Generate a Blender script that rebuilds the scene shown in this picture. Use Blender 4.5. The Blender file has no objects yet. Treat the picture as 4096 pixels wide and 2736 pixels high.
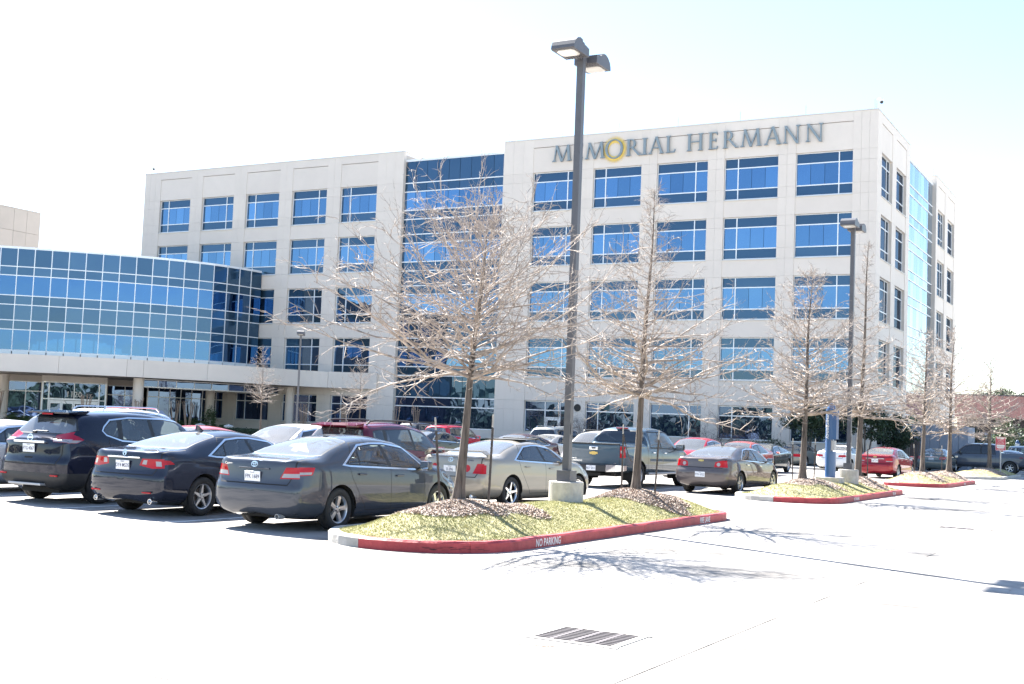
import bpy, bmesh, math, random
import numpy as np
from mathutils import Vector, Matrix
R = math.radians
rng = random.Random(7)
SC = bpy.context.scene
COL = SC.collection

# ------------------------------------------------------------------ camera
YAW, PIT, ROL = R(-28.85), R(4.037), R(2.27)
cam_d = bpy.data.cameras.new('camera')
cam = bpy.data.objects.new('camera', cam_d)
COL.objects.link(cam)
_f = Vector((math.sin(YAW) * math.cos(PIT), math.cos(YAW) * math.cos(PIT), math.sin(PIT)))
_r0 = Vector((math.cos(YAW), -math.sin(YAW), 0))
_u0 = _r0.cross(_f)
_r = _r0 * math.cos(ROL) + _u0 * math.sin(ROL)
_u = -_r0 * math.sin(ROL) + _u0 * math.cos(ROL)
cam.matrix_world = Matrix(((_r.x, _u.x, -_f.x, 0), (_r.y, _u.y, -_f.y, 0), (_r.z, _u.z, -_f.z, 1.69), (0, 0, 0, 1)))
cam_d.sensor_width = 36.0
cam_d.lens = 36.0 * 4860.0 / 4096.0
cam_d.clip_start = 0.1
cam_d.clip_end = 4000
SC.camera = cam

# ------------------------------------------------------------------ light
SUN_EL, SUN_AZ = R(44.0), math.atan2(-0.898, 0.440)      # azimuth from +Y towards +X
world = bpy.data.worlds.new('World')
SC.world = world
world.use_nodes = True
wn = world.node_tree.nodes
wl = world.node_tree.links
for n in list(wn):
    wn.remove(n)
sky = wn.new('ShaderNodeTexSky')
sky.sky_type = 'NISHITA'
sky.sun_disc = False
sky.sun_elevation = SUN_EL
sky.sun_rotation = SUN_AZ
sky.altitude = 20
sky.air_density = 1.0
sky.dust_density = 0.3
sky.ozone_density = 1.3
bg = wn.new('ShaderNodeBackground')
bg.inputs['Strength'].default_value = 0.060
wo = wn.new('ShaderNodeOutputWorld')
wl.new(sky.outputs[0], bg.inputs[0])
wl.new(bg.outputs[0], wo.inputs[0])
sun_d = bpy.data.lights.new('sun', 'SUN')
sun_d.energy = 5.0
sun_d.angle = R(0.53)
sun_d.color = (1.0, 0.955, 0.88)
sun = bpy.data.objects.new('sun', sun_d)
COL.objects.link(sun)
sdir = Vector((math.sin(SUN_AZ) * math.cos(SUN_EL), math.cos(SUN_AZ) * math.cos(SUN_EL), math.sin(SUN_EL)))
sun.rotation_euler = (-sdir).to_track_quat('-Z', 'Y').to_euler()
sun.location = (-60, 40, 90)
vs = SC.view_settings
vs.view_transform = 'Standard'
vs.look = 'None'
vs.exposure = 2.5
vs.gamma = 1.0
vs.use_curve_mapping = False
SC.cycles.max_bounces = 8
SC.cycles.transparent_max_bounces = 16
SC.cycles.use_denoising = True
SC.cycles.caustics_reflective = False
SC.cycles.caustics_refractive = False
SC.cycles.sample_clamp_indirect = 6.0

# ------------------------------------------------------------------ materials
MATS = {}
def inp(b, names, v):
    for n in names:
        if n in b.inputs:
            b.inputs[n].default_value = v
            return
def mat(name, col, rough=0.6, metal=0.0, coat=0.0, noise=0.0, nscale=3.0, ndetail=4.0, bump=0.0, bscale=20.0, spec=0.5, rand=0.0, back=None, trans=0.0, stretch=None, col2=None, emit=None):
    """procedural principled material: colour varied by noise, optional bump, per-object variation"""
    m = bpy.data.materials.new(name)
    m.use_nodes = True
    nt = m.node_tree
    N, Lk = nt.nodes, nt.links
    b = N['Principled BSDF']
    c = tuple(col) + (1.0,)
    b.inputs['Base Color'].default_value = c
    b.inputs['Roughness'].default_value = rough
    b.inputs['Metallic'].default_value = metal
    inp(b, ['Coat Weight', 'Clearcoat'], coat)
    inp(b, ['Coat Roughness', 'Clearcoat Roughness'], 0.03)
    inp(b, ['Specular IOR Level', 'Specular'], spec)
    inp(b, ['Transmission Weight', 'Transmission'], trans)
    if emit:
        inp(b, ['Emission Color'], tuple(emit[0]) + (1,))
        inp(b, ['Emission Strength'], emit[1])
    last = None
    tc = None
    if noise > 0 or bump > 0:
        tc = N.new('ShaderNodeNewGeometry')
        mp = N.new('ShaderNodeMapping')
        if stretch:
            mp.inputs['Scale'].default_value = stretch
        Lk.new(tc.outputs['Position'], mp.inputs[0])
    if noise > 0:
        nz = N.new('ShaderNodeTexNoise')
        nz.inputs['Scale'].default_value = nscale
        nz.inputs['Detail'].default_value = ndetail
        nz.inputs['Roughness'].default_value = 0.62
        Lk.new(mp.outputs[0], nz.inputs['Vector'])
        rp = N.new('ShaderNodeValToRGB')
        a = tuple(max(0, x * (1 - noise)) for x in col) + (1,)
        d = (tuple(col2) if col2 else tuple(min(1, x * (1 + noise)) for x in col)) + (1,)
        rp.color_ramp.elements[0].position = 0.3
        rp.color_ramp.elements[0].color = a
        rp.color_ramp.elements[1].position = 0.7
        rp.color_ramp.elements[1].color = d
        Lk.new(nz.outputs['Fac'], rp.inputs[0])
        last = rp.outputs[0]
    if rand > 0:
        oi = N.new('ShaderNodeObjectInfo')
        mr = N.new('ShaderNodeMapRange')
        mr.inputs['To Min'].default_value = 1 - rand
        mr.inputs['To Max'].default_value = 1 + rand
        Lk.new(oi.outputs['Random'], mr.inputs['Value'])
        hs = N.new('ShaderNodeHueSaturation')
        Lk.new(mr.outputs[0], hs.inputs['Value'])
        if last:
            Lk.new(last, hs.inputs['Color'])
        else:
            hs.inputs['Color'].default_value = c
        last = hs.outputs[0]
    if back is not None:
        ge = N.new('ShaderNodeNewGeometry')
        mx = N.new('ShaderNodeMixRGB')
        Lk.new(ge.outputs['Backfacing'], mx.inputs[0])
        if last:
            Lk.new(last, mx.inputs[1])
        else:
            mx.inputs[1].default_value = c
        mx.inputs[2].default_value = tuple(back) + (1,)
        last = mx.outputs[0]
        inv = N.new('ShaderNodeMath')
        inv.operation = 'SUBTRACT'
        inv.inputs[0].default_value = 1.0
        Lk.new(ge.outputs['Backfacing'], inv.inputs[1])
        mu = N.new('ShaderNodeMath')
        mu.operation = 'MULTIPLY'
        Lk.new(inv.outputs[0], mu.inputs[0])
        mu.inputs[1].default_value = coat
        for nm in ('Coat Weight', 'Clearcoat'):
            if nm in b.inputs:
                Lk.new(mu.outputs[0], b.inputs[nm])
                break
    if last:
        Lk.new(last, b.inputs['Base Color'])
    if bump > 0:
        nb = N.new('ShaderNodeTexNoise')
        nb.inputs['Scale'].default_value = bscale
        nb.inputs['Detail'].default_value = 6
        Lk.new(mp.outputs[0], nb.inputs['Vector'])
        bp = N.new('ShaderNodeBump')
        bp.inputs['Strength'].default_value = bump
        bp.inputs['Distance'].default_value = 0.02
        Lk.new(nb.outputs['Fac'], bp.inputs['Height'])
        Lk.new(bp.outputs[0], b.inputs['Normal'])
    MATS[name] = m
    return m

def glass_mat(name, tint, refl, mirror=0.0, rough=0.0, opaque=None, wav=0.0, dust=0.0):
    """pane: fresnel reflection coloured by refl over a tinted see-through (or opaque) base"""
    m = bpy.data.materials.new(name)
    m.use_nodes = True
    nt = m.node_tree
    N, Lk = nt.nodes, nt.links
    for n in list(N):
        N.remove(n)
    out = N.new('ShaderNodeOutputMaterial')
    mix = N.new('ShaderNodeMixShader')
    fr = N.new('ShaderNodeFresnel')
    fr.inputs['IOR'].default_value = 1.5
    gl = N.new('ShaderNodeBsdfGlossy')
    gl.inputs['Roughness'].default_value = rough
    gl.inputs['Color'].default_value = tuple(refl) + (1,)
    mr = N.new('ShaderNodeMapRange')
    mr.inputs['To Min'].default_value = mirror
    mr.inputs['To Max'].default_value = 1.0
    Lk.new(fr.outputs[0], mr.inputs['Value'])
    Lk.new(mr.outputs[0], mix.inputs[0])
    if opaque:
        ba = N.new('ShaderNodeBsdfDiffuse')
        ba.inputs['Color'].default_value = tuple(opaque) + (1,)
        oi = N.new('ShaderNodeObjectInfo')
        mv = N.new('ShaderNodeMapRange')
        mv.inputs['To Min'].default_value = 0.80
        mv.inputs['To Max'].default_value = 1.16
        Lk.new(oi.outputs['Random'], mv.inputs['Value'])
        hs = N.new('ShaderNodeHueSaturation')
        hs.inputs['Color'].default_value = tuple(refl) + (1,)
        Lk.new(mv.outputs[0], hs.inputs['Value'])
        Lk.new(hs.outputs[0], gl.inputs['Color'])
    else:
        ba = N.new('ShaderNodeBsdfTransparent')
        ba.inputs['Color'].default_value = tuple(tint) + (1,)
    if dust > 0:
        df = N.new('ShaderNodeBsdfDiffuse')
        df.inputs['Color'].default_value = (.72, .74, .74, 1)
        m2 = N.new('ShaderNodeMixShader')
        m2.inputs[0].default_value = dust
        Lk.new(ba.outputs[0], m2.inputs[1])
        Lk.new(df.outputs[0], m2.inputs[2])
        ba = m2
    if wav > 0:
        nz = N.new('ShaderNodeTexNoise')
        nz.inputs['Scale'].default_value = 0.55
        nz.inputs['Detail'].default_value = 1.0
        ge = N.new('ShaderNodeNewGeometry')
        Lk.new(ge.outputs['Position'], nz.inputs['Vector'])
        bp = N.new('ShaderNodeBump')
        bp.inputs['Strength'].default_value = 1.0
        bp.inputs['Distance'].default_value = wav
        Lk.new(nz.outputs['Fac'], bp.inputs['Height'])
        Lk.new(bp.outputs[0], gl.inputs['Normal'])
    Lk.new(ba.outputs[0], mix.inputs[1])
    Lk.new(gl.outputs[0], mix.inputs[2])
    Lk.new(mix.outputs[0], out.inputs[0])
    MATS[name] = m
    return m

mat('concrete', (0.335, 0.315, 0.298), 0.85, noise=0.62, nscale=0.55, ndetail=10, bump=0.25, bscale=60, rand=0.08, col2=(0.335, 0.315, 0.298))
mat('joint', (0.13, 0.12, 0.115), 0.9)
mat('concrete_raw', (0.42, 0.40, 0.37), 0.85, noise=0.28, nscale=4, ndetail=8, bump=0.3, bscale=30)
mat('kerb_red', (0.44, 0.036, 0.046), 0.55, noise=0.30, nscale=5, ndetail=8, bump=0.25, bscale=25, col2=(0.48, 0.055, 0.062))
mat('scuff', (0.05, 0.02, 0.025), 0.8, noise=0.3, nscale=8)
mat('paint_white', (0.78, 0.78, 0.76), 0.6, noise=0.12, nscale=9)
mat('stripe', (0.66, 0.66, 0.64), 0.7, noise=0.22, nscale=14)
mat('precast', (0.68, 0.62, 0.56), 0.8, noise=0.03, nscale=0.7, ndetail=6, bump=0.12, bscale=40, rand=0.025)
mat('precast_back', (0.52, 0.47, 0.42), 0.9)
mat('coping', (0.62, 0.60, 0.57), 0.5, metal=0.3)
mat('mullion', (0.80, 0.82, 0.84), 0.35, metal=0.2)
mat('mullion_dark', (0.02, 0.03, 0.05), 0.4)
glass_mat('glass_vision', None, (0.21, 0.40, 0.68), mirror=0.50, opaque=(0.012, 0.03, 0.07), wav=0.010)
glass_mat('glass_spandrel', None, (0.22, 0.36, 0.58), mirror=0.19, opaque=(0.02, 0.045, 0.07), wav=0.010)
glass_mat('glass_dark', None, (0.36, 0.54, 1.0), mirror=0.16, opaque=(0.010, 0.018, 0.038), wav=0.012)
glass_mat('glass_clear', (0.12, 0.23, 0.34), (0.145, 0.30, 0.58), mirror=0.38, wav=0.010)
glass_mat('car_glass', (0.74, 0.84, 0.84), (1, 1, 1), mirror=0.07, dust=0.025)
glass_mat('car_glass_dusty', (0.66, 0.76, 0.78), (1, 1, 1), mirror=0.08, dust=0.14)
glass_mat('car_glass_hatch', (0.45, 0.50, 0.53), (1, 1, 1), mirror=0.10, dust=0.10)
glass_mat('car_glass_tint', (0.34, 0.38, 0.41), (1, 1, 1), mirror=0.06)
glass_mat('car_glass_dark', (0.07, 0.08, 0.10), (1, 1, 1), mirror=0.06)
mat('sign_grey', (0.16, 0.20, 0.23), 0.45, metal=0.2)
mat('sign_face', (0.22, 0.27, 0.30), 0.45, metal=0.2)
mat('sign_yellow', (0.85, 0.62, 0.16), 0.5)
mat('bronze', (0.092, 0.092, 0.102), 0.45, noise=0.08, nscale=6, spec=0.5)
mat('lens', (0.75, 0.73, 0.68), 0.25, coat=0.5)
mat('chrome', (0.78, 0.79, 0.80), 0.12, metal=1.0)
mat('alloy', (0.60, 0.61, 0.63), 0.3, metal=0.85)
mat('rubber', (0.018, 0.018, 0.019), 0.75, noise=0.2, nscale=30)
mat('black_plastic', (0.022, 0.023, 0.025), 0.55)
mat('under', (0.02, 0.02, 0.02), 0.9)
mat('interior', (0.085, 0.085, 0.09), 0.85)
mat('interior_tan', (0.30, 0.27, 0.22), 0.85)
mat('red_lens', (0.40, 0.005, 0.010), 0.3, coat=0.8, spec=0.0)
mat('clear_lens', (0.30, 0.27, 0.27), 0.12, coat=1.0)
mat('pink_lens', (0.34, 0.010, 0.035), 0.3, coat=0.8, spec=0.0)
mat('orange_lens', (0.75, 0.22, 0.10), 0.15, coat=1.0)
mat('seam', (0.008, 0.008, 0.009), 0.8)
mat('plate_white', (0.74, 0.75, 0.77), 0.45)
mat('plate_ink', (0.03, 0.04, 0.10), 0.5)
mat('gold', (0.62, 0.44, 0.14), 0.3, metal=0.7)
mat('bark', (0.112, 0.092, 0.078), 0.9, noise=0.75, nscale=18, ndetail=6, bump=1.0, bscale=22, stretch=(1, 1, 0.10))
mat('twig', (0.335, 0.285, 0.25), 0.8, noise=0.55, nscale=5)
mat('twig_dark', (0.12, 0.085, 0.07), 0.85, noise=0.25, nscale=3)
mat('bark_tan', (0.33, 0.24, 0.18), 0.85, noise=0.25, nscale=6)
mat('mulch', (0.31, 0.245, 0.205), 0.95, noise=0.4, nscale=25, bump=0.6, bscale=60)
mat('mulch_chip', (0.42, 0.345, 0.295), 0.9, noise=0.4, nscale=18)
mat('soil_grass', (0.33, 0.32, 0.15), 0.95, noise=0.25, nscale=5, ndetail=8, bump=0.4, bscale=50, col2=(0.44, 0.39, 0.22))
mat('grass_blade', (0.34, 0.355, 0.145), 0.8, noise=0.2, nscale=3.2, ndetail=8, col2=(0.48, 0.45, 0.25))
mat('leaf_dark', (0.022, 0.045, 0.018), 0.45, noise=0.4, nscale=2.5)
mat('leaf_mid', (0.05, 0.085, 0.03), 0.5, noise=0.4, nscale=2.5)
mat('leaf_pine', (0.06, 0.085, 0.04), 0.7, noise=0.4, nscale=0.6)
mat('post_steel', (0.075, 0.062, 0.055), 0.7, noise=0.4, nscale=12)
mat('post_tip', (0.45, 0.42, 0.38), 0.7, noise=0.3, nscale=12)
mat('grate_iron', (0.075, 0.066, 0.075), 0.7, noise=0.25, nscale=15)
mat('grate_pit', (0.012, 0.01, 0.013), 0.9)
mat('phone_blue', (0.030, 0.095, 0.235), 0.35, coat=0.4, noise=0.06, nscale=4)
mat('sign_red', (0.50, 0.05, 0.08), 0.5)
mat('steel_grey', (0.42, 0.43, 0.45), 0.45, metal=0.5)
mat('brick_red', (0.23, 0.125, 0.12), 0.85, noise=0.2, nscale=1.2)
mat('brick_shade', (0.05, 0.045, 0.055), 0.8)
mat('fence_slat', (0.16, 0.12, 0.105), 0.8, noise=0.2, nscale=2)
mat('panel_grey', (0.26, 0.29, 0.35), 0.7, noise=0.08, nscale=1)
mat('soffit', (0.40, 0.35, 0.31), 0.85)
mat('road_far', (0.40, 0.39, 0.375), 0.9, noise=0.15, nscale=0.2)

# ------------------------------------------------------------------ helpers
def link(o, parent=None):
    COL.objects.link(o)
    if parent is not None:
        o.parent = parent
    return o
def mesh_data(name, V, F, mats=(), smooth=False, fm=None, normals=None):
    me = bpy.data.meshes.new(name)
    me.from_pydata([tuple(v) for v in V], [], [tuple(f) for f in F])
    for m in (mats if isinstance(mats, (list, tuple)) else [mats]):
        me.materials.append(MATS[m] if isinstance(m, str) else m)
    if fm is not None:
        me.polygons.foreach_set('material_index', np.array(fm, dtype=np.int32))
    if smooth:
        me.polygons.foreach_set('use_smooth', np.ones(len(me.polygons), dtype=bool))
    me.update()
    if normals is not None:
        me.normals_split_custom_set_from_vertices([tuple(n) for n in normals])
    return me
def obj(name, V, F, mats=(), parent=None, smooth=False, fm=None, loc=None, rot=None, normals=None):
    o = bpy.data.objects.new(name, mesh_data(name, V, F, mats, smooth, fm, normals))
    if loc is not None:
        o.location = loc
    if rot is not None:
        o.rotation_euler = rot
    return link(o, parent)
def inst(name, me, parent=None, loc=(0, 0, 0), rot=(0, 0, 0), scale=(1, 1, 1)):
    o = bpy.data.objects.new(name, me)
    o.location = loc
    o.rotation_euler = rot
    o.scale = scale
    return link(o, parent)
def empty(name, loc=(0, 0, 0), rotz=0.0, parent=None):
    o = bpy.data.objects.new(name, None)
    o.empty_display_size = 0.2
    o.location = loc
    o.rotation_euler = (0, 0, rotz)
    return link(o, parent)
def tag(o, label=None, cat=None, group=None, kind=None):
    if label:
        o['label'] = label
    if cat:
        o['category'] = cat
    if group:
        o['group'] = group
    if kind:
        o['kind'] = kind
    return o
def copy_tree(o, parent=None, loc=None):
    c = o.copy()
    COL.objects.link(c)
    if parent is not None:
        c.parent = parent
    if loc is not None:
        c.location = loc
    for ch in list(o.children):
        copy_tree(ch, c)
    return c

class MB:
    """collects simple shapes into one mesh"""
    def __init__(self):
        self.V, self.F, self.M = [], [], []
    def add(self, V, F, m=0):
        n = len(self.V)
        self.V += [tuple(v) for v in V]
        self.F += [tuple(i + n for i in f) for f in F]
        self.M += [m] * len(F)
        return self
    def box(self, x0, x1, y0, y1, z0, z1, m=0):
        V = [(x0, y0, z0), (x1, y0, z0), (x1, y1, z0), (x0, y1, z0), (x0, y0, z1), (x1, y0, z1), (x1, y1, z1), (x0, y1, z1)]
        return self.add(V, [(0, 3, 2, 1), (4, 5, 6, 7), (0, 1, 5, 4), (1, 2, 6, 5), (2, 3, 7, 6), (3, 0, 4, 7)], m)
    def rbox(self, x0, x1, y0, y1, z0, z1, r=0.02, m=0):
        """box with chamfered edges"""
        b = bmesh.new()
        bmesh.ops.create_cube(b, size=1.0)
        for v in b.verts:
            v.co = Vector(((x0 + x1) / 2 + v.co.x * (x1 - x0), (y0 + y1) / 2 + v.co.y * (y1 - y0), (z0 + z1) / 2 + v.co.z * (z1 - z0)))
        bmesh.ops.bevel(b, geom=list(b.edges), offset=r, segments=2, affect='EDGES', profile=0.5)
        b.verts.index_update()
        self.add([v.co[:] for v in b.verts], [[v.index for v in f.verts] for f in b.faces], m)
        b.free()
        return self
    def tube(self, p0, p1, r0, r1=None, n=8, m=0, caps=True):
        r1 = r0 if r1 is None else r1
        p0, p1 = Vector(p0), Vector(p1)
        d = (p1 - p0).normalized()
        a = d.orthogonal().normalized()
        b = d.cross(a)
        V = []
        for p, r in ((p0, r0), (p1, r1)):
            for k in range(n):
                t = 2 * math.pi * k / n
                V.append(p + a * (r * math.cos(t)) + b * (r * math.sin(t)))
        F = [(k, (k + 1) % n, n + (k + 1) % n, n + k) for k in range(n)]
        if caps:
            F += [tuple(range(n))[::-1], tuple(range(n, 2 * n))]
        return self.add(V, F, m)
    def path(self, pts, r, n=6, m=0):
        for a, b in zip(pts[:-1], pts[1:]):
            self.tube(a, b, r, r, n, m)
        return self
    def lathe(self, prof, n=16, m=0, axis='z', c=(0, 0, 0), caps=True):
        """prof: list of (radius, height)"""
        V, F = [], []
        for (r, h) in prof:
            for k in range(n):
                t = 2 * math.pi * k / n
                x, y = r * math.cos(t), r * math.sin(t)
                V.append((x + c[0], y + c[1], h + c[2]) if axis == 'z' else (h + c[0], x + c[1], y + c[2]))
        for i in range(len(prof) - 1):
            for k in range(n):
                q = (i * n + k, i * n + (k + 1) % n, (i + 1) * n + (k + 1) % n, (i + 1) * n + k)
                F.append(q)
        if caps and prof[0][0] > 1e-6:
            F.append(tuple(range(n))[::-1])
        if caps and prof[-1][0] > 1e-6:
            F.append(tuple((len(prof) - 1) * n + k for k in range(n)))
        return self.add(V, F, m)
    def prism(self, poly, a0, a1, axis='z', m=0):
        """extrude a polygon (2D points) along axis; axis y: (x,z), axis x: (y,z), axis z: (x,y)"""
        n = len(poly)
        mk = {'z': lambda p, a: (p[0], p[1], a), 'y': lambda p, a: (p[0], a, p[1]), 'x': lambda p, a: (a, p[0], p[1])}[axis]
        V = [mk(p, a0) for p in poly] + [mk(p, a1) for p in poly]
        F = [tuple(range(n))[::-1], tuple(range(n, 2 * n))] + [(k, (k + 1) % n, n + (k + 1) % n, n + k) for k in range(n)]
        return self.add(V, F, m)
    def build(self, name, mats, parent=None, smooth=False, loc=None, rot=None):
        return obj(name, self.V, self.F, mats, parent, smooth, self.M, loc, rot)

def fix_normals(o):
    b = bmesh.new()
    b.from_mesh(o.data)
    bmesh.ops.recalc_face_normals(b, faces=list(b.faces))
    b.to_mesh(o.data)
    b.free()
    return o

_fc = {}
def text_mesh(txt, size=1.0, extrude=0.0, align='CENTER', sx=1.0, bold=0.012):
    """flat lettering from the built-in font as vertices and faces in the xy plane"""
    key = (txt, size, extrude, align, sx, bold)
    if key not in _fc:
        cu = bpy.data.curves.new('lettering', 'FONT')
        cu.body = txt
        cu.size = size
        cu.extrude = extrude
        cu.offset = bold * size
        cu.align_x = align
        cu.align_y = 'CENTER'
        cu.resolution_u = 2
        ob = bpy.data.objects.new('lettering', cu)
        me = bpy.data.meshes.new_from_object(ob)
        V = [(v.co.x * sx, v.co.y, v.co.z) for v in me.vertices]
        F = [tuple(p.vertices) for p in me.polygons]
        bpy.data.objects.remove(ob)
        bpy.data.curves.remove(cu)
        bpy.data.meshes.remove(me)
        _fc[key] = (V, F)
    return _fc[key]
CUBE = {}
def unit_cube(m):
    if m not in CUBE:
        b = MB().box(-.5, .5, -.5, .5, -.5, .5)
        CUBE[m] = mesh_data('block', b.V, b.F, [m])
    return CUBE[m]
def piece(name, m, x0, x1, y0, y1, z0, z1, parent=None, rot=(0, 0, 0)):
    """a box piece that shares one mesh with its alikes"""
    return inst(name, unit_cube(m), parent, ((x0 + x1) / 2, (y0 + y1) / 2, (z0 + z1) / 2), rot, (x1 - x0, y1 - y0, z1 - z0))

mat('pole_grey', (0.13, 0.13, 0.14), 0.5, metal=0.2)
mat('brick_brown', (0.13, 0.10, 0.085), 0.85, noise=0.15, nscale=1.0)

glass_mat('glass_side', None, (0.34, 0.42, 0.54), mirror=0.0, opaque=(0.02, 0.024, 0.034), wav=0.008)

for _n in MATS['concrete'].node_tree.nodes:
    if _n.type == 'VALTORGB':
        _n.color_ramp.elements[0].position = 0.36
        _n.color_ramp.elements[1].position = 0.54

mat('precast_block', (0.47, 0.42, 0.375), 0.8, noise=0.04, nscale=0.7, rand=0.02)
# ------------------------------------------------------------------ ground
g = obj('ground', [(-900, -900, -0.08), (900, -900, -0.08), (900, 900, -0.08), (-900, 900, -0.08)], [(0, 1, 2, 3)], 'road_far')
tag(g, kind='structure')
lot = empty('parking_lot')
piece('joint_filler', 'joint', -78, 24.2, -12.3, 75.3, -.05, -.009, lot)
tag(lot, kind='structure')
# joints seen in the photo: x = -8.0, -3.3 ...; y = 5.9, 9.6, 13.2 ...
PX, PY, X0, Y0 = 4.66, 3.66, -3.33, 5.9
cells = []
for i in range(-16, 6):
    for j in range(-5, 19):
        cells.append((math.hypot(X0 + (i + .5) * PX, Y0 + (j + .5) * PY - 4) + (0 if Y0 + j * PY > 0 else 60), i, j))
cells.sort()
far = MB()
for k, (d, i, j) in enumerate(cells):
    x0, x1, y0, y1 = X0 + i * PX + .0075, X0 + (i + 1) * PX - .0075, Y0 + j * PY + .0075, Y0 + (j + 1) * PY - .0075
    if k < 200:
        piece('slab', 'concrete', x0, x1, y0, y1, -.03, 0, lot)
    else:
        far.box(x0, x1, y0, y1, -.05, 0)
tag(far.build('slab', 'concrete', lot), kind='stuff')
sl = MB()
for i in range(10):
    xs = -13.85 - 3.0 * i
    for (a, b) in ((14.2, 18.9), (21.3, 25.8), (33.0, 37.7), (39.6, 44)):
        sl.box(xs - .05, xs + .05, a, b, 0.002, 0.006)
tag(sl.build('parking_stripe', 'stripe'), kind='structure')

def smooth(t):
    t = max(0.0, min(1.0, t))
    return t * t * (3 - 2 * t)
ISL = [dict(y0=13.5, y1=25.0, trees=[(-9.85, 16.35), (-9.5, 22.6)]),
       dict(y0=31.9, y1=43.0, trees=[(-9.7, 35.6), (-9.33, 41.0)]),
       dict(y0=49.6, y1=59.4, trees=[(-9.35, 52.7), (-9.0, 57.2)]),
       dict(y0=66.3, y1=77.5, trees=[(-9.1, 71.2)])]
XA, XB = -10.92, -8.0
RAD = (XB - XA) / 2
XC = (XA + XB) / 2
def idist(I, x, y):
    """distance inside the island outline"""
    yc = min(max(y, I['y0'] + RAD), I['y1'] - RAD)
    return RAD - math.hypot(x - XC, y - yc)
def iheight(I, x, y):
    d = idist(I, x, y)
    h = .135 + .27 * smooth((d - .1) / 1.15)
    for (tx, ty) in I['trees']:
        r2 = ((x - tx) / .85) ** 2 + ((y - ty) / 1.0) ** 2
        h += .145 * math.exp(-r2 * 1.3) * smooth((d - .1) / .5)
    return h + .018 * math.sin(x * 3.1 + y * 1.7) * smooth((d - .12) / .4)
def outline(I, off=0.0, n=20):
    """from the far-left end round the near nose to the far-right end, then round the far end"""
    r = RAD - off
    P = []
    yn, yf = I['y0'] + RAD, I['y1'] - RAD
    m = int((yf - yn) / .45)
    for k in range(m):
        P.append((XC - r, yf + (yn - yf) * k / m))
    for k in range(n):
        t = math.pi + math.pi * k / n
        P.append((XC + r * math.cos(t), yn + r * math.sin(t)))
    for k in range(m):
        P.append((XC + r, yn + (yf - yn) * k / m))
    for k in range(n):
        t = math.pi * k / n
        P.append((XC + r * math.cos(t), yf + r * math.sin(t)))
    return P
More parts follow.
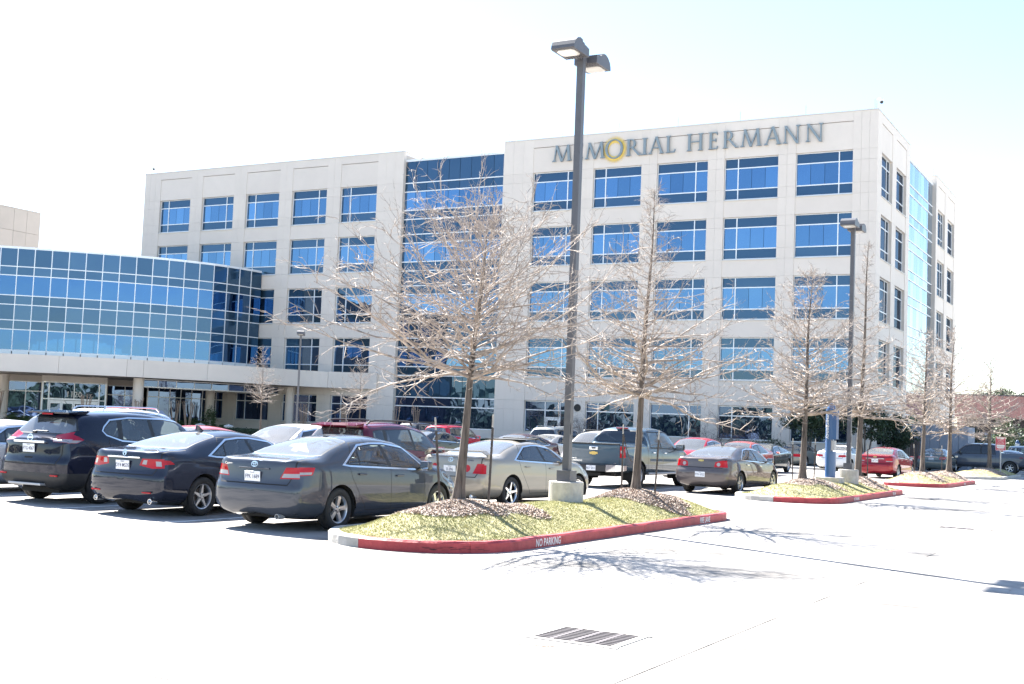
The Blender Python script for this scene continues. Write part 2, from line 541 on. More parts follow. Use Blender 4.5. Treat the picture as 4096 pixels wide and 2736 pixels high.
def make_island(ii, I, red, dens):
    root = empty('traffic_island', (XC, (I['y0'] + I['y1']) / 2, 0))
    tag(root, kind='structure')
    inv = -root.location
    A, B, C_, D_ = outline(I, 0), outline(I, .03), outline(I, .15), outline(I, .15)
    n = len(A)
    # kerb stones, about three metres each
    step, start = 7, 0
    yn = I['y0'] + RAD
    while start < n:
        end = min(start + step, n)
        idx = [k % n for k in range(start, end + 1)]
        V, F = [], []
        for q, k in enumerate(idx):
            def sh(p):
                if q == 0 or q == len(idx) - 1:
                    o = A[idx[1]] if q == 0 else A[idx[-2]]
                    a = A[k]
                    L = math.hypot(o[0] - a[0], o[1] - a[1])
                    return (p[0] + (o[0] - a[0]) / L * .004, p[1] + (o[1] - a[1]) / L * .004)
                return p
            a, b, c = sh(A[k]), sh(B[k]), sh(C_[k])
            j = .004 * math.sin(k * 1.9)
            V += [(a[0], a[1], 0), (a[0], a[1], .125), (b[0], b[1], .152 + j), (c[0], c[1], .15 + j), (c[0], c[1], 0)]
        for q in range(len(idx) - 1):
            for s in range(4):
                F.append((q * 5 + s, (q + 1) * 5 + s, (q + 1) * 5 + s + 1, q * 5 + s + 1))
        e = (len(idx) - 1) * 5
        F += [(4, 3, 2, 1, 0), (e, e + 1, e + 2, e + 3, e + 4)]
        mid = A[idx[len(idx) // 2]]
        isred = red and ((mid[0] > -10.0 and mid[1] < yn + .1) or (mid[0] > XC and mid[1] >= yn)) and mid[1] < I['y1'] - .6
        V = [(v[0] + inv.x, v[1] + inv.y, v[2]) for v in V]
        fix_normals(obj('kerb_stone', V, F, 'kerb_red' if isred else 'concrete_raw', root))
        start = end
    # earth mound
    V, F = [], []
    ny, nx = int((I['y1'] - I['y0']) / .14), 24
    gi = {}
    for a in range(ny + 1):
        y = I['y0'] + .06 + (I['y1'] - I['y0'] - .12) * a / ny
        yc = min(max(y, I['y0'] + RAD), I['y1'] - RAD)
        hw = math.sqrt(max(0, (RAD - .1) ** 2 - (y - yc) ** 2))
        for b in range(nx + 1):
            x = XC + hw * (2 * b / nx - 1)
            V.append((x + inv.x, y + inv.y, iheight(I, x, y)))
    for a in range(ny):
        for b in range(nx):
            F.append((a * (nx + 1) + b, a * (nx + 1) + b + 1, (a + 1) * (nx + 1) + b + 1, (a + 1) * (nx + 1) + b))
    obj('soil', V, F, 'soil_grass', root, smooth=True)
    # turf blades and mulch chips
    rr = random.Random(50 + ii)
    GV, GF, MV, MF = [], [], [], []
    def mulchness(x, y):
        m = 9.0
        for (tx, ty) in I['trees']:
            a = math.atan2(y - ty, x - tx)
            e = 1 + .16 * math.sin(3 * a + tx * 9) + .1 * math.sin(7 * a + ty)
            m = min(m, math.hypot((x - tx) / .93, (y - ty) / 1.35) / e)
        return m
    area = (I['y1'] - I['y0']) * 2 * RAD
    for _ in range(int(area * dens)):
        x, y = rr.uniform(XA, XB), rr.uniform(I['y0'], I['y1'])
        d = idist(I, x, y)
        if d < .13:
            continue
        z = iheight(I, x, y)
        m = mulchness(x, y)
        patch = .5 + .5 * math.sin(x * 4.1 + 1.3 * math.sin(y * 2.3)) * math.sin(y * 3.3 + x)
        if m > 1 + rr.uniform(-.1, .15):
            if rr.random() < .6 + .4 * patch:
                a, s, t = rr.uniform(0, 6.283), rr.uniform(.004, .008) * (1 if ii == 0 else 1.8), rr.uniform(.012, .032)
                lx, ly = rr.uniform(-.04, .04), rr.uniform(-.04, .04)
                k = len(GV)
                GV += [(x - s * math.cos(a), y - s * math.sin(a), z - .005), (x + s * math.cos(a), y + s * math.sin(a), z - .005), (x + lx, y + ly, z + t)]
                GF.append((k, k + 1, k + 2))
        if m < 1.12 and rr.random() < .9:
            for _q in range(1):
                xx, yy = x + rr.uniform(-.05, .05), y + rr.uniform(-.05, .05)
                a, l, w = rr.uniform(0, 6.283), rr.uniform(.018, .045), rr.uniform(.005, .012)
                tz, tw = rr.uniform(-.022, .022), rr.uniform(-.008, .008)
                ca, sa = math.cos(a), math.sin(a)
                zz = iheight(I, xx, yy) + .012
                k = len(MV)
                MV += [(xx - l * ca - w * sa, yy - l * sa + w * ca, zz - tz + tw), (xx - l * ca + w * sa, yy - l * sa - w * ca, zz - tz - tw), (xx + l * ca + w * sa, yy + l * sa - w * ca, zz + tz - tw), (xx + l * ca - w * sa, yy + l * sa + w * ca, zz + tz + tw)]
                MF.append((k, k + 1, k + 2, k + 3))
    words = ['nearest island under the large bare tree', 'second island with the blue phone pillar', 'third island beyond the phone pillar', 'far island with the red notice sign']
    tag(obj('grass', GV, GF, 'grass_blade'), 'thin yellow green winter turf on the ' + words[ii], 'grass', kind='stuff')
    # mulch bed surface following the mound
    for (tx, ty) in I['trees']:
        NR, NA = 7, 30
        V = [(tx, ty, iheight(I, tx, ty) + .012)]
        for r_ in range(1, NR + 1):
            for k in range(NA):
                a = 2 * math.pi * k / NA
                e = (1 + .16 * math.sin(3 * a + tx * 9) + .1 * math.sin(7 * a + ty)) * r_ / NR
                x, y = tx + .93 * e * math.cos(a), ty + 1.35 * e * math.sin(a)
                if idist(I, x, y) < .14:
                    dd = .14 - idist(I, x, y)
                    x += dd if x < XC else -dd
                V.append((x, y, iheight(I, x, y) + (.012 if r_ < NR else -.01)))
        F = [(0, 1 + k, 1 + (k + 1) % NA) for k in range(NA)]
        for r_ in range(NR - 1):
            for k in range(NA):
                a0, a1 = 1 + r_ * NA + k, 1 + r_ * NA + (k + 1) % NA
                F.append((a0, a0 + NA, a1 + NA, a1))
        V = [(v[0] + inv.x, v[1] + inv.y, v[2]) for v in V]
        obj('mulch_bed', V, F, 'mulch', root, smooth=True)
    if MV:
        tag(obj('mulch', MV, MF, 'mulch_chip'), 'brown bark mulch chips around the trunks on the ' + words[ii], 'mulch', kind='stuff')
    return root
ROOTS = []
for ii, I in enumerate(ISL):
    ROOTS.append(make_island(ii, I, ii < 3, (4200, 1300, 700, 450)[ii]))

def kerb_text(root, txt, y, size, sx):
    V, F = text_mesh(txt, size, 0, 'CENTER', sx)
    V = [(XB + .0035 - root.location.x, y + v[0] - root.location.y, .066 + v[1]) for v in V]
    obj('painted_letters', V, F, 'paint_white', root)
kerb_text(ROOTS[0], 'NO PARKING', 15.85, .155, .84)
kerb_text(ROOTS[0], 'FIRE LANE', 22.5, .15, .84)
kerb_text(ROOTS[1], 'NO PARKING', 35.1, .135, .78)
kerb_text(ROOTS[1], 'FIRE LANE', 40.3, .135, .78)
kerb_text(ROOTS[2], 'FIRE LANE', 55.0, .135, .78)
# tyre scuffs on the nose of the nearest kerb
V, F = [], []
for k in range(26):
    t = math.pi + math.pi * rng.uniform(.66, .86)
    r_, z_, w_, h_ = RAD + .003, rng.uniform(.03, .085), rng.uniform(.015, .06), rng.uniform(.004, .012)
    n = len(V)
    for (dt, dz) in ((-w_, 0), (w_, h_ * .4), (w_, h_), (-w_, h_ * .6)):
        V.append((XC + r_ * math.cos(t + dt / RAD) - ROOTS[0].location.x, ISL[0]['y0'] + RAD + r_ * math.sin(t + dt / RAD) - ROOTS[0].location.y, z_ + dz))
    F.append((n, n + 1, n + 2, n + 3))
obj('tyre_scuffs', V, F, 'scuff', ROOTS[0])

# storm drain grates
def grate(x0, x1, y0, y1, label):
    t = empty('drain_grate', ((x0 + x1) / 2, (y0 + y1) / 2, 0))
    tag(t, label, 'drain grate', 'drain grates set in the concrete')
    w, h = (x1 - x0) / 2, (y1 - y0) / 2
    b = MB()
    for s in (-1, 1):
        b.box(-w - .05, w + .05, s * h - .03, s * h + .03, -.02, .008)
        b.box(s * w - .03, s * w + .03, -h + .031, h - .031, -.02, .008)
    b.build('frame', 'concrete_raw', t)
    obj('pit', [(-w, -h, .0025), (w, -h, .0025), (w, h, .0025), (-w, h, .0025)], [(0, 1, 2, 3)], 'grate_pit', t)
    for k in range(1, 4):
        piece('rib', 'grate_iron', -w + 2 * w * k / 4 - .018, -w + 2 * w * k / 4 + .018, -h + .032, h - .032, .003, .0085, t)
    for k in range(10):
        y = -h + 2 * h * (k + .5) / 10
        piece('bar', 'grate_iron', -w + .032, w - .032, y - .010, y + .010, .003, .008, t)
grate(-4.64, -3.89, 8.88, 9.56, 'large slotted iron drain grate in the foreground concrete, twigs lying beside it')
grate(-4.36, -3.60, 26.12, 26.62, 'small slotted iron drain grate far back in the open driveway')
tw = MB()
for (a, b) in (((-4.52, 8.5), (-4.16, 8.62)), ((-4.4, 8.56), (-4.2, 8.52)), ((-4.47, 8.62), (-4.34, 8.66)), ((-4.3, 8.58), (-4.26, 8.68))):
    tw.tube((a[0], a[1], .006), (b[0], b[1], .012), .003, .002, 5)
tag(tw.build('fallen_twig', 'bark_tan'), 'dry brown twigs lying on the concrete beside the foreground drain', 'twig')
lf = MB()
for k in range(120):
    x, y = rng.uniform(-14, 6), rng.uniform(5, 26)
    if XA - .2 < x < XB + .1 and y > 13:
        continue
    a, s = rng.uniform(0, 6.3), rng.uniform(.008, .026)
    lf.add([(x - s * math.cos(a), y - s * math.sin(a), .003), (x + s * .35 * math.sin(a), y - s * .35 * math.cos(a), .009), (x + s * math.cos(a), y + s * math.sin(a), .004), (x - s * .35 * math.sin(a), y + s * .35 * math.cos(a), .008)], [(0, 1, 2, 3)])
tag(lf.build('leaf_litter', 'mulch_chip'), 'scattered dry leaf bits on the open concrete', 'litter', kind='stuff')
# ------------------------------------------------------------------ main building
FY_, SX_ = 80.70, -17.46
FLOORS = [8.52, 12.72, 16.92, 21.12]              # window heads of storeys two to five
ZTOP = 23.69
class Face:
    """maps along-wall, outward, up to the world: 'front' looks to -y, 'side' looks to +x"""
    def __init__(s, kind, base):
        s.kind, s.base = kind, base
    def box(s, a0, a1, o0, o1, z0, z1):
        if s.kind == 'front':
            return (a0, a1, s.base - o1, s.base - o0, z0, z1)
        return (s.base + o0, s.base + o1, a0, a1, z0, z1)
    def piece(s, name, m, a0, a1, o0, o1, z0, z1, parent=None, tilt=0.0):
        ax = random.Random(int(a0 * 1000) ^ int(z0 * 777))
        t = (ax.uniform(-tilt, tilt), 0, ax.uniform(-tilt, tilt)) if s.kind == 'front' else (0, ax.uniform(-tilt, tilt), ax.uniform(-tilt, tilt))
        return piece(name, m, *s.box(a0, a1, o0, o1, z0, z1), parent=parent, rot=t)
    def mbox(s, b, a0, a1, o0, o1, z0, z1, m=0):
        b.box(*s.box(a0, a1, o0, o1, z0, z1), m=m)
J = .004
OG = -.24                                          # glass plane behind the wall face
def window(face, a0, a1, head, sill, side, root, ground=False, fl=0):
    """one office window: white frame, panes of vision and spandrel glass"""
    b = MB()
    w = .035
    zs = [sill, head] if ground else [sill, sill + .74, head - .72, head]
    if ground:
        zs = [sill, head - .67, head]
    mul = a0 + .95 if side < 0 else a1 - .95
    face.mbox(b, a0, a1, OG - .05, OG + .035, head - .05, head)
    face.mbox(b, a0, a1, OG - .05, OG + .05, sill, sill + .07)
    face.mbox(b, a0, a0 + .035, OG - .05, OG + .034, sill + .071, head - .051)
    face.mbox(b, a1 - .035, a1, OG - .05, OG + .034, sill + .071, head - .051)
    for z in zs[1:-1]:
        face.mbox(b, a0 + .036, a1 - .036, OG - .04, OG + .033, z - w, z + w)
    for q in range(len(zs) - 1):
        zA = zs[q] + (.072 if q == 0 else w + .001)
        zB = zs[q + 1] - (.052 if q == len(zs) - 2 else w + .001)
        face.mbox(b, mul - w, mul + w, OG - .04, OG + .032, zA, zB)
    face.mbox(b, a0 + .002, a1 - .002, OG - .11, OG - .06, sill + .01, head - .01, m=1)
    o = b.build('window', ['mullion', 'mullion_dark'], root)
    cols = ([(a0, mul)] + [(mul + (a1 - mul) * k / 3, mul + (a1 - mul) * (k + 1) / 3) for k in range(3)]) if side < 0 else ([(a0 + (mul - a0) * k / 3, a0 + (mul - a0) * (k + 1) / 3) for k in range(3)] + [(mul, a1)])
    for q in range(len(zs) - 1):
        cc = cols if (q == 1 and not ground) or (ground and q == 0) else ([(a0, mul), (mul, a1)])
        for (c0, c1) in cc:
            m = 'glass_side' if face.kind == 'side' else 'glass_dark' if ground else ('glass_vision' if q == 1 else 'glass_spandrel')
            face.piece('pane', m, c0 + .012, c1 - .012, OG - .03, OG - .015, zs[q] + .01, zs[q + 1] - .01, o, tilt=.004)
    return o
def clad(face, s0, s1, wins, root, ground=True, zbase=0.0):
    """precast panels, sills and windows of one wing face between s0 and s1"""
    D = -.34
    spans, p = [], s0
    for (a, b_) in wins:
        spans.append((p, a))
        p = b_
    spans.append((p, s1))
    zrows = []
    if ground:
        zrows += [(zbase, .72), (.72, 1.48), (1.48, 3.11), (3.11, 3.80), (3.80, 5.54)]
    for h in FLOORS:
        zrows += [(h - 2.98, h - 2.24), (h - 2.24, h - .72), (h - .72, h)] + ([(h, h + 1.22)] if h < 21 else [(h, ZTOP)])
    for (a, b_) in spans:
        n = max(1, int(round((b_ - a) / .62)))
        n = min(n, 3)
        for (z0, z1) in zrows:
            bb = MB()
            for k in range(n):
                x0, x1 = a + (b_ - a) * k / n, a + (b_ - a) * (k + 1) / n
                face.mbox(bb, x0 + (J if k else .001), x1 - (J if k < n - 1 else .001), D, 0, z0 + J, z1 - J)
            bb.build('wall_panel', 'precast', root)
    for i, (a, b_) in enumerate(wins):
        if ground:
            face.piece('wall_panel', 'precast', a + J, b_ - J, D, -.03, zbase, .72, root)
            face.piece('wall_panel', 'precast', a + J, b_ - J, D, -.012, .73, 1.46, root)
            face.piece('wall_panel', 'precast', a + J, b_ - J, D, -.03, 3.81, 5.50, root)
            face.piece('sill', 'coping', a - .02, b_ + .02, OG + .052, .03, 1.462, 1.50, root)
        for h in FLOORS:
            face.piece('wall_panel', 'precast', a + J, b_ - J, D, -.03, h + .01, h + 1.17 if h < 21 else 23.02, root)
            face.piece('sill', 'coping', a - .03, b_ + .03, OG + .052, .035, h - 3.03, h - 2.985, root)
        face.piece('wall_panel', 'precast', a + J, b_ - J, D, 0, 23.06, ZTOP - J, root)
def wins(first, pitch, width, n):
    return [(first + pitch * k, first + pitch * k + width) for k in range(n)]
FRONT, SIDE = Face('front', FY_), Face('side', SX_)
RW = wins(-43.21, 5.07, 3.85, 5)
LW = wins(-81.80, 5.11, 3.71, 5)
SW1 = [(82.0, 85.5), (86.85, 90.35)]
SW2 = [(103.62, 107.12), (108.47, 111.97)]

wing = empty('hospital_wing', (-31.6, 86, 0))
tag(wing, 'cream five storey block carrying the big letters, its corner facing the driveway', 'building', 'precast blocks of the hospital')
wing_l = empty('hospital_wing', (-69, 86, 0))
tag(wing_l, 'cream five storey block without lettering, partly behind the curved glass pavilion', 'building', 'precast blocks of the hospital')
wing_b = empty('hospital_wing', (-30, 108, 0))
tag(wing_b, 'cream block end at the far right, behind the pale glass strip of the side wall', 'building', 'precast blocks of the hospital')
def kids_fix(root):
    """children were built in world coordinates: keep them in place under the shifted root"""
    for c in root.children:
        c.location = c.location - root.location
for (root, face, s0, s1, W, g) in ((wing, FRONT, -45.80, -17.46, RW, True), (wing, SIDE, 80.71, 91.6, SW1, True), (wing_l, FRONT, -83.80, -55.10, LW, True), (wing_b, SIDE, 102.8, 113.6, SW2, True)):
    if face.kind == 'side':
        s0 += .34 if root is wing else 0
    clad(face, s0, s1, W, root)
    for i, (a, b_) in enumerate(W):
        sd = (1 if i % 2 == 0 else -1) if root is not wing_l else (-1 if i % 2 == 0 else 1)
        for h in FLOORS:
            window(face, a, b_, h, h - 2.96, sd, root)
        if not (root is wing and face.kind == 'front' and i == 0):
            window(face, a, b_, 3.78, 1.48, sd, root, ground=True)
# front return of the far block and core walls
FB = Face('front', 102.8)
for z0, z1 in [(0, 5.54)] + [(h - 2.98, h + 1.22 if h < 21 else ZTOP) for h in FLOORS]:
    FB.piece('wall_panel', 'precast', SX_ - .62, SX_ - .345, -.25, 0, z0 + J, z1 - J, wing_b)
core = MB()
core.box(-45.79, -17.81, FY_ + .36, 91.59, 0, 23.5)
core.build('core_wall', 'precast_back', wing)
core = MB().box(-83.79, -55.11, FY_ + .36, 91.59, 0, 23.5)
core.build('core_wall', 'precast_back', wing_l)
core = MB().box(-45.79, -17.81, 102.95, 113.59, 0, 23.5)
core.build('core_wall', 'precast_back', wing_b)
for root, bx in ((wing, (-45.82, -17.43, FY_ - .03, 91.62)), (wing_l, (-83.83, -55.07, FY_ - .03, 91.62)), (wing_b, (-45.8, -17.43, 102.77, 113.63))):
    b = MB()
    x0, x1, y0, y1 = bx
    b.box(x0, x1, y0, y0 + .42, ZTOP, ZTOP + .07)
    b.box(x1 - .42, x1, y0 + .421, y1, ZTOP, ZTOP + .07)
    b.box(x0, x0 + .42, y0 + .421, y1, ZTOP, ZTOP + .07)
    b.build('coping', 'coping', root)
    for k in range(7):
        xx = x0 + .3 + (x1 - x0 - .6) * k / 6
        piece('lightning_rod', 'steel_grey', xx - .012, xx + .012, y0 + .2, y0 + .224, ZTOP + .07, ZTOP + .75, root)
# ground floor bay with the service door
a, b_ = RW[0]
bb = MB()
w = .04
for (x0, x1, z0, z1) in ((a, b_, 3.73, 3.78), (a, b_, 3.07, 3.14), (a, a + .05, .3, 3.06), (-41.56, -41.48, .3, 3.06), (-40.31, -40.23, .3, 3.06), (b_ - .05, b_, .3, 3.06), (-41.47, -40.32, 2.52, 2.60), (-41.56, -41.49, 3.145, 3.725), (-40.31, -40.24, 3.145, 3.725), (a, -41.565, 1.45, 1.5)):
    FRONT.mbox(bb, x0, x1, OG - .05, OG + .04, z0, z1)
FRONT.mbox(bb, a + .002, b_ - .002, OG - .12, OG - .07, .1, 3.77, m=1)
ow = bb.build('window', ['mullion', 'mullion_dark'], wing)
for (x0, x1, z0, z1) in ((a, -41.56, 3.14, 3.73), (-41.48, -40.31, 3.14, 3.73), (-40.23, b_, 3.14, 3.73), (a, -41.56, 1.5, 3.07), (-41.48, -40.31, 2.6, 3.07), (-40.23, b_, .3, 3.07)):
    FRONT.piece('pane', 'glass_dark', x0, x1, OG - .03, OG - .015, z0, z1, ow, tilt=.003)
dd = MB()
for (x0, x1, z0, z1) in ((-41.47, -41.30, .3, 2.51), (-40.49, -40.32, .3, 2.51), (-41.299, -40.491, 2.36, 2.51), (-41.299, -40.491, .3, .6)):
    FRONT.mbox(dd, x0, x1, OG - .04, OG + .02, z0, z1)
do = dd.build('door', 'mullion', wing)
FRONT.piece('pane', 'glass_dark', -41.299, -40.491, OG - .03, OG - .015, .601, 2.359, do)
FRONT.piece('handle', 'steel_grey', -41.38, -41.35, OG + .021, OG + .06, 1.2, 1.45, do)
# round louvre on the wall beside the door bay
lv = MB()
lv.lathe([(.27, 0), (.27, .05), (.21, .05), (.21, .01), (0, .01)], 24)
for k in range(5):
    lv.box(-.2, .2, -.17 + k * .08, -.14 + k * .08, .012, .04)
lo = lv.build('round_vent', 'black_plastic', None, loc=(-38.75, FY_ - .002, 3.35), rot=(R(90), 0, 0))
tag(lo, 'dark round louvred vent on the wall between the ground floor windows', 'vent')

# ------------------------------------------------------------------ glass links
ZL = [1.48, 3.11, 3.82, 5.54, 6.24, 7.80, 8.52, 9.74, 10.47, 12.03, 12.73, 13.94, 14.67, 16.2, 16.9, 18.14, 18.87, 20.39, 21.11, 22.92]
VIS = {(6.24, 7.80), (10.47, 12.03), (14.67, 16.2), (18.87, 20.39)}
def glass_link(face, s0, s1, n, o, root, pale=False):
    bb = MB()
    for z in ZL:
        face.mbox(bb, s0, s1, o - .05, o + .035, z - .04, z + .04, m=0)
    face.mbox(bb, s0, s1, o - .3, o + .05, 22.965, 23.05)
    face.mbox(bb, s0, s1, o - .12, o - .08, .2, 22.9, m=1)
    face.mbox(bb, s0, s1, o - .3, o + .02, 0, 1.43, m=2)
    bb.build('mullion_grid', ['mullion', 'mullion_dark', 'precast'], root)
    for q in range(len(ZL) - 1):
        for k in range(n):
            x0, x1 = s0 + (s1 - s0) * k / n, s0 + (s1 - s0) * (k + 1) / n
            v = (ZL[q], ZL[q + 1]) in VIS
            m = 'glass_dark' if ZL[q] < 3.5 and not pale else ('glass_vision' if v else 'glass_spandrel')
            if pale:
                m = 'glass_pale'
            face.piece('pane', m, x0 + .016, x1 - .016, o - .04, o - .02, ZL[q] + .035, ZL[q + 1] - .035, root, tilt=.004)
glass_mat('glass_pale', None, (0.80, 0.90, 1.0), mirror=0.55, opaque=(0.05, 0.08, 0.12), wav=0.006)
lk = empty('glass_link', (-50.45, 82, 0))
tag(lk, 'tall blue glass stair tower joining the two cream blocks of the front', 'building', 'glass links of the hospital')
glass_link(FRONT, -55.09, -45.81, 9, -.32, lk)
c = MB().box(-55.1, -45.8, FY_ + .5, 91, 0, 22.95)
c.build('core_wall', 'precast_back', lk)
lk2 = empty('glass_link', (-19, 97, 0))
tag(lk2, 'pale sky reflecting glass strip on the side wall beyond the corner', 'building', 'glass links of the hospital')
glass_link(SIDE, 91.61, 102.79, 9, -.30, lk2, pale=True)
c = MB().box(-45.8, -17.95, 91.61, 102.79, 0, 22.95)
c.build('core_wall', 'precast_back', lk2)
for r_ in (wing, wing_l, wing_b, lk, lk2):
    kids_fix(r_)

# ------------------------------------------------------------------ lettering
def stroke(p0, p1, w):
    """slanted bar with horizontal ends"""
    return [(p0[0] - w / 2, p0[1]), (p0[0] + w / 2, p0[1]), (p1[0] + w / 2, p1[1]), (p1[0] - w / 2, p1[1])]
def foot(x, z, w, up=True):
    s = 1 if up else -1
    return [(x - w / 2, z), (x + w / 2, z), (x + w / 2 - .03, z + s * .035), (x + .05, z + s * .09), (x - .05, z + s * .09), (x - w / 2 + .03, z + s * .035)]
def ring(cx, cz, rx, rz, ix, iz, t0=0, t1=360, n=24):
    q = []
    for k in range(n):
        a0, a1 = R(t0 + (t1 - t0) * k / n), R(t0 + (t1 - t0) * (k + 1) / n)
        q.append([(cx + rx * math.cos(a0), cz + rz * math.sin(a0)), (cx + rx * math.cos(a1), cz + rz * math.sin(a1)), (cx + ix * math.cos(a1), cz + iz * math.sin(a1)), (cx + ix * math.cos(a0), cz + iz * math.sin(a0))])
    return q
GL = {
    'M': (1.30, [stroke((.15, 0), (.28, 1), .07), stroke((.66, -.02), (.28, 1), .15), stroke((.66, -.02), (1.05, 1), .075), stroke((1.15, 0), (1.05, 1), .15), foot(.15, 0, .28), foot(1.15, 0, .32)]),
    'E': (.62, [stroke((.17, 0), (.17, 1), .14), [(.1, 0), (.56, 0), (.61, .17), (.57, .17), (.52, .055), (.1, .055)], [(.1, 1), (.55, 1), (.57, .84), (.53, .84), (.49, .945), (.1, .945)], [(.2, .49), (.44, .49), (.46, .42), (.49, .42), (.49, .62), (.46, .62), (.44, .545), (.2, .545)], foot(.17, 0, .3), foot(.17, 1, .3, False)]),
    'R': (.92, [stroke((.17, 0), (.17, 1), .14), foot(.17, 0, .32), foot(.17, 1, .28, False), [(.2, 1), (.36, 1), (.36, .95), (.2, .95)], [(.2, .46), (.36, .46), (.36, .51), (.2, .51)], stroke((.84, .0), (.40, .5), .15), [(.78, 0), (1.0, 0), (.98, .03), (.84, .06)]] + ring(.34, .73, .27, .27, .14, .21, -90, 90, 12)),
    'I': (.34, [stroke((.17, 0), (.17, 1), .14), foot(.17, 0, .32), foot(.17, 1, .32, False)]),
    'A': (1.05, [stroke((.12, 0), (.50, 1.03), .07), stroke((.90, 0), (.51, 1.03), .15), [(.27, .33), (.75, .33), (.75, .385), (.27, .385)], foot(.12, 0, .27), foot(.90, 0, .32)]),
    'L': (.62, [stroke((.17, 0), (.17, 1), .14), [(.1, 0), (.57, 0), (.62, .2), (.58, .2), (.51, .06), (.1, .06)], foot(.17, 0, .3), foot(.17, 1, .32, False)]),
    'H': (1.02, [stroke((.17, 0), (.17, 1), .14), stroke((.85, 0), (.85, 1), .14), [(.2, .50), (.82, .50), (.82, .555), (.2, .555)], foot(.17, 0, .32), foot(.17, 1, .32, False), foot(.85, 0, .32), foot(.85, 1, .32, False)]),
    'N': (1.10, [stroke((.17, 0), (.17, .98), .07), stroke((.93, -.04), (.17, 1), .16), stroke((.93, 0), (.93, 1), .07), foot(.17, 0, .28), foot(.93, 1, .28, False)]),
    'O': (1.16, ring(.58, .5, .575, .56, .43, .50, 0, 360, 40)),
}
LET = [('M', -41.56, -39.93), ('E', -39.78, -38.98), ('M', -38.84, -37.18), ('O', -37.17, -35.74), ('R', -35.52, -34.34), ('I', -34.27, -33.80), ('A', -33.72, -32.53), ('L', -32.42, -31.66),
       ('H', -30.82, -29.55), ('E', -29.22, -28.46), ('R', -28.14, -27.04), ('M', -26.87, -25.33), ('A', -25.14, -23.93), ('N', -23.85, -22.60), ('N', -22.30, -21.02)]
sg = empty('building_sign', (-31.3, FY_, 22.4))
tag(sg, 'grey serif capitals with a yellow sunburst behind one letter on the parapet', 'sign')
for (ch, x0, x1) in LET:
    w, polys = GL[ch]
    H_ = 1.22 if ch != 'O' else 1.30
    zb = 21.83 if ch != 'O' else 21.79
    b = MB()
    for i, P in enumerate(polys):
        Q = [(x0 + (x1 - x0) * p[0] / w - sg.location.x, zb + p[1] * H_ - sg.location.z) for p in P]
        area = sum(Q[k][0] * Q[(k + 1) % len(Q)][1] - Q[(k + 1) % len(Q)][0] * Q[k][1] for k in range(len(Q)))
        if area < 0:
            Q = Q[::-1]
        b.prism(Q, -.17 - .0015 * (i % 7), -.05, 'y', 0)
    lo = fix_normals(b.build('letter', 'sign_face', sg))
b = MB()
cx, cz = -36.45 - sg.location.x, 22.42 - sg.location.z
for Q in ring(cx, cz, .80, .80, .50, .50, 0, 360, 48):
    b.prism(Q, -.028, -.012, 'y')
NR = 64
for k in range(NR):
    a = 2 * math.pi * k / NR
    h = .036
    L_ = 1.06 if k % 2 == 0 else .98
    b.prism([(cx + .805 * math.cos(a - h), cz + .805 * math.sin(a - h)), (cx + .805 * math.cos(a + h), cz + .805 * math.sin(a + h)), (cx + L_ * math.cos(a), cz + L_ * math.sin(a))], -.026, -.012, 'y')
fix_normals(b.build('sunburst', 'sign_yellow', sg))

# roof cameras
def roof_cam(x, y, label):
    t = empty('security_camera', (x, y, ZTOP + .07))
    tag(t, label, 'camera', 'security cameras on the roof edge')
    b = MB().path([(0, 0, 0), (0, 0, .45), (.03, -.02, .62), (.22, -.05, .70), (.3, -.06, .66)], .018, 6)
    b.build('bracket', 'steel_grey', t)
    b = MB().lathe([(.02, .66), (.11, .64), (.14, .56), (.14, .46), (.12, .44)], 14, c=(.32, -.06, 0))
    b.build('housing', 'paint_white', t)
    b = MB().lathe([(.12, .438), (.11, .36), (.07, .30), (0, .28)], 14, c=(.32, -.06, 0))
    b.build('dome', 'black_plastic', t, smooth=True)
roof_cam(-17.6, FY_ + .1, 'small white dome camera on a bracket at the roof corner above the lettering')
roof_cam(-83.2, FY_ + .1, 'small white dome camera at the left end of the roof without lettering')

# ------------------------------------------------------------------ curved glass pavilion
TH = [(0, 2), (3, 10), (6, 24), (9, 33), (14, 43), (20, 50), (32, 56)]
def theta(s):
    for (a, b_) in zip(TH[:-1], TH[1:]):
        if s <= b_[0]:
            return R(a[1] + (b_[1] - a[1]) * (s - a[0]) / (b_[0] - a[0]))
    return R(TH[-1][1])
PV = [(-69.30, 80.68)]
STEP, NP = 1.27, 23
for k in range(NP):
    x, y = PV[-1]
    for q in range(10):
        t = theta(STEP * (k + (q + .5) / 10))
        x -= math.sin(t) * STEP / 10
        y -= math.cos(t) * STEP / 10
    PV.append((x, y))
ZP = [6.20, 7.80, 8.52, 9.74, 10.47, 12.03, 12.73, 14.16]
pav = empty('glass_pavilion', (-76, 72, 0))
tag(pav, 'curved blue glass entrance pavilion with a white mullion grid above the canopy', 'building')
ox, oy = pav.location.x, pav.location.y
grid = MB()
def oriented(b, p, q, t0, t1, o0, o1, z0, z1, m=0):
    """box along the plan segment p-q (t0..t1 metres), o outward (to the right of travel)"""
    d = Vector((q[0] - p[0], q[1] - p[1])).normalized()
    n = Vector((d.y, -d.x))
    V = []
    for z in (z0, z1):
        for (t, o) in ((t0, o0), (t1, o0), (t1, o1), (t0, o1)):
            V.append((p[0] + d.x * t + n.x * o - b.ox, p[1] + d.y * t + n.y * o - b.oy, z))
    F = [(0, 3, 2, 1), (4, 5, 6, 7), (0, 1, 5, 4), (1, 2, 6, 5), (2, 3, 7, 6), (3, 0, 4, 7)]
    b.add(V, F, m)
MB.ox = MB.oy = 0
grid.ox, grid.oy = ox, oy
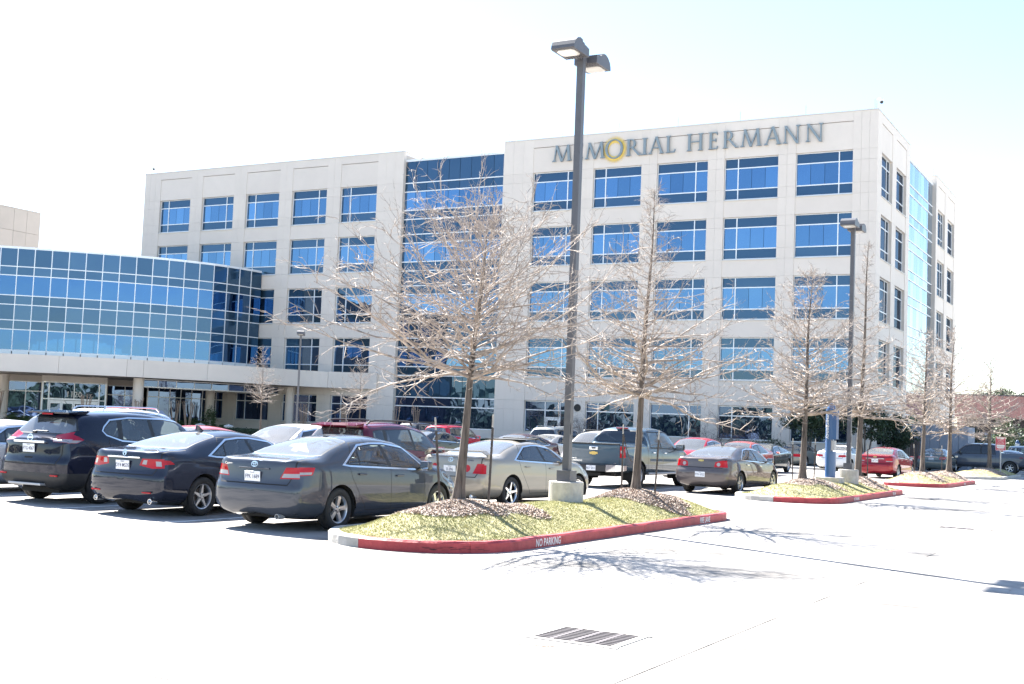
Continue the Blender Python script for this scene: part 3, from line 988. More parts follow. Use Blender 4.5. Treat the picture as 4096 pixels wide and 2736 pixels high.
for k in range(NP):
    p, q = PV[k + 1], PV[k]                       # travel so that the outside is on the right
    L = math.hypot(q[0] - p[0], q[1] - p[1])
    d = ((q[0] - p[0]) / L, (q[1] - p[1]) / L)
    for z in ZP:
        oriented(grid, p, q, .035, L - .035, .03, -.05, z - .035, z + .035)
    oriented(grid, p, q, -.032, .032, .045, -.08, 6.1, 14.22)
    oriented(grid, p, q, .04, L - .04, .025, -.3, 14.2, 14.30)
    oriented(grid, p, q, .04, L - .04, .025, -.1, 5.9, 6.16)
    # floor plates and roof behind the spandrels
    ang = math.atan2(d[1], d[0])
    for r_ in range(len(ZP) - 1):
        v = (ZP[r_], ZP[r_ + 1]) in VIS or r_ == 0
        m = 'glass_clear' if v else 'glass_spandrel'
        rr = random.Random(k * 31 + r_)
        me = unit_cube(m)
        cx, cy = (p[0] + q[0]) / 2, (p[1] + q[1]) / 2
        inst('pane', me, pav, (cx - ox, cy - oy, (ZP[r_] + ZP[r_ + 1]) / 2), (0, rr.uniform(-.003, .003), ang + rr.uniform(-.003, .003)), (L - .05, .012, ZP[r_ + 1] - ZP[r_] - .05))
fix_normals(grid.build('mullion_grid', 'mullion', pav))
# plates, roof and the far wall with its arched window
def offset_pt(k, o):
    a, c_ = PV[max(0, k - 1)], PV[min(NP, k + 1)]
    d = Vector((a[0] - c_[0], a[1] - c_[1])).normalized()
    return (PV[k][0] + d.y * o, PV[k][1] - d.x * o)
inner = [offset_pt(k, -.06) for k in range(NP + 1)]
fl = MB()
for (z0, z1) in ((5.95, 6.12), (9.75, 10.35), (8.6, 8.9), (13.9, 14.1)):
    dep = 14 if z0 != 8.6 else 3.0
    back = [offset_pt(k, -dep) for k in range(NP + 1)]
    if dep == 14:
        back = [(-83.5 + 0 * k, min(80.5, PV[k][1] + 12)) for k in range(NP + 1)]
        back = [(PV[k][0] - 9.5, min(80.5, PV[k][1] + 9.5)) for k in range(NP + 1)]
    for k in range(NP):
        P = [inner[k], inner[k + 1], back[k + 1], back[k]]
        fl.prism([(p[0] - ox, p[1] - oy) for p in P], z0, z1, 'z')
fix_normals(fl.build('floor_plate', 'interior', pav))
bw = MB()
bw.ox, bw.oy = ox, oy
A0, A1 = (PV[NP][0] - 9.4, PV[NP][1] + 9.4), (-83.0, 80.4)
Lw = math.hypot(A1[0] - A0[0], A1[1] - A0[1])
dw = ((A1[0] - A0[0]) / Lw, (A1[1] - A0[1]) / Lw)
# the openings on the far wall, measured along it from A0
c_arch = (-84.6 - A0[0]) * dw[0] + (74.2 - A0[1]) * dw[1]
def bwbox(t0, t1, z0, z1, m=0, th=.2):
    oriented(bw, A0, A1, t0, t1, 0, th, z0, z1, m)
ra = 4.6
t0, t1 = c_arch - ra, c_arch + ra
bwbox(-2, t0, 6.12, 14)
bwbox(t1, Lw, 6.12, 14)
bwbox(t0, t1, 8.35, 10.45)
bwbox(t0, t1, 11.75, 14)
NA = 14
for k in range(NA):
    u0, u1 = -1 + 2 * k / NA, -1 + 2 * (k + 1) / NA
    h = 6.35 + 1.75 * math.sqrt(max(0, 1 - ((u0 + u1) / 2) ** 2))
    bwbox(c_arch + u0 * ra, c_arch + u1 * ra, h, 8.349)
for k in range(7):
    tt = t0 + 2 * ra * k / 6
    bwbox(tt - .06, tt + .06, 6.12, 8.34, th=.12)
    bwbox(tt - .06, tt + .06, 10.451, 11.749, th=.12)
oriented(bw, PV[NP], A0, 0, 13.3, 0, .2, 6.12, 14)
fix_normals(bw.build('rear_wall', 'interior', pav))

# ------------------------------------------------------------------ entrance canopy
BC = [(-56.6, 80.4), (-58.8, 80.0), (-61.2, 79.0), (-62.4, 77.2), (-63.4, 74.4), (-64.9, 71.4), (-66.8, 68.4), (-68.8, 65.6), (-71.2, 63.1), (-73.9, 61.0), (-76.8, 59.3), (-80.0, 57.8), (-84, 56.4)]
def resample(P, step):
    out, acc = [P[0]], 0
    C2 = []
    for i in range(len(P) - 1):
        p0, p1, p2, p3 = P[max(0, i - 1)], P[i], P[i + 1], P[min(len(P) - 1, i + 2)]
        for k in range(8):
            t = k / 8
            C2.append(tuple(.5 * (2 * p1[j] + (p2[j] - p0[j]) * t + (2 * p0[j] - 5 * p1[j] + 4 * p2[j] - p3[j]) * t * t + (-p0[j] + 3 * p1[j] - 3 * p2[j] + p3[j]) * t ** 3) for j in (0, 1)))
    C2.append(P[-1])
    for a, b_ in zip(C2[:-1], C2[1:]):
        L = math.hypot(b_[0] - a[0], b_[1] - a[1])
        while acc + L >= step:
            f = (step - acc) / L
            a = (a[0] + (b_[0] - a[0]) * f, a[1] + (b_[1] - a[1]) * f)
            L = math.hypot(b_[0] - a[0], b_[1] - a[1])
            out.append(a)
            acc = 0
        acc += L
    out.append(P[-1])
    return out
BR = resample(BC, .6)
can = empty('entrance_canopy', (-68, 70, 0))
tag(can, 'long curved cream canopy fascia on round columns over the entrance', 'canopy')
ox, oy = can.location.x, can.location.y
def strip_wall(P, th, z0, z1, name, m, root, ox, oy):
    n = len(P)
    V = []
    for k in range(n):
        a, c_ = P[max(0, k - 1)], P[min(n - 1, k + 1)]
        d = Vector((c_[0] - a[0], c_[1] - a[1])).normalized()
        nx, ny = d.y, -d.x                        # inward
        for (o, z) in ((0, z0), (0, z1), (th, z1), (th, z0)):
            V.append((P[k][0] + nx * o - ox, P[k][1] + ny * o - oy, z))
    F = []
    for k in range(n - 1):
        for s in range(4):
            F.append((k * 4 + s, (k + 1) * 4 + s, (k + 1) * 4 + (s + 1) % 4, k * 4 + (s + 1) % 4))
    F += [(0, 1, 2, 3), tuple((n - 1) * 4 + s for s in (3, 2, 1, 0))]
    return fix_normals(obj(name, V, F, m, root))
k = 0
for n in (7, 9, 8, 8, 2, 8, 9, 9):
    seg = BR[k:k + n + 1]
    if len(seg) < 2:
        break
    # a 15 mm open joint between neighbours
    a, c_ = seg[-2], seg[-1]
    L = math.hypot(c_[0] - a[0], c_[1] - a[1])
    seg[-1] = (c_[0] - (c_[0] - a[0]) / L * .018, c_[1] - (c_[1] - a[1]) / L * .018)
    strip_wall(seg, .3, 4.36, 5.66, 'fascia_panel', 'precast', can, ox, oy)
    k += n
inn = []
for p in BR:
    inn.append((p[0] - 10.0, p[1] + 6.0) if p[1] < 74 else (p[0] - 9.5, 80.6))
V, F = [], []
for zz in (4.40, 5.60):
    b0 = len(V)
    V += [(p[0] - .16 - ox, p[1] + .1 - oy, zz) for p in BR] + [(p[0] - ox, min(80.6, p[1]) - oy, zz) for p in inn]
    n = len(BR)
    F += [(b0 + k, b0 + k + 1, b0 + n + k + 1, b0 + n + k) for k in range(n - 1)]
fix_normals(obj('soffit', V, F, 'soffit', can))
for (x, y, r_) in ((-69.75, 67.75, .40), (-71.6, 77.65, .38), (-64.35, 79.2, .36), (-81.6, 65.0, .42)):
    b = MB().lathe([(r_, .1), (r_, 4.34)], 24)
    b.build('column', 'precast', can, smooth=False, loc=(x - ox, y - oy, 0))
for (x, y) in ((-76.0, 63.5), (-74.0, 65.5), (-72.2, 67.0), (-77.5, 66.5), (-75.0, 68.0)):
    b = MB().lathe([(.1, 4.385), (.1, 4.395)], 12)
    b.build('downlight', 'lens', can, loc=(x - ox, y - oy, 0))
# hanging glass strip behind the fascia
GS = resample([(-71.3, 69.3), (-70.0, 71.4), (-68.8, 73.6), (-67.6, 76.4), (-66.9, 79.0), (-66.7, 80.5)], 1.45)
gb = MB()
gb.ox, gb.oy = ox, oy
for a, c_ in zip(GS[:-1], GS[1:]):
    L = math.hypot(c_[0] - a[0], c_[1] - a[1])
    if L < .5:
        continue
    oriented(gb, a, c_, .03, L - .03, .04, -.06, 3.72, 3.80)
    oriented(gb, a, c_, -.03, .03, .045, -.06, 3.72, 4.36)
    oriented(gb, a, c_, .03, L - .03, .04, -.06, 4.30, 4.358)
    d = math.atan2(a[1] - c_[1], a[0] - c_[0])
    inst('pane', unit_cube('glass_dark'), can, ((a[0] + c_[0]) / 2 - ox, (a[1] + c_[1]) / 2 - oy, 4.05), (0, 0, d), (L - .05, .015, .5))
fix_normals(gb.build('strip_frame', 'mullion', can))

# ------------------------------------------------------------------ entrance front under the canopy
ent = empty('storefront', (-77, 72, 0))
tag(ent, 'recessed glazed entrance front under the canopy with sliding doors numbered 1120', 'storefront')
ox, oy = ent.location.x, ent.location.y
sf = MB()
sf.ox, sf.oy = ox, oy
def storefront(p, q, cols, z0, zt, zh, mullion=.05, wall=4.39):
    """p->q runs left to right as seen from the car park"""
    L = math.hypot(q[0] - p[0], q[1] - p[1])
    ang = math.atan2(q[1] - p[1], q[0] - p[0])
    oriented(sf, p, q, 0, L, .03, -.1, zh, zh + .07)
    oriented(sf, p, q, 0, L, .02, -.25, zh + .071, wall, 1)
    oriented(sf, p, q, 0, L, .03, -.1, .1, z0)
    for k in range(cols + 1):
        t = L * k / cols
        oriented(sf, p, q, t - .035, t + .035, .032, -.1, z0 + .001, zh - .001)
    for k in range(cols):
        ta, tb = L * k / cols + .036, L * (k + 1) / cols - .036
        oriented(sf, p, q, ta, tb, .028, -.08, zt - .035, zt + .035)
        for (a, b_) in ((z0, zt - .036), (zt + .036, zh)):
            tm = (ta + tb) / 2
            rr = random.Random(int(p[0] * 100) + k)
            inst('pane', unit_cube('glass_dark'), ent, (p[0] + (q[0] - p[0]) * tm / L - ox - .02 * math.sin(ang), p[1] + (q[1] - p[1]) * tm / L - oy + .02 * math.cos(ang), (a + b_) / 2), (0, rr.uniform(-.006, .006), ang + rr.uniform(-.006, .006)), (tb - ta, .012, b_ - a))
# note: seen from the car park the left end is the far (low y) end
storefront((-84.2, 64.2), (-80.9, 68.3), 4, .35, 3.12, 3.85)
storefront((-78.3, 72.6), (-76.6, 74.9), 2, .35, 3.12, 3.85)
storefront((-76.5, 75.4), (-74.0, 80.6), 6, .35, 3.12, 3.85)
E0, E1 = (-78.7, 66.3), (-74.9, 69.4)
L = math.hypot(E1[0] - E0[0], E1[1] - E0[1])
for (t0, t1, z0, z1, m) in ((0, .12, .1, 3.9, 0), (.5, .6, .1, 3.8, 0), (L - .6, L - .5, .1, 3.8, 0), (L - .12, L, .1, 3.9, 0), (.121, L - .121, 3.84, 3.9, 0), (.61, L - .61, 2.48, 2.62, 0), (.61, L - .61, 2.36, 2.44, 0), (L / 2 - .03, L / 2 + .03, 2.63, 3.83, 0), (0, L, 3.91, 4.38, 1), (.13, .49, 2.5, 2.56, 0), (L - .49, L - .13, 2.5, 2.56, 0)):
    oriented(sf, E0, E1, t0, t1, .035 + (.001 if z1 > 3.85 else 0), -.1, z0, z1, m)
for e, w in ((E0, (-80.9, 68.3)), (E1, (-78.3, 72.6))):
    oriented(sf, w, e, 0, math.hypot(e[0] - w[0], e[1] - w[1]), .05, -.05, .1, 4.37, 1)
fix_normals(sf.build('frame', ['mullion', 'precast'], ent))
ang = math.atan2(E1[1] - E0[1], E1[0] - E0[0])
def ent_pt(t, o=0.0):
    return (E0[0] + (E1[0] - E0[0]) * t / L - o * math.sin(ang) * -1 - ox, E0[1] + (E1[1] - E0[1]) * t / L - o * math.cos(ang) - oy)
for (t0, t1, z0, z1) in ((.61, L / 2 - .03, 2.63, 3.83), (L / 2 + .03, L - .61, 2.63, 3.83), (.13, .49, .2, 2.5), (L - .49, L - .13, .2, 2.5), (.13, .49, 2.57, 3.83), (L - .49, L - .13, 2.57, 3.83)):
    p = ent_pt((t0 + t1) / 2, -.03)
    inst('pane', unit_cube('glass_dark'), ent, (p[0], p[1], (z0 + z1) / 2), (0, 0, ang), (t1 - t0, .012, z1 - z0))
nd = 4
for k in range(nd):
    t0, t1 = .62 + (L - 1.24) * k / nd, .62 + (L - 1.24) * (k + 1) / nd
    p = ent_pt((t0 + t1) / 2, -.02)
    d = MB()
    w = (t1 - t0) / 2 - .01
    for (a, b_, z0, z1) in ((-w, -w + .09, .2, 2.35), (w - .09, w, .2, 2.35), (-w + .091, w - .091, 2.2, 2.35), (-w + .091, w - .091, .2, .4)):
        d.box(a, b_, -.03, .03, z0, z1)
    do = d.build('door', 'mullion', ent, loc=(p[0], p[1], 0), rot=(0, 0, ang))
    inst('pane', unit_cube('glass_dark'), do, (0, 0, 1.3), (0, 0, 0), (2 * w - .18, .012, 1.8))
V, F = text_mesh('1120', .62, .012, 'CENTER')
p = ent_pt(L / 2, .05)
obj('door_number', V, F, 'paint_white', ent, loc=(p[0], p[1], 2.93), rot=(R(90), 0, ang))
b = MB()
for (x0, x1, y0, y1) in ((-90, -74.5, 81.2, 92),):
    b.box(x0 - ox, x1 - ox, y0 - oy, y1 - oy, .1, 5.5)
b.box(-88 - ox, -79.8 - ox, 74.5 - oy, 80 - oy, .1, 4.2)
b.build('rear_wall', 'interior', ent)

# far left block behind the pavilion
fb = empty('hospital_block', (-114, 88, 0))
tag(fb, 'plain cream panelled block rising behind the pavilion at the left edge', 'building')
ox, oy = fb.location.x, fb.location.y
zz = [0, 5.5, 9.7, 13.9, 17.5, 19.2, 21.2, 23.69]
yy = [80.0, 83.2, 86.4, 89.6, 91.3, 93.15]
for a, c_ in zip(yy[:-1], yy[1:]):
    for z0, z1 in zip(zz[:-1], zz[1:]):
        piece('wall_panel', 'precast_block', -113 - ox, -112.6 - ox, a + .015 - oy, c_ - .015 - oy, z0 + .015, z1 - .015, fb)
b = MB().box(-130 - ox, -112.75 - ox, 70 - oy, 93 - oy, 0, 23.6)
b.build('core_wall', 'precast_back', fb)
piece('coping', 'coping', -113.1 - ox, -112.57 - ox, 70 - oy, 93.2 - oy, 23.7, 23.78, fb)
# ------------------------------------------------------------------ vehicles
def pchip(tab):
    X = np.array([t[0] for t in tab], float)
    Y = np.array([t[1] for t in tab], float)
    h = np.diff(X)
    d = np.diff(Y) / h
    m = np.zeros(len(X))
    for i in range(1, len(X) - 1):
        if d[i - 1] * d[i] > 0:
            w1, w2 = 2 * h[i] + h[i - 1], h[i] + 2 * h[i - 1]
            m[i] = (w1 + w2) / (w1 / d[i - 1] + w2 / d[i])
    m[0], m[-1] = d[0], d[-1]
    def f(x):
        x = min(max(x, X[0]), X[-1])
        i = int(min(max(np.searchsorted(X, x) - 1, 0), len(X) - 2))
        t = (x - X[i]) / h[i]
        return float((2 * t ** 3 - 3 * t ** 2 + 1) * Y[i] + (t ** 3 - 2 * t ** 2 + t) * h[i] * m[i] + (-2 * t ** 3 + 3 * t ** 2) * Y[i + 1] + (t ** 3 - t ** 2) * h[i] * m[i + 1])
    return f
def catmull(P, segs):
    """centripetal-like smooth curve through the points"""
    out = []
    n = len(P)
    for i in range(n - 1):
        p1, p2 = P[i], P[i + 1]
        L = math.dist(p1, p2) + 1e-9
        def tan(j):
            if j == 0 or j == n - 1:
                q = (P[j + 1] if j == 0 else P[j])
                o = (P[j] if j == 0 else P[j - 1])
                l = math.dist(q, o) + 1e-9
                return ((q[0] - o[0]) / l, (q[1] - o[1]) / l)
            a, b, c = P[j - 1], P[j], P[j + 1]
            la, lb = math.dist(a, b) + 1e-9, math.dist(b, c) + 1e-9
            u = ((b[0] - a[0]) / la * lb + (c[0] - b[0]) / lb * la, (b[1] - a[1]) / la * lb + (c[1] - b[1]) / lb * la)
            return (u[0] / (la + lb), u[1] / (la + lb))
        m1, m2 = tan(i), tan(i + 1)
        for k in range(segs[i]):
            t = k / segs[i]
            h = (2 * t ** 3 - 3 * t * t + 1, t ** 3 - 2 * t * t + t, -2 * t ** 3 + 3 * t * t, t ** 3 - t * t)
            out.append(tuple(h[0] * p1[q] + h[1] * L * m1[q] + h[2] * p2[q] + h[3] * L * m2[q] for q in (0, 1)))
    out.append(P[-1])
    return out

def clip(poly, a, b):
    """keep the part of a convex polygon on the left of a->b"""
    out = []
    n = len(poly)
    def s(p):
        return (b[0] - a[0]) * (p[1] - a[1]) - (b[1] - a[1]) * (p[0] - a[0])
    for i in range(n):
        p, q = poly[i], poly[(i + 1) % n]
        sp, sq = s(p), s(q)
        if sp >= 0:
            out.append(p)
        if sp * sq < 0:
            t = sp / (sp - sq)
            out.append((p[0] + (q[0] - p[0]) * t, p[1] + (q[1] - p[1]) * t))
    return out
def ccw(poly):
    a = sum(poly[k][0] * poly[(k + 1) % len(poly)][1] - poly[(k + 1) % len(poly)][0] * poly[k][1] for k in range(len(poly)))
    return poly if a > 0 else poly[::-1]
def grow(poly, d):
    """offset a convex polygon outward (negative: inward)"""
    poly = ccw(poly)
    n = len(poly)
    L = []
    for i in range(n):
        p, q = poly[i], poly[(i + 1) % n]
        l = math.dist(p, q) + 1e-9
        nx, ny = (q[1] - p[1]) / l, -(q[0] - p[0]) / l
        L.append(((p[0] + nx * d, p[1] + ny * d), (q[0] - p[0], q[1] - p[1])))
    out = []
    for i in range(n):
        (p, u), (q, v) = L[i - 1], L[i]
        den = u[0] * v[1] - u[1] * v[0]
        if abs(den) < 1e-9:
            out.append(q)
            continue
        t = ((q[0] - p[0]) * v[1] - (q[1] - p[1]) * v[0]) / den
        out.append((p[0] + u[0] * t, p[1] + u[1] * t))
    return out
AX = {'x': (1, 2), 'y': (0, 2), 'z': (0, 1)}
class Shell:
    """half of a car body as a dense sheet, cut into panels, glass and lamps by outlines projected onto it"""
    def __init__(s, spec):
        s.sp = spec
        s.f = {k: pchip(v) for k, v in spec['tab'].items()}
        s.build()
    def ring(s, y):
        f = s.f
        hw, ws, wr, zb, zm, zs, ze, zr = (f[k](y) for k in ('hw', 'ws', 'wr', 'zb', 'zm', 'zs', 'ze', 'zr'))
        P = [(0, zb), (hw - .16, zb), (hw - .035, zb + .075), (hw, zm), (hw - .35 * (hw - ws), zm + .62 * (zs - zm)), (ws, zs), (ws + (wr - ws) * .46 + .018, zs + (ze - zs) * .5), (wr, ze), (wr * .66, ze + (zr - ze) * .72), (0, zr)]
        return P
    def build(s):
        sp = s.sp
        L = sp['L']
        y0, y1 = sp.get('yr', .16), L - sp.get('yf', .34)
        ys = list(np.linspace(y0, y1, int((y1 - y0) / .075)))
        for k in sp.get('extra', []):
            ys.append(k)
        ys = sorted(set(round(y, 4) for y in ys))
        segs = [3, 2, 3, 4, 4, 5, 5, 4, 5]
        rings = []
        nr, nf = sp.get('nr', .22), sp.get('nf', .42)
        R0 = catmull(s.ring(y0), segs)
        zc = sp.get('zc', .66)
        for q in (0.0, .12, .25, .38, .5):
            rings.append([(x * q, 0.0, zc + (z - zc) * q) for (x, z) in R0])
        for k in range(12, 0, -1):
            t = (k / 13) * math.pi / 2
            q = math.cos(t) ** nr
            rings.append([(x * q, y0 * (1 - math.sin(t)), zc + (z - zc) * q) for (x, z) in R0])
        for y in ys:
            rings.append([(x, y, z) for (x, z) in catmull(s.ring(y), segs)])
        R1 = catmull(s.ring(y1), segs)
        zc1 = sp.get('zcf', .52)
        for k in range(1, 13):
            t = (k / 13) * math.pi / 2
            q = math.cos(t) ** nf
            rings.append([(x * q, y1 + (L - y1) * math.sin(t), zc1 + (z - zc1) * q) for (x, z) in R1])
        for q in (.32, .2, .1, 0.0):
            rings.append([(x * q, L, zc1 + (z - zc1) * q) for (x, z) in R1])
        pr = pchip(sp['prof'])
        pf = pchip(sp.get('proff', [(.2, -.08), (.35, 0), (.6, 0), (.8, -.1), (1.0, -.2)]))
        bow = sp.get('bow', .10)
        bm = bmesh.new()
        G = []
        for rg in rings:
            row = []
            for (x, y, z) in rg:
                wy = max(0, 1 - y / .9) ** 1.5
                wf = max(0, 1 - (L - y) / .9) ** 1.5
                yy = y + (pr(z) + bow * (x / (sp['W'] / 2)) ** 2 * .9) * wy + (pf(z) - .16 * (x / (sp['W'] / 2)) ** 2) * wf
                row.append(bm.verts.new((x, yy, z)))
            G.append(row)
        for a, b in zip(G[:-1], G[1:]):
            for k in range(len(a) - 1):
                bm.faces.new((a[k], b[k], b[k + 1], a[k + 1]))
        bmesh.ops.remove_doubles(bm, verts=list(bm.verts), dist=1e-6)
        bm.normal_update()
        tot = sum(f.normal.x for f in bm.faces)
        if tot < 0:
            bmesh.ops.reverse_faces(bm, faces=list(bm.faces))
            bm.normal_update()
        s.lay = bm.faces.layers.int.new('part')
        s.bm = bm
    def cut(s, axis, poly, label, cond=None, only=None):
        bm, lay = s.bm, s.lay
        poly = ccw([tuple(p) for p in poly])
        i, j = AX[axis]
        lo = (min(p[0] for p in poly), min(p[1] for p in poly))
        hi = (max(p[0] for p in poly), max(p[1] for p in poly))
        F = []
        for f in bm.faces:
            if only is not None and f[lay] not in only:
                continue
            c = [v.co for v in f.verts]
            if min(v[i] for v in c) > hi[0] or max(v[i] for v in c) < lo[0] or min(v[j] for v in c) > hi[1] or max(v[j] for v in c) < lo[1]:
                continue
            if cond is not None and not cond(f):
                continue
            F.append(f)
        n = len(poly)
        for k in range(n):
            if not F:
                return
            p, q = poly[k], poly[(k + 1) % n]
            if math.dist(p, q) < 1e-6:
                continue
            co, no = [0, 0, 0], [0, 0, 0]
            co[i], co[j] = p
            no[i], no[j] = q[1] - p[1], -(q[0] - p[0])
            no = Vector(no).normalized()
            co = Vector(co)
            crossing, inside = [], []
            for f in F:
                d = [(v.co - co).dot(no) for v in f.verts]
                if max(d) <= 1e-5:
                    inside.append(f)
                elif min(d) < -1e-5:
                    crossing.append(f)
            if crossing:
                ge = set(crossing)
                for f in crossing:
                    ge.update(f.edges)
                    ge.update(f.verts)
                r = bmesh.ops.bisect_plane(bm, geom=list(ge), dist=1e-5, plane_co=co, plane_no=no)
                for g in r['geom']:
                    if isinstance(g, bmesh.types.BMFace) and g.is_valid:
                        if (g.calc_center_median() - co).dot(no) < 0:
                            inside.append(g)
            F = list(dict.fromkeys(f for f in inside if f.is_valid))
        for f in F:
            f.normal_update()
            f[lay] = label
        return F
    def outline(s, axis, poly, w, label, cond=None, only=None, closed=True):
        n = len(poly)
        for k in range(n if closed else n - 1):
            p, q = poly[k], poly[(k + 1) % n]
            l = math.dist(p, q)
            if l < 1e-6:
                continue
            u = ((q[0] - p[0]) / l * w / 2, (q[1] - p[1]) / l * w / 2)
            s.cut(axis, [(p[0] - u[0] - u[1], p[1] - u[1] + u[0]), (p[0] - u[0] + u[1], p[1] - u[1] - u[0]), (q[0] + u[0] + u[1], q[1] + u[1] - u[0]), (q[0] + u[0] - u[1], q[1] + u[1] + u[0])], label, cond, only)
    def drop(s, label):
        bm = s.bm
        bmesh.ops.delete(bm, geom=[f for f in bm.faces if f[s.lay] == label], context='FACES')
    def pieces(s):
        """label -> (verts, normals, faces) of the right half"""
        bm = s.bm
        bm.normal_update()
        out = {}
        N = {}
        for v in bm.verts:
            n = v.normal.copy()
            if abs(v.co.x) < 1e-5:
                n.x = 0
                if n.length > 1e-6:
                    n.normalize()
            N[v] = n
        for f in bm.faces:
            d = out.setdefault(f[s.lay], ({}, [], [], []))
            idx = []
            for v in f.verts:
                if v not in d[0]:
                    d[0][v] = len(d[1])
                    d[1].append(v.co[:])
                    d[2].append(N[v][:])
                idx.append(d[0][v])
            d[3].append(idx)
        return {k: (d[1], d[2], d[3]) for k, d in out.items()}

ARCH = 900
# labels: shared by all cars
PAINT, SEAM, PLASTIC, CHROME, PILLAR = 0, 1, 2, 3, 4
BUMPER, TRUNK, DOOR_R, DOOR_F, HOOD, ROOFP = 10, 11, 12, 13, 14, 15
WIN_Q, WIN_R, WIN_F, W_REAR, W_FRONT, WIN_X = 20, 21, 22, 23, 24, 25
TAIL, TAIL_C, HEADL, REFL, GRILLE, TAIL_O = 30, 31, 32, 33, 34, 35
MERGE = {SEAM: PAINT, PLASTIC: PAINT, CHROME: PAINT, PILLAR: PAINT}
side = lambda f: f.normal.x > .30
rear = lambda f: f.normal.y < -.30
front = lambda f: f.normal.y > .25
top = lambda f: f.normal.z > .22
PAINTS = {}
def car_paint(name, col, metal=0.35, rough=0.22):
    if name not in PAINTS:
        mat('paint_' + name, col, rough + .12, metal=metal, coat=1.0, spec=0.0, back=(.05, .05, .05))
        PAINTS[name] = 'paint_' + name
    return PAINTS[name]

def wheel_meshes(r, rr, w, spokes, style, rimmat):
    """tyre and rim, outer face towards +x"""
    t = MB()
    h = w / 2
    t.lathe([(rr * .98, -h * .8), (rr * 1.02, -h * .95), (r * .90, -h), (r * .975, -h * .86), (r, -h * .55), (r, -h * .1), (r * .992, -h * .09), (r * .992, -h * .04), (r, -h * .03), (r, h * .03), (r * .992, h * .04), (r * .992, h * .09), (r, h * .1), (r, h * .55), (r * .975, h * .86), (r * .90, h), (rr * 1.02, h * .95), (rr * .98, h * .8)], 36, axis='x', caps=False)
    tm = mesh_data('tyre', t.V, t.F, ['rubber'], True)
    b = MB()
    b.lathe([(rr * .985, -h * .75), (rr * .90, -h * .3), (rr * .89, h * .55), (rr * .93, h * .82), (rr * .99, h * .9), (rr * .985, h * .70)], 36, m=0, axis='x', caps=False)
    b.lathe([(rr * .92, -h * .12), (.0, -h * .12)], 24, m=1, axis='x')
    b.lathe([(rr * .62, h * .0), (rr * .62, h * .1), (rr * .2, h * .1)], 24, m=2, axis='x', caps=False)
    o0, o1 = h * .30, h * .62
    for k in range(spokes):
        a = 2 * math.pi * k / spokes + .3
        for s in ((0,) if style != 'double' else (-.13, .13)):
            w0, w1 = {'five': (.30, .23), 'fat': (.34, .40), 'thin': (.20, .12), 'double': (.12, .10), 'star': (.34, .17)}[style]
            r0, r1 = rr * .16, rr * .93
            pts = [(r0, -w0 * rr / 2), (r1, -w1 * rr / 2), (r1, w1 * rr / 2), (r0, w0 * rr / 2)]
            V = []
            for o in (0, 1):
                for (p, q) in pts:
                    ca, sa = math.cos(a + s), math.sin(a + s)
                    sh = 1 if o == 0 else .78
                    xx = (o0 if o == 0 else (o1 if p < r0 + .01 else h * .72))
                    V.append((xx, p * ca - q * sh * sa, p * sa + q * sh * ca))
            b.add(V, [(0, 1, 2, 3)[::-1], (4, 5, 6, 7), (0, 1, 5, 4), (1, 2, 6, 5), (2, 3, 7, 6), (3, 0, 4, 7)], 0)
    b.lathe([(rr * .26, h * .3), (rr * .25, h * .66), (rr * .14, h * .70), (0, h * .70)], 20, m=0, axis='x')
    for k in range(5):
        a = 2 * math.pi * k / 5
        b.lathe([(.012, h * .66), (.011, h * .72), (0, h * .72)], 6, m=2, axis='x', c=(0, rr * .2 * math.cos(a), rr * .2 * math.sin(a)))
    rm = mesh_data('rim', b.V, b.F, [rimmat, 'under', 'post_steel'], False, b.M)
    return tm, rm

def plate(parent, y, z, txt, tilt=0.0, back=None, x=0.0, holder='plate_white', foot=None):
    b = MB().rbox(-.152, .152, -.008, .004, -.076, .076, .003)
    o = b.build('licence_plate', holder, parent, loc=(x, y, z), rot=(R(-tilt), 0, 0))
    V, F = text_mesh(txt, .088, 0, 'CENTER', .80)
    V = [(v[0], -.0095, v[1] - .008) for v in V]
    n = len(V)
    V2, F2 = text_mesh('TEXAS', .030, 0, 'CENTER', 1.0)
    V += [(v[0], -.0095, v[1] + .056) for v in V2]
    F = list(F) + [tuple(i + n for i in f) for f in F2]
    obj('lettering', V, F, 'plate_ink', o)
    return o
def badge(parent, txt, x, y, z, size, rotz=0.0, m='chrome', sx=1.1, align='CENTER'):
    V, F = text_mesh(txt, size, .003, align, sx)
    V = [(v[0], -v[2], v[1]) for v in V]
    return obj('badge', V, F, m, parent, loc=(x, y, z), rot=(0, 0, rotz))
def ellipse_ring(b, cx, cz, rx, rz, t, y0, y1, n=20, m=0):
    for Q in ring(cx, cz, rx, rz, rx - t, rz - t, 0, 360, n):
        b.prism(Q[::-1], y0, y1, 'y', m)
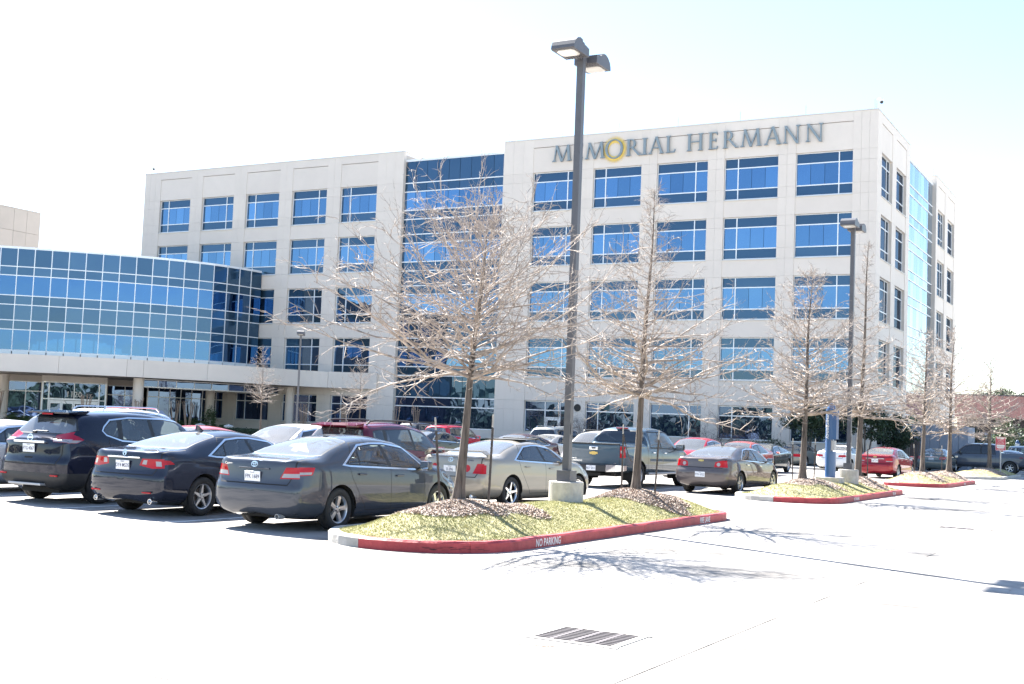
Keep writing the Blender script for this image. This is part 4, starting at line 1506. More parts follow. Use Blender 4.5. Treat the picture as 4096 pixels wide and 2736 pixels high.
def emblem(parent, kind, y, z, s=1.0, rx=0.0, x=0.0):
    b = MB()
    if kind == 'ovals':
        ellipse_ring(b, 0, 0, .062 * s, .043 * s, .008 * s, -.008, 0)
        ellipse_ring(b, 0, 0, .020 * s, .040 * s, .007 * s, -.0095, 0)
        ellipse_ring(b, 0, .012 * s, .048 * s, .017 * s, .006 * s, -.011, 0)
    elif kind == 'calliper':
        ellipse_ring(b, 0, 0, .047 * s, .055 * s, .008 * s, -.008, 0)
        b.prism([(-.034 * s, -.038 * s), (-.020 * s, -.038 * s), (-.002 * s, .045 * s), (-.012 * s, .045 * s)], -.010, 0, 'y')
        b.prism([(.034 * s, -.038 * s), (.012 * s, .045 * s), (.002 * s, .045 * s), (.020 * s, -.038 * s)], -.0105, 0, 'y')
        b.prism([(-.018 * s, -.006 * s), (.018 * s, -.006 * s), (.016 * s, .004 * s), (-.016 * s, .004 * s)], -.0095, 0, 'y')
    elif kind == 'ringbar':
        ellipse_ring(b, 0, 0, .062 * s, .058 * s, .012 * s, -.010, 0)
        b.box(-.072 * s, .072 * s, -.013, 0, -.012 * s, .012 * s)
    elif kind == 'bowtie':
        b.prism([(-.085 * s, -.026 * s), (-.032 * s, -.026 * s), (-.030 * s, -.034 * s), (.045 * s, -.034 * s), (.047 * s, -.022 * s), (.095 * s, -.020 * s), (.085 * s, .026 * s), (.032 * s, .026 * s), (.030 * s, .034 * s), (-.045 * s, .034 * s), (-.047 * s, .022 * s), (-.095 * s, .020 * s)], -.012, 0, 'y')
    elif kind == 'ellbow':
        ellipse_ring(b, 0, 0, .055 * s, .044 * s, .007 * s, -.008, 0)
        b.prism([(-.022 * s, -.018 * s), (.05 * s, -.018 * s), (.05 * s, -.010 * s), (-.010 * s, -.010 * s), (.014 * s, .032 * s), (.004 * s, .032 * s)], -.0095, 0, 'y')
    o = b.build('emblem', 'gold' if kind == 'bowtie' else 'chrome', parent, loc=(x, y, z), rot=(R(rx), 0, 0))
    return fix_normals(o)

def sedan_spec(L=4.81, W=1.82, H=1.47, ra=1.07, wb=2.776, deck=1.10, rw0=.72, rw1=1.62, ws1=2.80, ws0=3.72, hood=.99, nose=.70, belt0=.97, belt1=.90, roofw=.655, **kw):
    w = W / 2
    fa = ra + wb
    tab = {
        'zr': [(0, deck - .07), (.12, deck - .02), (rw0 - .12, deck + .02), (rw0, deck + .035), (rw0 + .40 * (rw1 - rw0), deck + .035 + .47 * (H - .055 - deck - .035)), (rw1, H - .055), (rw1 + .3, H - .015), ((rw1 + ws1) / 2, H), (ws1, H - .05), (ws1 + .5 * (ws0 - ws1), H - .05 - .455 * (H - .05 - hood - .03)), (ws0, hood + .03), (ws0 + .12, hood + .012), (ws0 + .55 * (L - ws0), hood - .06), (L - .25, nose + .10), (L, nose)],
        'ze': [(0, deck - .10), (.12, deck - .045), (rw0 - .12, deck - .005), (rw0, deck + .01), (rw0 + .40 * (rw1 - rw0), deck + .40 * (H - .055 - deck)), (rw1, H - .125), (rw1 + .3, H - .095), ((rw1 + ws1) / 2, H - .085), (ws1, H - .125), (ws1 + .5 * (ws0 - ws1), H - .09 - .5 * (H - .09 - hood)), (ws0, hood - .0), (ws0 + .12, hood - .015), (ws0 + .55 * (L - ws0), hood - .085), (L - .25, nose + .06), (L, nose - .03)],
        'wr': [(0, w * .80), (.3, w * .84), (rw0, w * .80), (rw0 + .4 * (rw1 - rw0), w * .725), (rw1, w * roofw), ((rw1 + ws1) / 2, w * (roofw - .005)), (ws1, w * (roofw + .01)), (ws1 + .5 * (ws0 - ws1), w * .745), (ws0, w * .82), (ws0 + .5 * (L - ws0), w * .80), (L, w * .66)],
        'zs': [(0, deck - .17), (.3, deck - .13), (rw0, belt0 + .005), (ra + .35, belt0), (ws0 - .3, belt1), (ws0 + .2, belt1 - .015), (fa + .2, belt1 - .08), (L - .25, nose - .02), (L, nose - .12)],
        'ws': [(0, w * .84), (.3, w * .925), (rw0, w * .955), (ra + .3, w * .965), (ws0, w * .955), (fa, w * .94), (L - .35, w * .85), (L, w * .70)],
        'hw': [(0, w * .885), (.3, w * .955), (ra, w * .995), (ra + wb / 2, w), (fa, w * .985), (L - .35, w * .905), (L, w * .76)],
        'zm': [(0, .62), (ra, .60), (L, .52)],
        'zb': [(0, .30), (.3, .235), (ra, .20), (fa, .19), (L, .22)],
    }
    sp = dict(L=L, W=W, H=H, ra=ra, wb=wb, deck=deck, rw0=rw0, rw1=rw1, ws1=ws1, ws0=ws0, hood=hood, belt0=belt0, belt1=belt1, tab=tab, kind='sedan',
              prof=[(.15, .10), (.30, .05), (.42, .01), (.62, .0), (.70, .025), (.74, .05), (deck - .1, .075), (deck, .06)], rr=.33, rim=.215, tw=.205)
    sp.update(kw)
    return sp
def suv_spec(L=4.63, W=1.84, H=1.70, ra=.98, wb=2.705, tail=1.04, rw1=.62, ws1=2.95, ws0=3.82, hood=1.07, nose=.84, belt0=1.10, belt1=1.00, roofw=.70, **kw):
    w = W / 2
    fa = ra + wb
    tab = {
        'zr': [(0, tail - .06), (.10, tail), (.18, tail + .05), (.18 + .5 * (rw1 - .18), tail + .05 + .54 * (H - .09 - tail - .05)), (rw1 - .06, H - .10), (rw1, H - .065), (rw1 + .35, H - .025), ((rw1 + ws1) / 2 + .1, H), (ws1, H - .07), (ws1 + .5 * (ws0 - ws1), H - .07 - .46 * (H - .07 - hood - .03)), (ws0, hood + .03), (ws0 + .1, hood + .015), (L - .4, hood - .07), (L - .2, nose + .06), (L, nose)],
        'wr': [(0, w * .86), (.18, w * .85), (.18 + .5 * (rw1 - .18), w * .79), (rw1, w * roofw), ((rw1 + ws1) / 2, w * roofw), (ws1, w * (roofw + .01)), (ws1 + .5 * (ws0 - ws1), w * .77), (ws0, w * .83), (L - .3, w * .79), (L, w * .7)],
        'zs': [(0, tail - .13), (.18, tail - .06), (.5, belt0), (1.4, belt0 - .03), (ws0 - .3, belt1), (ws0 + .2, belt1 - .01), (fa + .2, belt1 - .06), (L - .25, nose - .02), (L, nose - .12)],
        'ws': [(0, w * .88), (.3, w * .935), (1.0, w * .96), (ws0, w * .955), (fa, w * .94), (L - .35, w * .86), (L, w * .72)],
        'hw': [(0, w * .93), (.3, w * .975), (ra, w), (fa, w * .99), (L - .35, w * .92), (L, w * .78)],
        'zm': [(0, .68), (ra, .68), (L, .60)],
        'zb': [(0, .36), (.3, .29), (ra, .24), (fa, .23), (L, .27)],
    }
    zr = tab['zr']
    dz = [.05, .05, .045, .09, .11, .10, .085, .08, .10, .075, .04, .035, .03, .04, .04]
    tab['ze'] = [(p[0], p[1] - d) for p, d in zip(zr, dz)]
    sp = dict(L=L, W=W, H=H, ra=ra, wb=wb, deck=tail, rw0=.18, rw1=rw1, ws1=ws1, ws0=ws0, hood=hood, belt0=belt0, belt1=belt1, tab=tab, kind='suv',
              prof=[(.2, .10), (.36, .04), (.48, .0), (.74, .0), (.80, .03), (.86, .045), (tail - .1, .05), (tail + .1, .04), (1.8, .0)], rr=.355, rim=.225, tw=.22, yr=.12, zc=.72, nr=.26, bow=.13, zcf=.62)
    sp.update(kw)
    return sp
def pickup_spec(L=5.85, W=2.03, H=1.87, ra=1.22, wb=3.645, bed=1.33, yc=1.86, ws1=3.85, ws0=4.62, hood=1.20, nose=.98, belt=1.20, roofw=.70, **kw):
    w = W / 2
    fa = ra + wb
    tab = {
        'zr': [(0, bed - .04), (.05, bed), (yc - .12, bed), (yc - .06, bed + .02), (yc + .03, bed + .28), (yc + .16, H - .10), (yc + .26, H - .045), (yc + .6, H - .005), ((yc + ws1) / 2 + .3, H), (ws1, H - .07), (ws1 + .5 * (ws0 - ws1), H - .07 - .46 * (H - .07 - hood - .03)), (ws0, hood + .03), (ws0 + .1, hood + .015), (L - .35, hood - .06), (L - .15, nose + .04), (L, nose)],
        'wr': [(0, w * .92), (yc - .06, w * .90), (yc + .16, w * (roofw + .03)), (yc + .5, w * roofw), (ws1, w * (roofw + .01)), (ws1 + .5 * (ws0 - ws1), w * .77), (ws0, w * .82), (L - .3, w * .80), (L, w * .74)],
        'zs': [(0, bed - .10), (yc - .1, bed - .10), (yc + .1, belt), (ws0 - .3, belt - .03), (ws0 + .2, belt - .04), (fa + .3, hood - .12), (L - .2, nose - .06), (L, nose - .14)],
        'ws': [(0, w * .945), (.3, w * .955), (ws0, w * .955), (fa, w * .95), (L - .3, w * .90), (L, w * .82)],
        'hw': [(0, w * .965), (.3, w * .985), (ra, w), (fa, w), (L - .3, w * .95), (L, w * .86)],
        'zm': [(0, .85), (ra, .86), (L, .75)],
        'zb': [(0, .58), (.3, .52), (ra, .46), (yc, .42), (fa, .40), (L, .36)],
    }
    zr = tab['zr']
    dz = [.03, .025, .025, .03, .08, .11, .095, .085, .08, .10, .075, .04, .035, .03, .04, .04]
    tab['ze'] = [(p[0], p[1] - d) for p, d in zip(zr, dz)]
    sp = dict(L=L, W=W, H=H, ra=ra, wb=wb, deck=bed, rw0=yc, rw1=yc + .2, ws1=ws1, ws0=ws0, hood=hood, belt0=belt, belt1=belt - .03, tab=tab, kind='pickup', yc=yc, bed=bed,
              prof=[(.4, .0), (2.2, .0)], rr=.40, rim=.235, tw=.26, yr=.07, nr=.14, zc=.92, bow=.0, nf=.3, zcf=.70, extra=[yc - .09, yc - .05, yc - .02, yc + .01, yc + .05, yc + .09, yc + .12, yc + .2])
    sp.update(kw)
    return sp

def rounded(cx, cz, hx, hz, r, n=4, skew=0.0):
    P = []
    for (sx, sz, a0) in ((1, 1, 0), (-1, 1, 90), (-1, -1, 180), (1, -1, 270)):
        for k in range(n + 1):
            a = R(a0 + 90 * k / n)
            x, z = cx + sx * (hx - r) + r * math.cos(a), cz + sz * (hz - r) + r * math.sin(a)
            P.append((x + skew * (z - cz), z))
    return P
def make_car(name, label, group, sp, paint, loc, heading=0.0, detail=2, trim='chrome', tails=None, glass='car_glass', rear_glass=None, wheel=('five', 5, 'alloy'), custom=None, rails=None, seats='interior', ptxt=None, lower=None, rwin=None, tgate=True, cat='car', dlo=None, qsplit=.30, mirror_mat=None, side_glass=None, handles='paint', doorlow=.30):
    root = empty(name, (loc[0], loc[1], 0), -R(heading))
    tag(root, label, cat, group)
    S = Shell(sp)
    f = S.f
    L, W, H = sp['L'], sp['W'], sp['H']
    ra, fa = sp['ra'], sp['ra'] + sp['wb']
    rr = sp['rr']
    kind = sp['kind']
    belt = lambda y: f['zs'](y)
    # -- windows on the flank
    if dlo is None:
        if kind == 'sedan':
            d0 = sp['rw1'] - .42
            dlo = [(d0, belt(d0) + .05), (d0 + .12, belt(d0) + .035), (sp['ws0'] - .30, belt(sp['ws0'] - .3) + .03), (sp['ws1'] + .16, f['ze'](sp['ws1'] + .16) - .03), (sp['ws1'] - .35, H - .135), (sp['rw1'] + .45, H - .135), (sp['rw1'] + .12, f['ze'](sp['rw1'] + .1) - .055)]
        elif kind == 'suv':
            d0 = .62
            dlo = [(d0 + .02, belt(d0) + .09), (d0 + .16, belt(d0) + .045), (sp['ws0'] - .30, belt(sp['ws0'] - .3) + .03), (sp['ws1'] + .14, f['ze'](sp['ws1'] + .14) - .03), (sp['ws1'] - .4, H - .135), (1.0, H - .165), (d0 + .14, H - .20)]
        else:
            d0 = sp['yc'] + .22
            dlo = [(d0, belt(d0) + .04), (sp['ws0'] - .26, belt(3.6) + .03), (sp['ws1'] + .12, f['ze'](sp['ws1'] + .12) - .035), (sp['ws1'] - .3, H - .14), (d0 + .12, H - .15)]
    dlo = ccw(dlo)
    ymin, ymax = min(p[0] for p in dlo), max(p[0] for p in dlo)
    yb = sp.get('yb', ra + sp['wb'] * .475)
    # -- doors
    yA = sp.get('yA', fa - .50)
    zl = lambda y: doorlow
    yD = sp.get('yD', ymin + .10)
    if kind == 'pickup':
        rd = [(yD - .1, .55), (yb, .52), (yb + .03, belt(yb)), (yb - .02, H - .09), (yD + .1, H - .10), (yD - .12, belt(yD))]
        fd = [(yb, .52), (yA, .52), (yA, belt(yA) - .02), (sp['ws1'] + .30, f['ze'](sp['ws1'] + .3)), (sp['ws1'], H - .09), (yb - .02, H - .09), (yb + .03, belt(yb))]
    else:
        yl = max(yD + .42, ra + .40)
        rd = [(yl, zl(yl)), (yb, zl(yb)), (yb, belt(yb)), (yb - .08, H - .10), (yD + .28, H - .125), (yD - .02, belt(yD) + .02), (yD + .05, belt(yD) - .16)]
        fd = [(yb, zl(yb)), (yA, zl(yA)), (yA + .03, belt(yA) - .04), (sp['ws1'] + .34, f['ze'](sp['ws1'] + .34)), (sp['ws1'], H - .10), (yb - .08, H - .10), (yb, belt(yb))]
    if detail >= 1:
        S.cut('x', fd, DOOR_F, side)
        S.cut('x', rd, DOOR_R, side)
        ok = (PAINT, DOOR_F, DOOR_R)
        S.outline('x', fd, .010, SEAM, side, ok)
        S.outline('x', rd, .010, SEAM, side, ok)
    # -- bumper, boot lid, bonnet
    if detail >= 1 and kind != 'pickup':
        zbz = sp.get('zbump', .72)
        S.cut('y', [(-.1, .1), (W, .1), (W, zbz), (-.1, zbz)], BUMPER, lambda q: q.calc_center_median().y < .30 and q.normal.z > -.8, (PAINT,))
        S.cut('x', [(-.5, .1), (ra - rr - .03, .1), (ra - rr - .03, zbz - .02), (.2, zbz), (-.5, zbz)], BUMPER, lambda q: q.calc_center_median().y >= .22 and q.normal.z > -.8 and q.normal.x > .2, (PAINT,))
        tw_ = W / 2 * .80
        tl = [(-.1, zbz + .012), (tw_ - .10, zbz + .012), (tw_, zbz + .2), (tw_, 3), (-.1, 3)]
        ytl = sp['rw0'] if kind == 'sedan' else .75
        S.cut('y', tl, TRUNK, lambda q: q.calc_center_median().y < ytl and (q.normal.y < -.2 or q.normal.z > .5), (PAINT,))
        S.outline('y', [(0, zbz + .006), (tw_ - .08, zbz + .006), (tw_ + .004, zbz + .2), (tw_ + .004, sp['deck'] + .05)], .018, SEAM, lambda q: q.calc_center_median().y < ytl, (PAINT, TRUNK, BUMPER), closed=False)
    # -- glass
    if trim:
        S.cut('x', grow(dlo, .026), CHROME if trim == 'chrome' else PILLAR, side)
    S.cut('x', dlo, PILLAR, side)
    inner = grow(dlo, -.02)
    def between(a, b):
        """slanted slice of the glass between two pillar lines given at belt and roof"""
        P = inner
        if a:
            P = clip(P, (a[1], 3), (a[0], 0))
            P = clip(P, (a[1], 3), (a[0], 0))
        if b:
            P = clip(P, (b[0], 0), (b[1], 3))
        return P
    def line(yb_, yt_):
        """extend the pillar line to z=0 and z=3"""
        z0, z1 = belt(yb_), H - .14
        s = (yt_ - yb_) / (z1 - z0)
        return (yb_ - s * z0, yb_ + s * (3 - z0))
    lean = -.07 if kind != 'pickup' else -.02
    yq = ymin + (yb - ymin) * qsplit
    lB0, lB1 = line(yb - .045, yb - .045 + lean), line(yb + .045, yb + .045 + lean)
    wl_ = []
    if qsplit > 0:
        lq0, lq1 = line(yq - .02, yq + .10), line(yq + .02, yq + .14)
        wl_ = [(WIN_Q, None, lq0), (WIN_R, lq1, lB0), (WIN_F, lB1, None)]
        if kind == 'suv':
            lq0, lq1 = line(yq - .06, yq + .0), line(yq + .06, yq + .12)
            wl_ = [(WIN_Q, None, lq0), (WIN_R, lq1, lB0), (WIN_F, lB1, None)]
    else:
        wl_ = [(WIN_R, None, lB0), (WIN_F, lB1, None)]
    for lab, a, b in wl_:
        P = between(a, b)
        if len(P) >= 3:
            S.cut('x', P, lab, side)
    # windscreen and rear window
    wsp = [(-.1, sp['ws1'] + .02), (W / 2 * .60, sp['ws1'] + .06), (W / 2 * .745, sp['ws0'] - .10), (W / 2 * .70, sp['ws0'] - .04), (-.1, sp['ws0'] + .01)]
    S.cut('z', wsp, W_FRONT, lambda q: q.normal.z > .2 and q.normal.y > .12, (PAINT,))
    if kind == 'sedan':
        rp = rwin or [(-.1, sp['rw0'] + .0), (W / 2 * .60, sp['rw0'] + .03), (W / 2 * .72, sp['rw0'] + .10), (W / 2 * .60, sp['rw1'] - .08), (W / 2 * .54, sp['rw1'] - .03), (-.1, sp['rw1'] + .01)]
        S.cut('z', grow(rp, .018), PILLAR, lambda q: q.normal.z > .3 and q.normal.y < .05, (PAINT, TRUNK, SEAM))
        S.cut('z', rp, W_REAR, lambda q: q.normal.z > .3 and q.normal.y < .05)
    else:
        z0, z1 = (sp['deck'] + .10, H - .17) if kind == 'suv' else (sp['bed'] + .07, H - .14)
        w0, w1 = (W / 2 * .80, W / 2 * .64) if kind == 'suv' else (W / 2 * .80, W / 2 * .68)
        rp = rwin or [(-.1, z0), (w0 - .1, z0), (w0, z0 + .06), (w1, z1 - .03), (w1 - .1, z1), (-.1, z1)]
        cond = lambda q: q.normal.y < -.25 and q.calc_center_median().z > z0 - .05
        S.cut('y', grow(rp, .02), PILLAR, cond)
        S.cut('y', rp, W_REAR, cond)
    # -- wheel openings
    for ya in (ra, fa):
        circ = [(ya + (rr + .055) * math.cos(2 * math.pi * k / 26), rr + (rr + .055) * math.sin(2 * math.pi * k / 26)) for k in range(26)]
        if detail >= 1:
            circ2 = [(ya + (rr + .08) * math.cos(2 * math.pi * k / 26), rr + (rr + .08) * math.sin(2 * math.pi * k / 26)) for k in range(26)]
            S.cut('x', circ2, PLASTIC if lower else PAINT, lambda q: q.normal.x > .25 and q.calc_center_median().x > W * .3, (PAINT, DOOR_F, DOOR_R, SEAM, BUMPER))
        S.cut('x', circ, ARCH, lambda q: q.calc_center_median().x > W * .29)
    S.drop(ARCH)
    if lower:
        S.cut('x', [(-.5, 0), (L + .5, 0), (L + .5, lower), (-.5, lower)], PLASTIC, lambda q: q.normal.x > .2, (PAINT, BUMPER))
        S.cut('y', [(-.1, 0), (W, 0), (W, lower), (-.1, lower)], PLASTIC, lambda q: q.normal.y < -.3, (PAINT, BUMPER))
    # -- lamps
    for (ax, poly, lab) in (tails or []):
        if ax == 'x':
            S.cut('x', poly, lab, lambda q: q.normal.x > .30 and abs(q.normal.x) >= abs(q.normal.y) * .95 and q.calc_center_median().y < L * .3)
        elif ax == 'y':
            S.cut('y', poly, lab, lambda q: q.normal.y < -.2 and abs(q.normal.x) < abs(q.normal.y) * .95 + .0001)
    hz = f['zs'](L - .2) - .02
    S.cut('y', [(W * .22, hz - .12), (W * .6, hz - .08), (W * .6, hz + .06), (W * .25, hz + .0)], HEADL, lambda q: q.normal.y > .2, (PAINT,))
    S.cut('y', [(-.1, hz - .16), (W * .2, hz - .14), (W * .21, hz - .02), (-.1, hz - .01)], GRILLE, lambda q: q.normal.y > .2, (PAINT,))
    S.cut('y', [(-.1, .28), (W * .3, .30), (W * .27, .44), (-.1, .44)], GRILLE, lambda q: q.normal.y > .2, (PAINT,))
    if custom and 'cuts' in custom:
        custom['cuts'](S)
    pcs = S.pieces()
    S.bm.free()
    def both(labs):
        V, N, F, M = [], [], [], []
        for mi, lab in labs:
            if lab not in pcs:
                continue
            v, n, fc = pcs[lab]
            for sgn in (1, -1):
                b0 = len(V)
                V += [(sgn * p[0], p[1], p[2]) for p in v]
                N += [(sgn * p[0], p[1], p[2]) for p in n]
                F += [tuple(b0 + i for i in (q if sgn > 0 else q[::-1])) for q in fc]
                M += [mi] * len(fc)
        return V, N, F, M
    tm = {'chrome': 'chrome', 'black': 'black_plastic', None: 'black_plastic'}[trim]
    V, N, F, M = both([(0, PAINT), (1, SEAM), (2, PLASTIC), (3, CHROME), (4, PILLAR), (5, GRILLE)])
    body = obj('body', V, F, [paint, 'seam', 'black_plastic', tm, 'black_plastic', 'black_plastic'], root, True, M, normals=N)
    for nm, lab, mt in (('bumper', BUMPER, paint), ('boot_lid' if kind == 'sedan' else 'tailgate', TRUNK, paint), ('rear_window', W_REAR, rear_glass or ('car_glass_dusty' if kind == 'sedan' else 'car_glass_hatch')), ('windscreen', W_FRONT, 'car_glass_dusty')):
        if lab in pcs:
            V, N, F, M = both([(0, lab)])
            obj(nm, V, F, mt, root, True, None, normals=N)
    doors = {}
    for nm, lab, mt in (('door', DOOR_R, paint), ('door', DOOR_F, paint), ('side_window', WIN_Q, side_glass or glass), ('side_window', WIN_R, side_glass or glass), ('side_window', WIN_F, glass), ('tail_light', TAIL, 'red_lens'), ('reverse_light', TAIL_C, 'clear_lens'), ('tail_light', TAIL_O, 'pink_lens'), ('headlight', HEADL, 'clear_lens'), ('reflector', REFL, 'red_lens')):
        if lab not in pcs:
            continue
        v, n, fc = pcs[lab]
        for sgn in (1, -1):
            o = obj(nm, [(sgn * p[0], p[1], p[2]) for p in v], [tuple(q if sgn > 0 else q[::-1]) for q in fc], mt, root, True, None, normals=[(sgn * p[0], p[1], p[2]) for p in n])
            if lab in (DOOR_R, DOOR_F):
                doors[(lab, sgn)] = o
    # -- wheels
    st, ns, rmat = wheel
    tmz, rmz = wheel_meshes(rr, sp['rim'], sp['tw'], ns, st, rmat)
    ww = f['hw'](ra) - sp['tw'] / 2 - .025
    liner = MB()
    for ya in (ra, fa):
        for sgn in (1, -1):
            wh = empty('wheel', (sgn * ww, ya, rr), 0 if sgn > 0 else math.pi, root)
            inst('tyre', tmz, wh)
            inst('rim', rmz, wh, rot=(rng.uniform(0, 1.2), 0, 0))
            n = 16
            V = []
            for x in (sgn * (W / 2 - .03), sgn * (W / 2 - .42)):
                for k in range(n + 1):
                    a = -.35 + (math.pi + .7) * k / n
                    V.append((x, ya + (rr + .06) * math.cos(a), rr + (rr + .06) * math.sin(a)))
            liner.add(V, [(k, k + 1, n + 2 + k, n + 1 + k) for k in range(n)] + [tuple(range(n + 1, 2 * n + 2))])
    liner.box(-W / 2 + .43, W / 2 - .43, .35, L - .4, .19 if kind != 'pickup' else .36, .30 if kind != 'pickup' else .5)
    liner.tube((-W / 2 + .2, ra, rr), (W / 2 - .2, ra, rr), .04, .04, 8)
    liner.build('underbody', 'under', root)
    # -- cabin
    c = MB()
    zf = .34 if kind == 'sedan' else (.42 if kind == 'suv' else .6)
    fw_ = W / 2 - .16
    y_rs = (ymin + .25) if kind != 'pickup' else sp['yc'] + .3
    c.box(-fw_, fw_, y_rs - .3, sp['ws0'] - .1, zf, zf + .04)
    zseat = zf + .26
    ztopf, ztopr = min(belt(yb) + .06, H - .42), min(belt(yb) - .02, H - .46)
    yfs = yb + .10
    for sgn in (-1, 1):
        x = sgn * W * .205
        c.rbox(x - .25, x + .25, yfs, yfs + .5, zf + .05, zseat + .04, .05)
        c.add([(x - .24, yfs - .02, zseat), (x + .24, yfs - .02, zseat), (x + .24, yfs + .12, zseat), (x - .24, yfs + .12, zseat), (x - .21, yfs - .19, ztopf), (x + .21, yfs - .19, ztopf), (x + .21, yfs - .09, ztopf), (x - .21, yfs - .09, ztopf)], [(0, 3, 2, 1), (4, 5, 6, 7), (0, 1, 5, 4), (1, 2, 6, 5), (2, 3, 7, 6), (3, 0, 4, 7)])
        c.rbox(x - .125, x + .125, yfs - .24, yfs - .13, ztopf + .04, ztopf + .225, .04)
        c.tube((x - .05, yfs - .17, ztopf - .02), (x - .05, yfs - .18, ztopf + .06), .008, .008, 5)
        c.tube((x + .05, yfs - .17, ztopf - .02), (x + .05, yfs - .18, ztopf + .06), .008, .008, 5)
    c.rbox(-fw_ + .06, fw_ - .06, y_rs, y_rs + .5, zf + .05, zseat + .03, .05)
    c.rbox(-fw_ + .08, fw_ - .08, y_rs - .14, y_rs + .04, zseat, ztopr, .05)
    for x in (-.36, .36):
        c.rbox(x - .12, x + .12, y_rs - .15, y_rs - .04, ztopr + .005, ztopr + .15, .035)
    c.rbox(-fw_ + .02, fw_ - .02, sp['ws0'] - .62, sp['ws0'] - .18, belt(sp['ws0'] - .4) - .25, belt(sp['ws0'] - .4) - .015, .06)
    if kind == 'sedan':
        c.box(-fw_ + .05, fw_ - .05, sp['rw0'] + .05, y_rs - .15, belt(y_rs) - .03, belt(y_rs) - .01)
    cab = c.build('cabin', seats, root)
    # steering wheel
    b = MB()
    for k in range(14):
        a0, a1 = 2 * math.pi * k / 14, 2 * math.pi * (k + 1) / 14
        b.tube((-W * .205 + .18 * math.cos(a0), sp['ws0'] - .72, belt(yb) - .06 + .18 * math.sin(a0)), (-W * .205 + .18 * math.cos(a1), sp['ws0'] - .72, belt(yb) - .06 + .18 * math.sin(a1)), .014, .014, 5)
    b.build('steering_wheel', 'black_plastic', root)
    # -- mirrors, handles, plate
    if detail >= 1:
        ym = sp.get('ymir', sp['ws0'] - .46)
        zm_ = belt(ym) + .09
        k_ = 1.35 if kind == 'pickup' else 1.0
        for sgn in (1, -1):
            x0 = sgn * (f['ws'](ym) - .03)
            b = MB()
            b.rbox(min(x0 + sgn * .04, x0 + sgn * .24 * k_), max(x0 + sgn * .04, x0 + sgn * .24 * k_), ym - .05, ym + .09, zm_ - .07 * k_, zm_ + .075 * k_, .04)
            b.tube((x0 - sgn * .02, ym + .04, zm_ - .06), (x0 + sgn * .08, ym + .03, zm_ - .03), .03, .03, 6)
            m = b.build('mirror', mirror_mat or paint, root)
            q = MB().box(min(x0 + sgn * .065, x0 + sgn * .22 * k_), max(x0 + sgn * .065, x0 + sgn * .22 * k_), ym - .054, ym - .0505, zm_ - .052 * k_, zm_ + .057 * k_)
            q.build('mirror_glass', 'chrome', m)
            for lab, yh in ((DOOR_R, (yD + .30) if kind != 'pickup' else sp['yc'] + .42), (DOOR_F, yb + .24)):
                if (lab, sgn) in doors:
                    zh = belt(yh) - .10
                    xh = sgn * (f['ws'](yh) + .35 * (f['hw'](yh) - f['ws'](yh)) + .012)
                    h = MB().rbox(min(xh, xh + sgn * .025), max(xh, xh + sgn * .025), yh - .10, yh + .10, zh - .016, zh + .016, .012)
                    h.build('handle', 'chrome' if handles == 'chrome' else paint, doors[(lab, sgn)])
    if rails:
        for sgn in (1, -1):
            x = sgn * (W / 2 * .60)
            za = H - .02
            b = MB().path([(x, .75, za - .05), (x, .86, za + .03), (x, 1.05, za + .05), (x, sp['ws1'] - .55, za + .065), (x, sp['ws1'] - .3, za + .05), (x, sp['ws1'] - .2, za - .03)], .020, 8)
            b.build('roof_rail', rails, root)
    if ptxt:
        pz, py, pt = sp.get('plate', (.86, .06, -6))
        plate(root, py, pz, ptxt, pt)
    if custom and 'after' in custom:
        custom['after'](root, S, f)
    return root
GA = 'cars parked in the bays'
def tails2(rear_poly, side_poly, clear_y=None, clear_x=None, lab=TAIL):
    t = [('y', rear_poly, lab), ('x', side_poly, lab)]
    for c in clear_y or []:
        t.append(('y', c, TAIL_C))
    for c in clear_x or []:
        t.append(('x', c, TAIL_C))
    return t
def circle(cx, cz, r, n=14, sz=1.0):
    return [(cx + r * math.cos(2 * math.pi * k / n), cz + r * sz * math.sin(2 * math.pi * k / n)) for k in range(n)]
def exhaust(root, x, y, z, r=.035, m='chrome'):
    b = MB().lathe([(r * .8, .12), (r, .10), (r, -.04), (r * .85, -.04), (r * .8, .03), (0, .03)], 14)
    b.build('exhaust_pipe', m, root, loc=(x, y, z), rot=(R(-90), 0, 0))
def bar(root, name, x0, x1, y0, y1, z0, z1, m, r=.008):
    return MB().rbox(x0, x1, y0, y1, z0, z1, r).build(name, m, root)
def fin(root, y, z, m):
    b = MB()
    b.prism([(y - .08, z - .02), (y + .10, z - .02), (y - .02, z + .065), (y - .06, z + .07)], -.018, .018, 'x')
    fix_normals(b.build('antenna', m, root))
def surf_y(S, z):
    """rear face position on the centre line at height z"""
    return .0

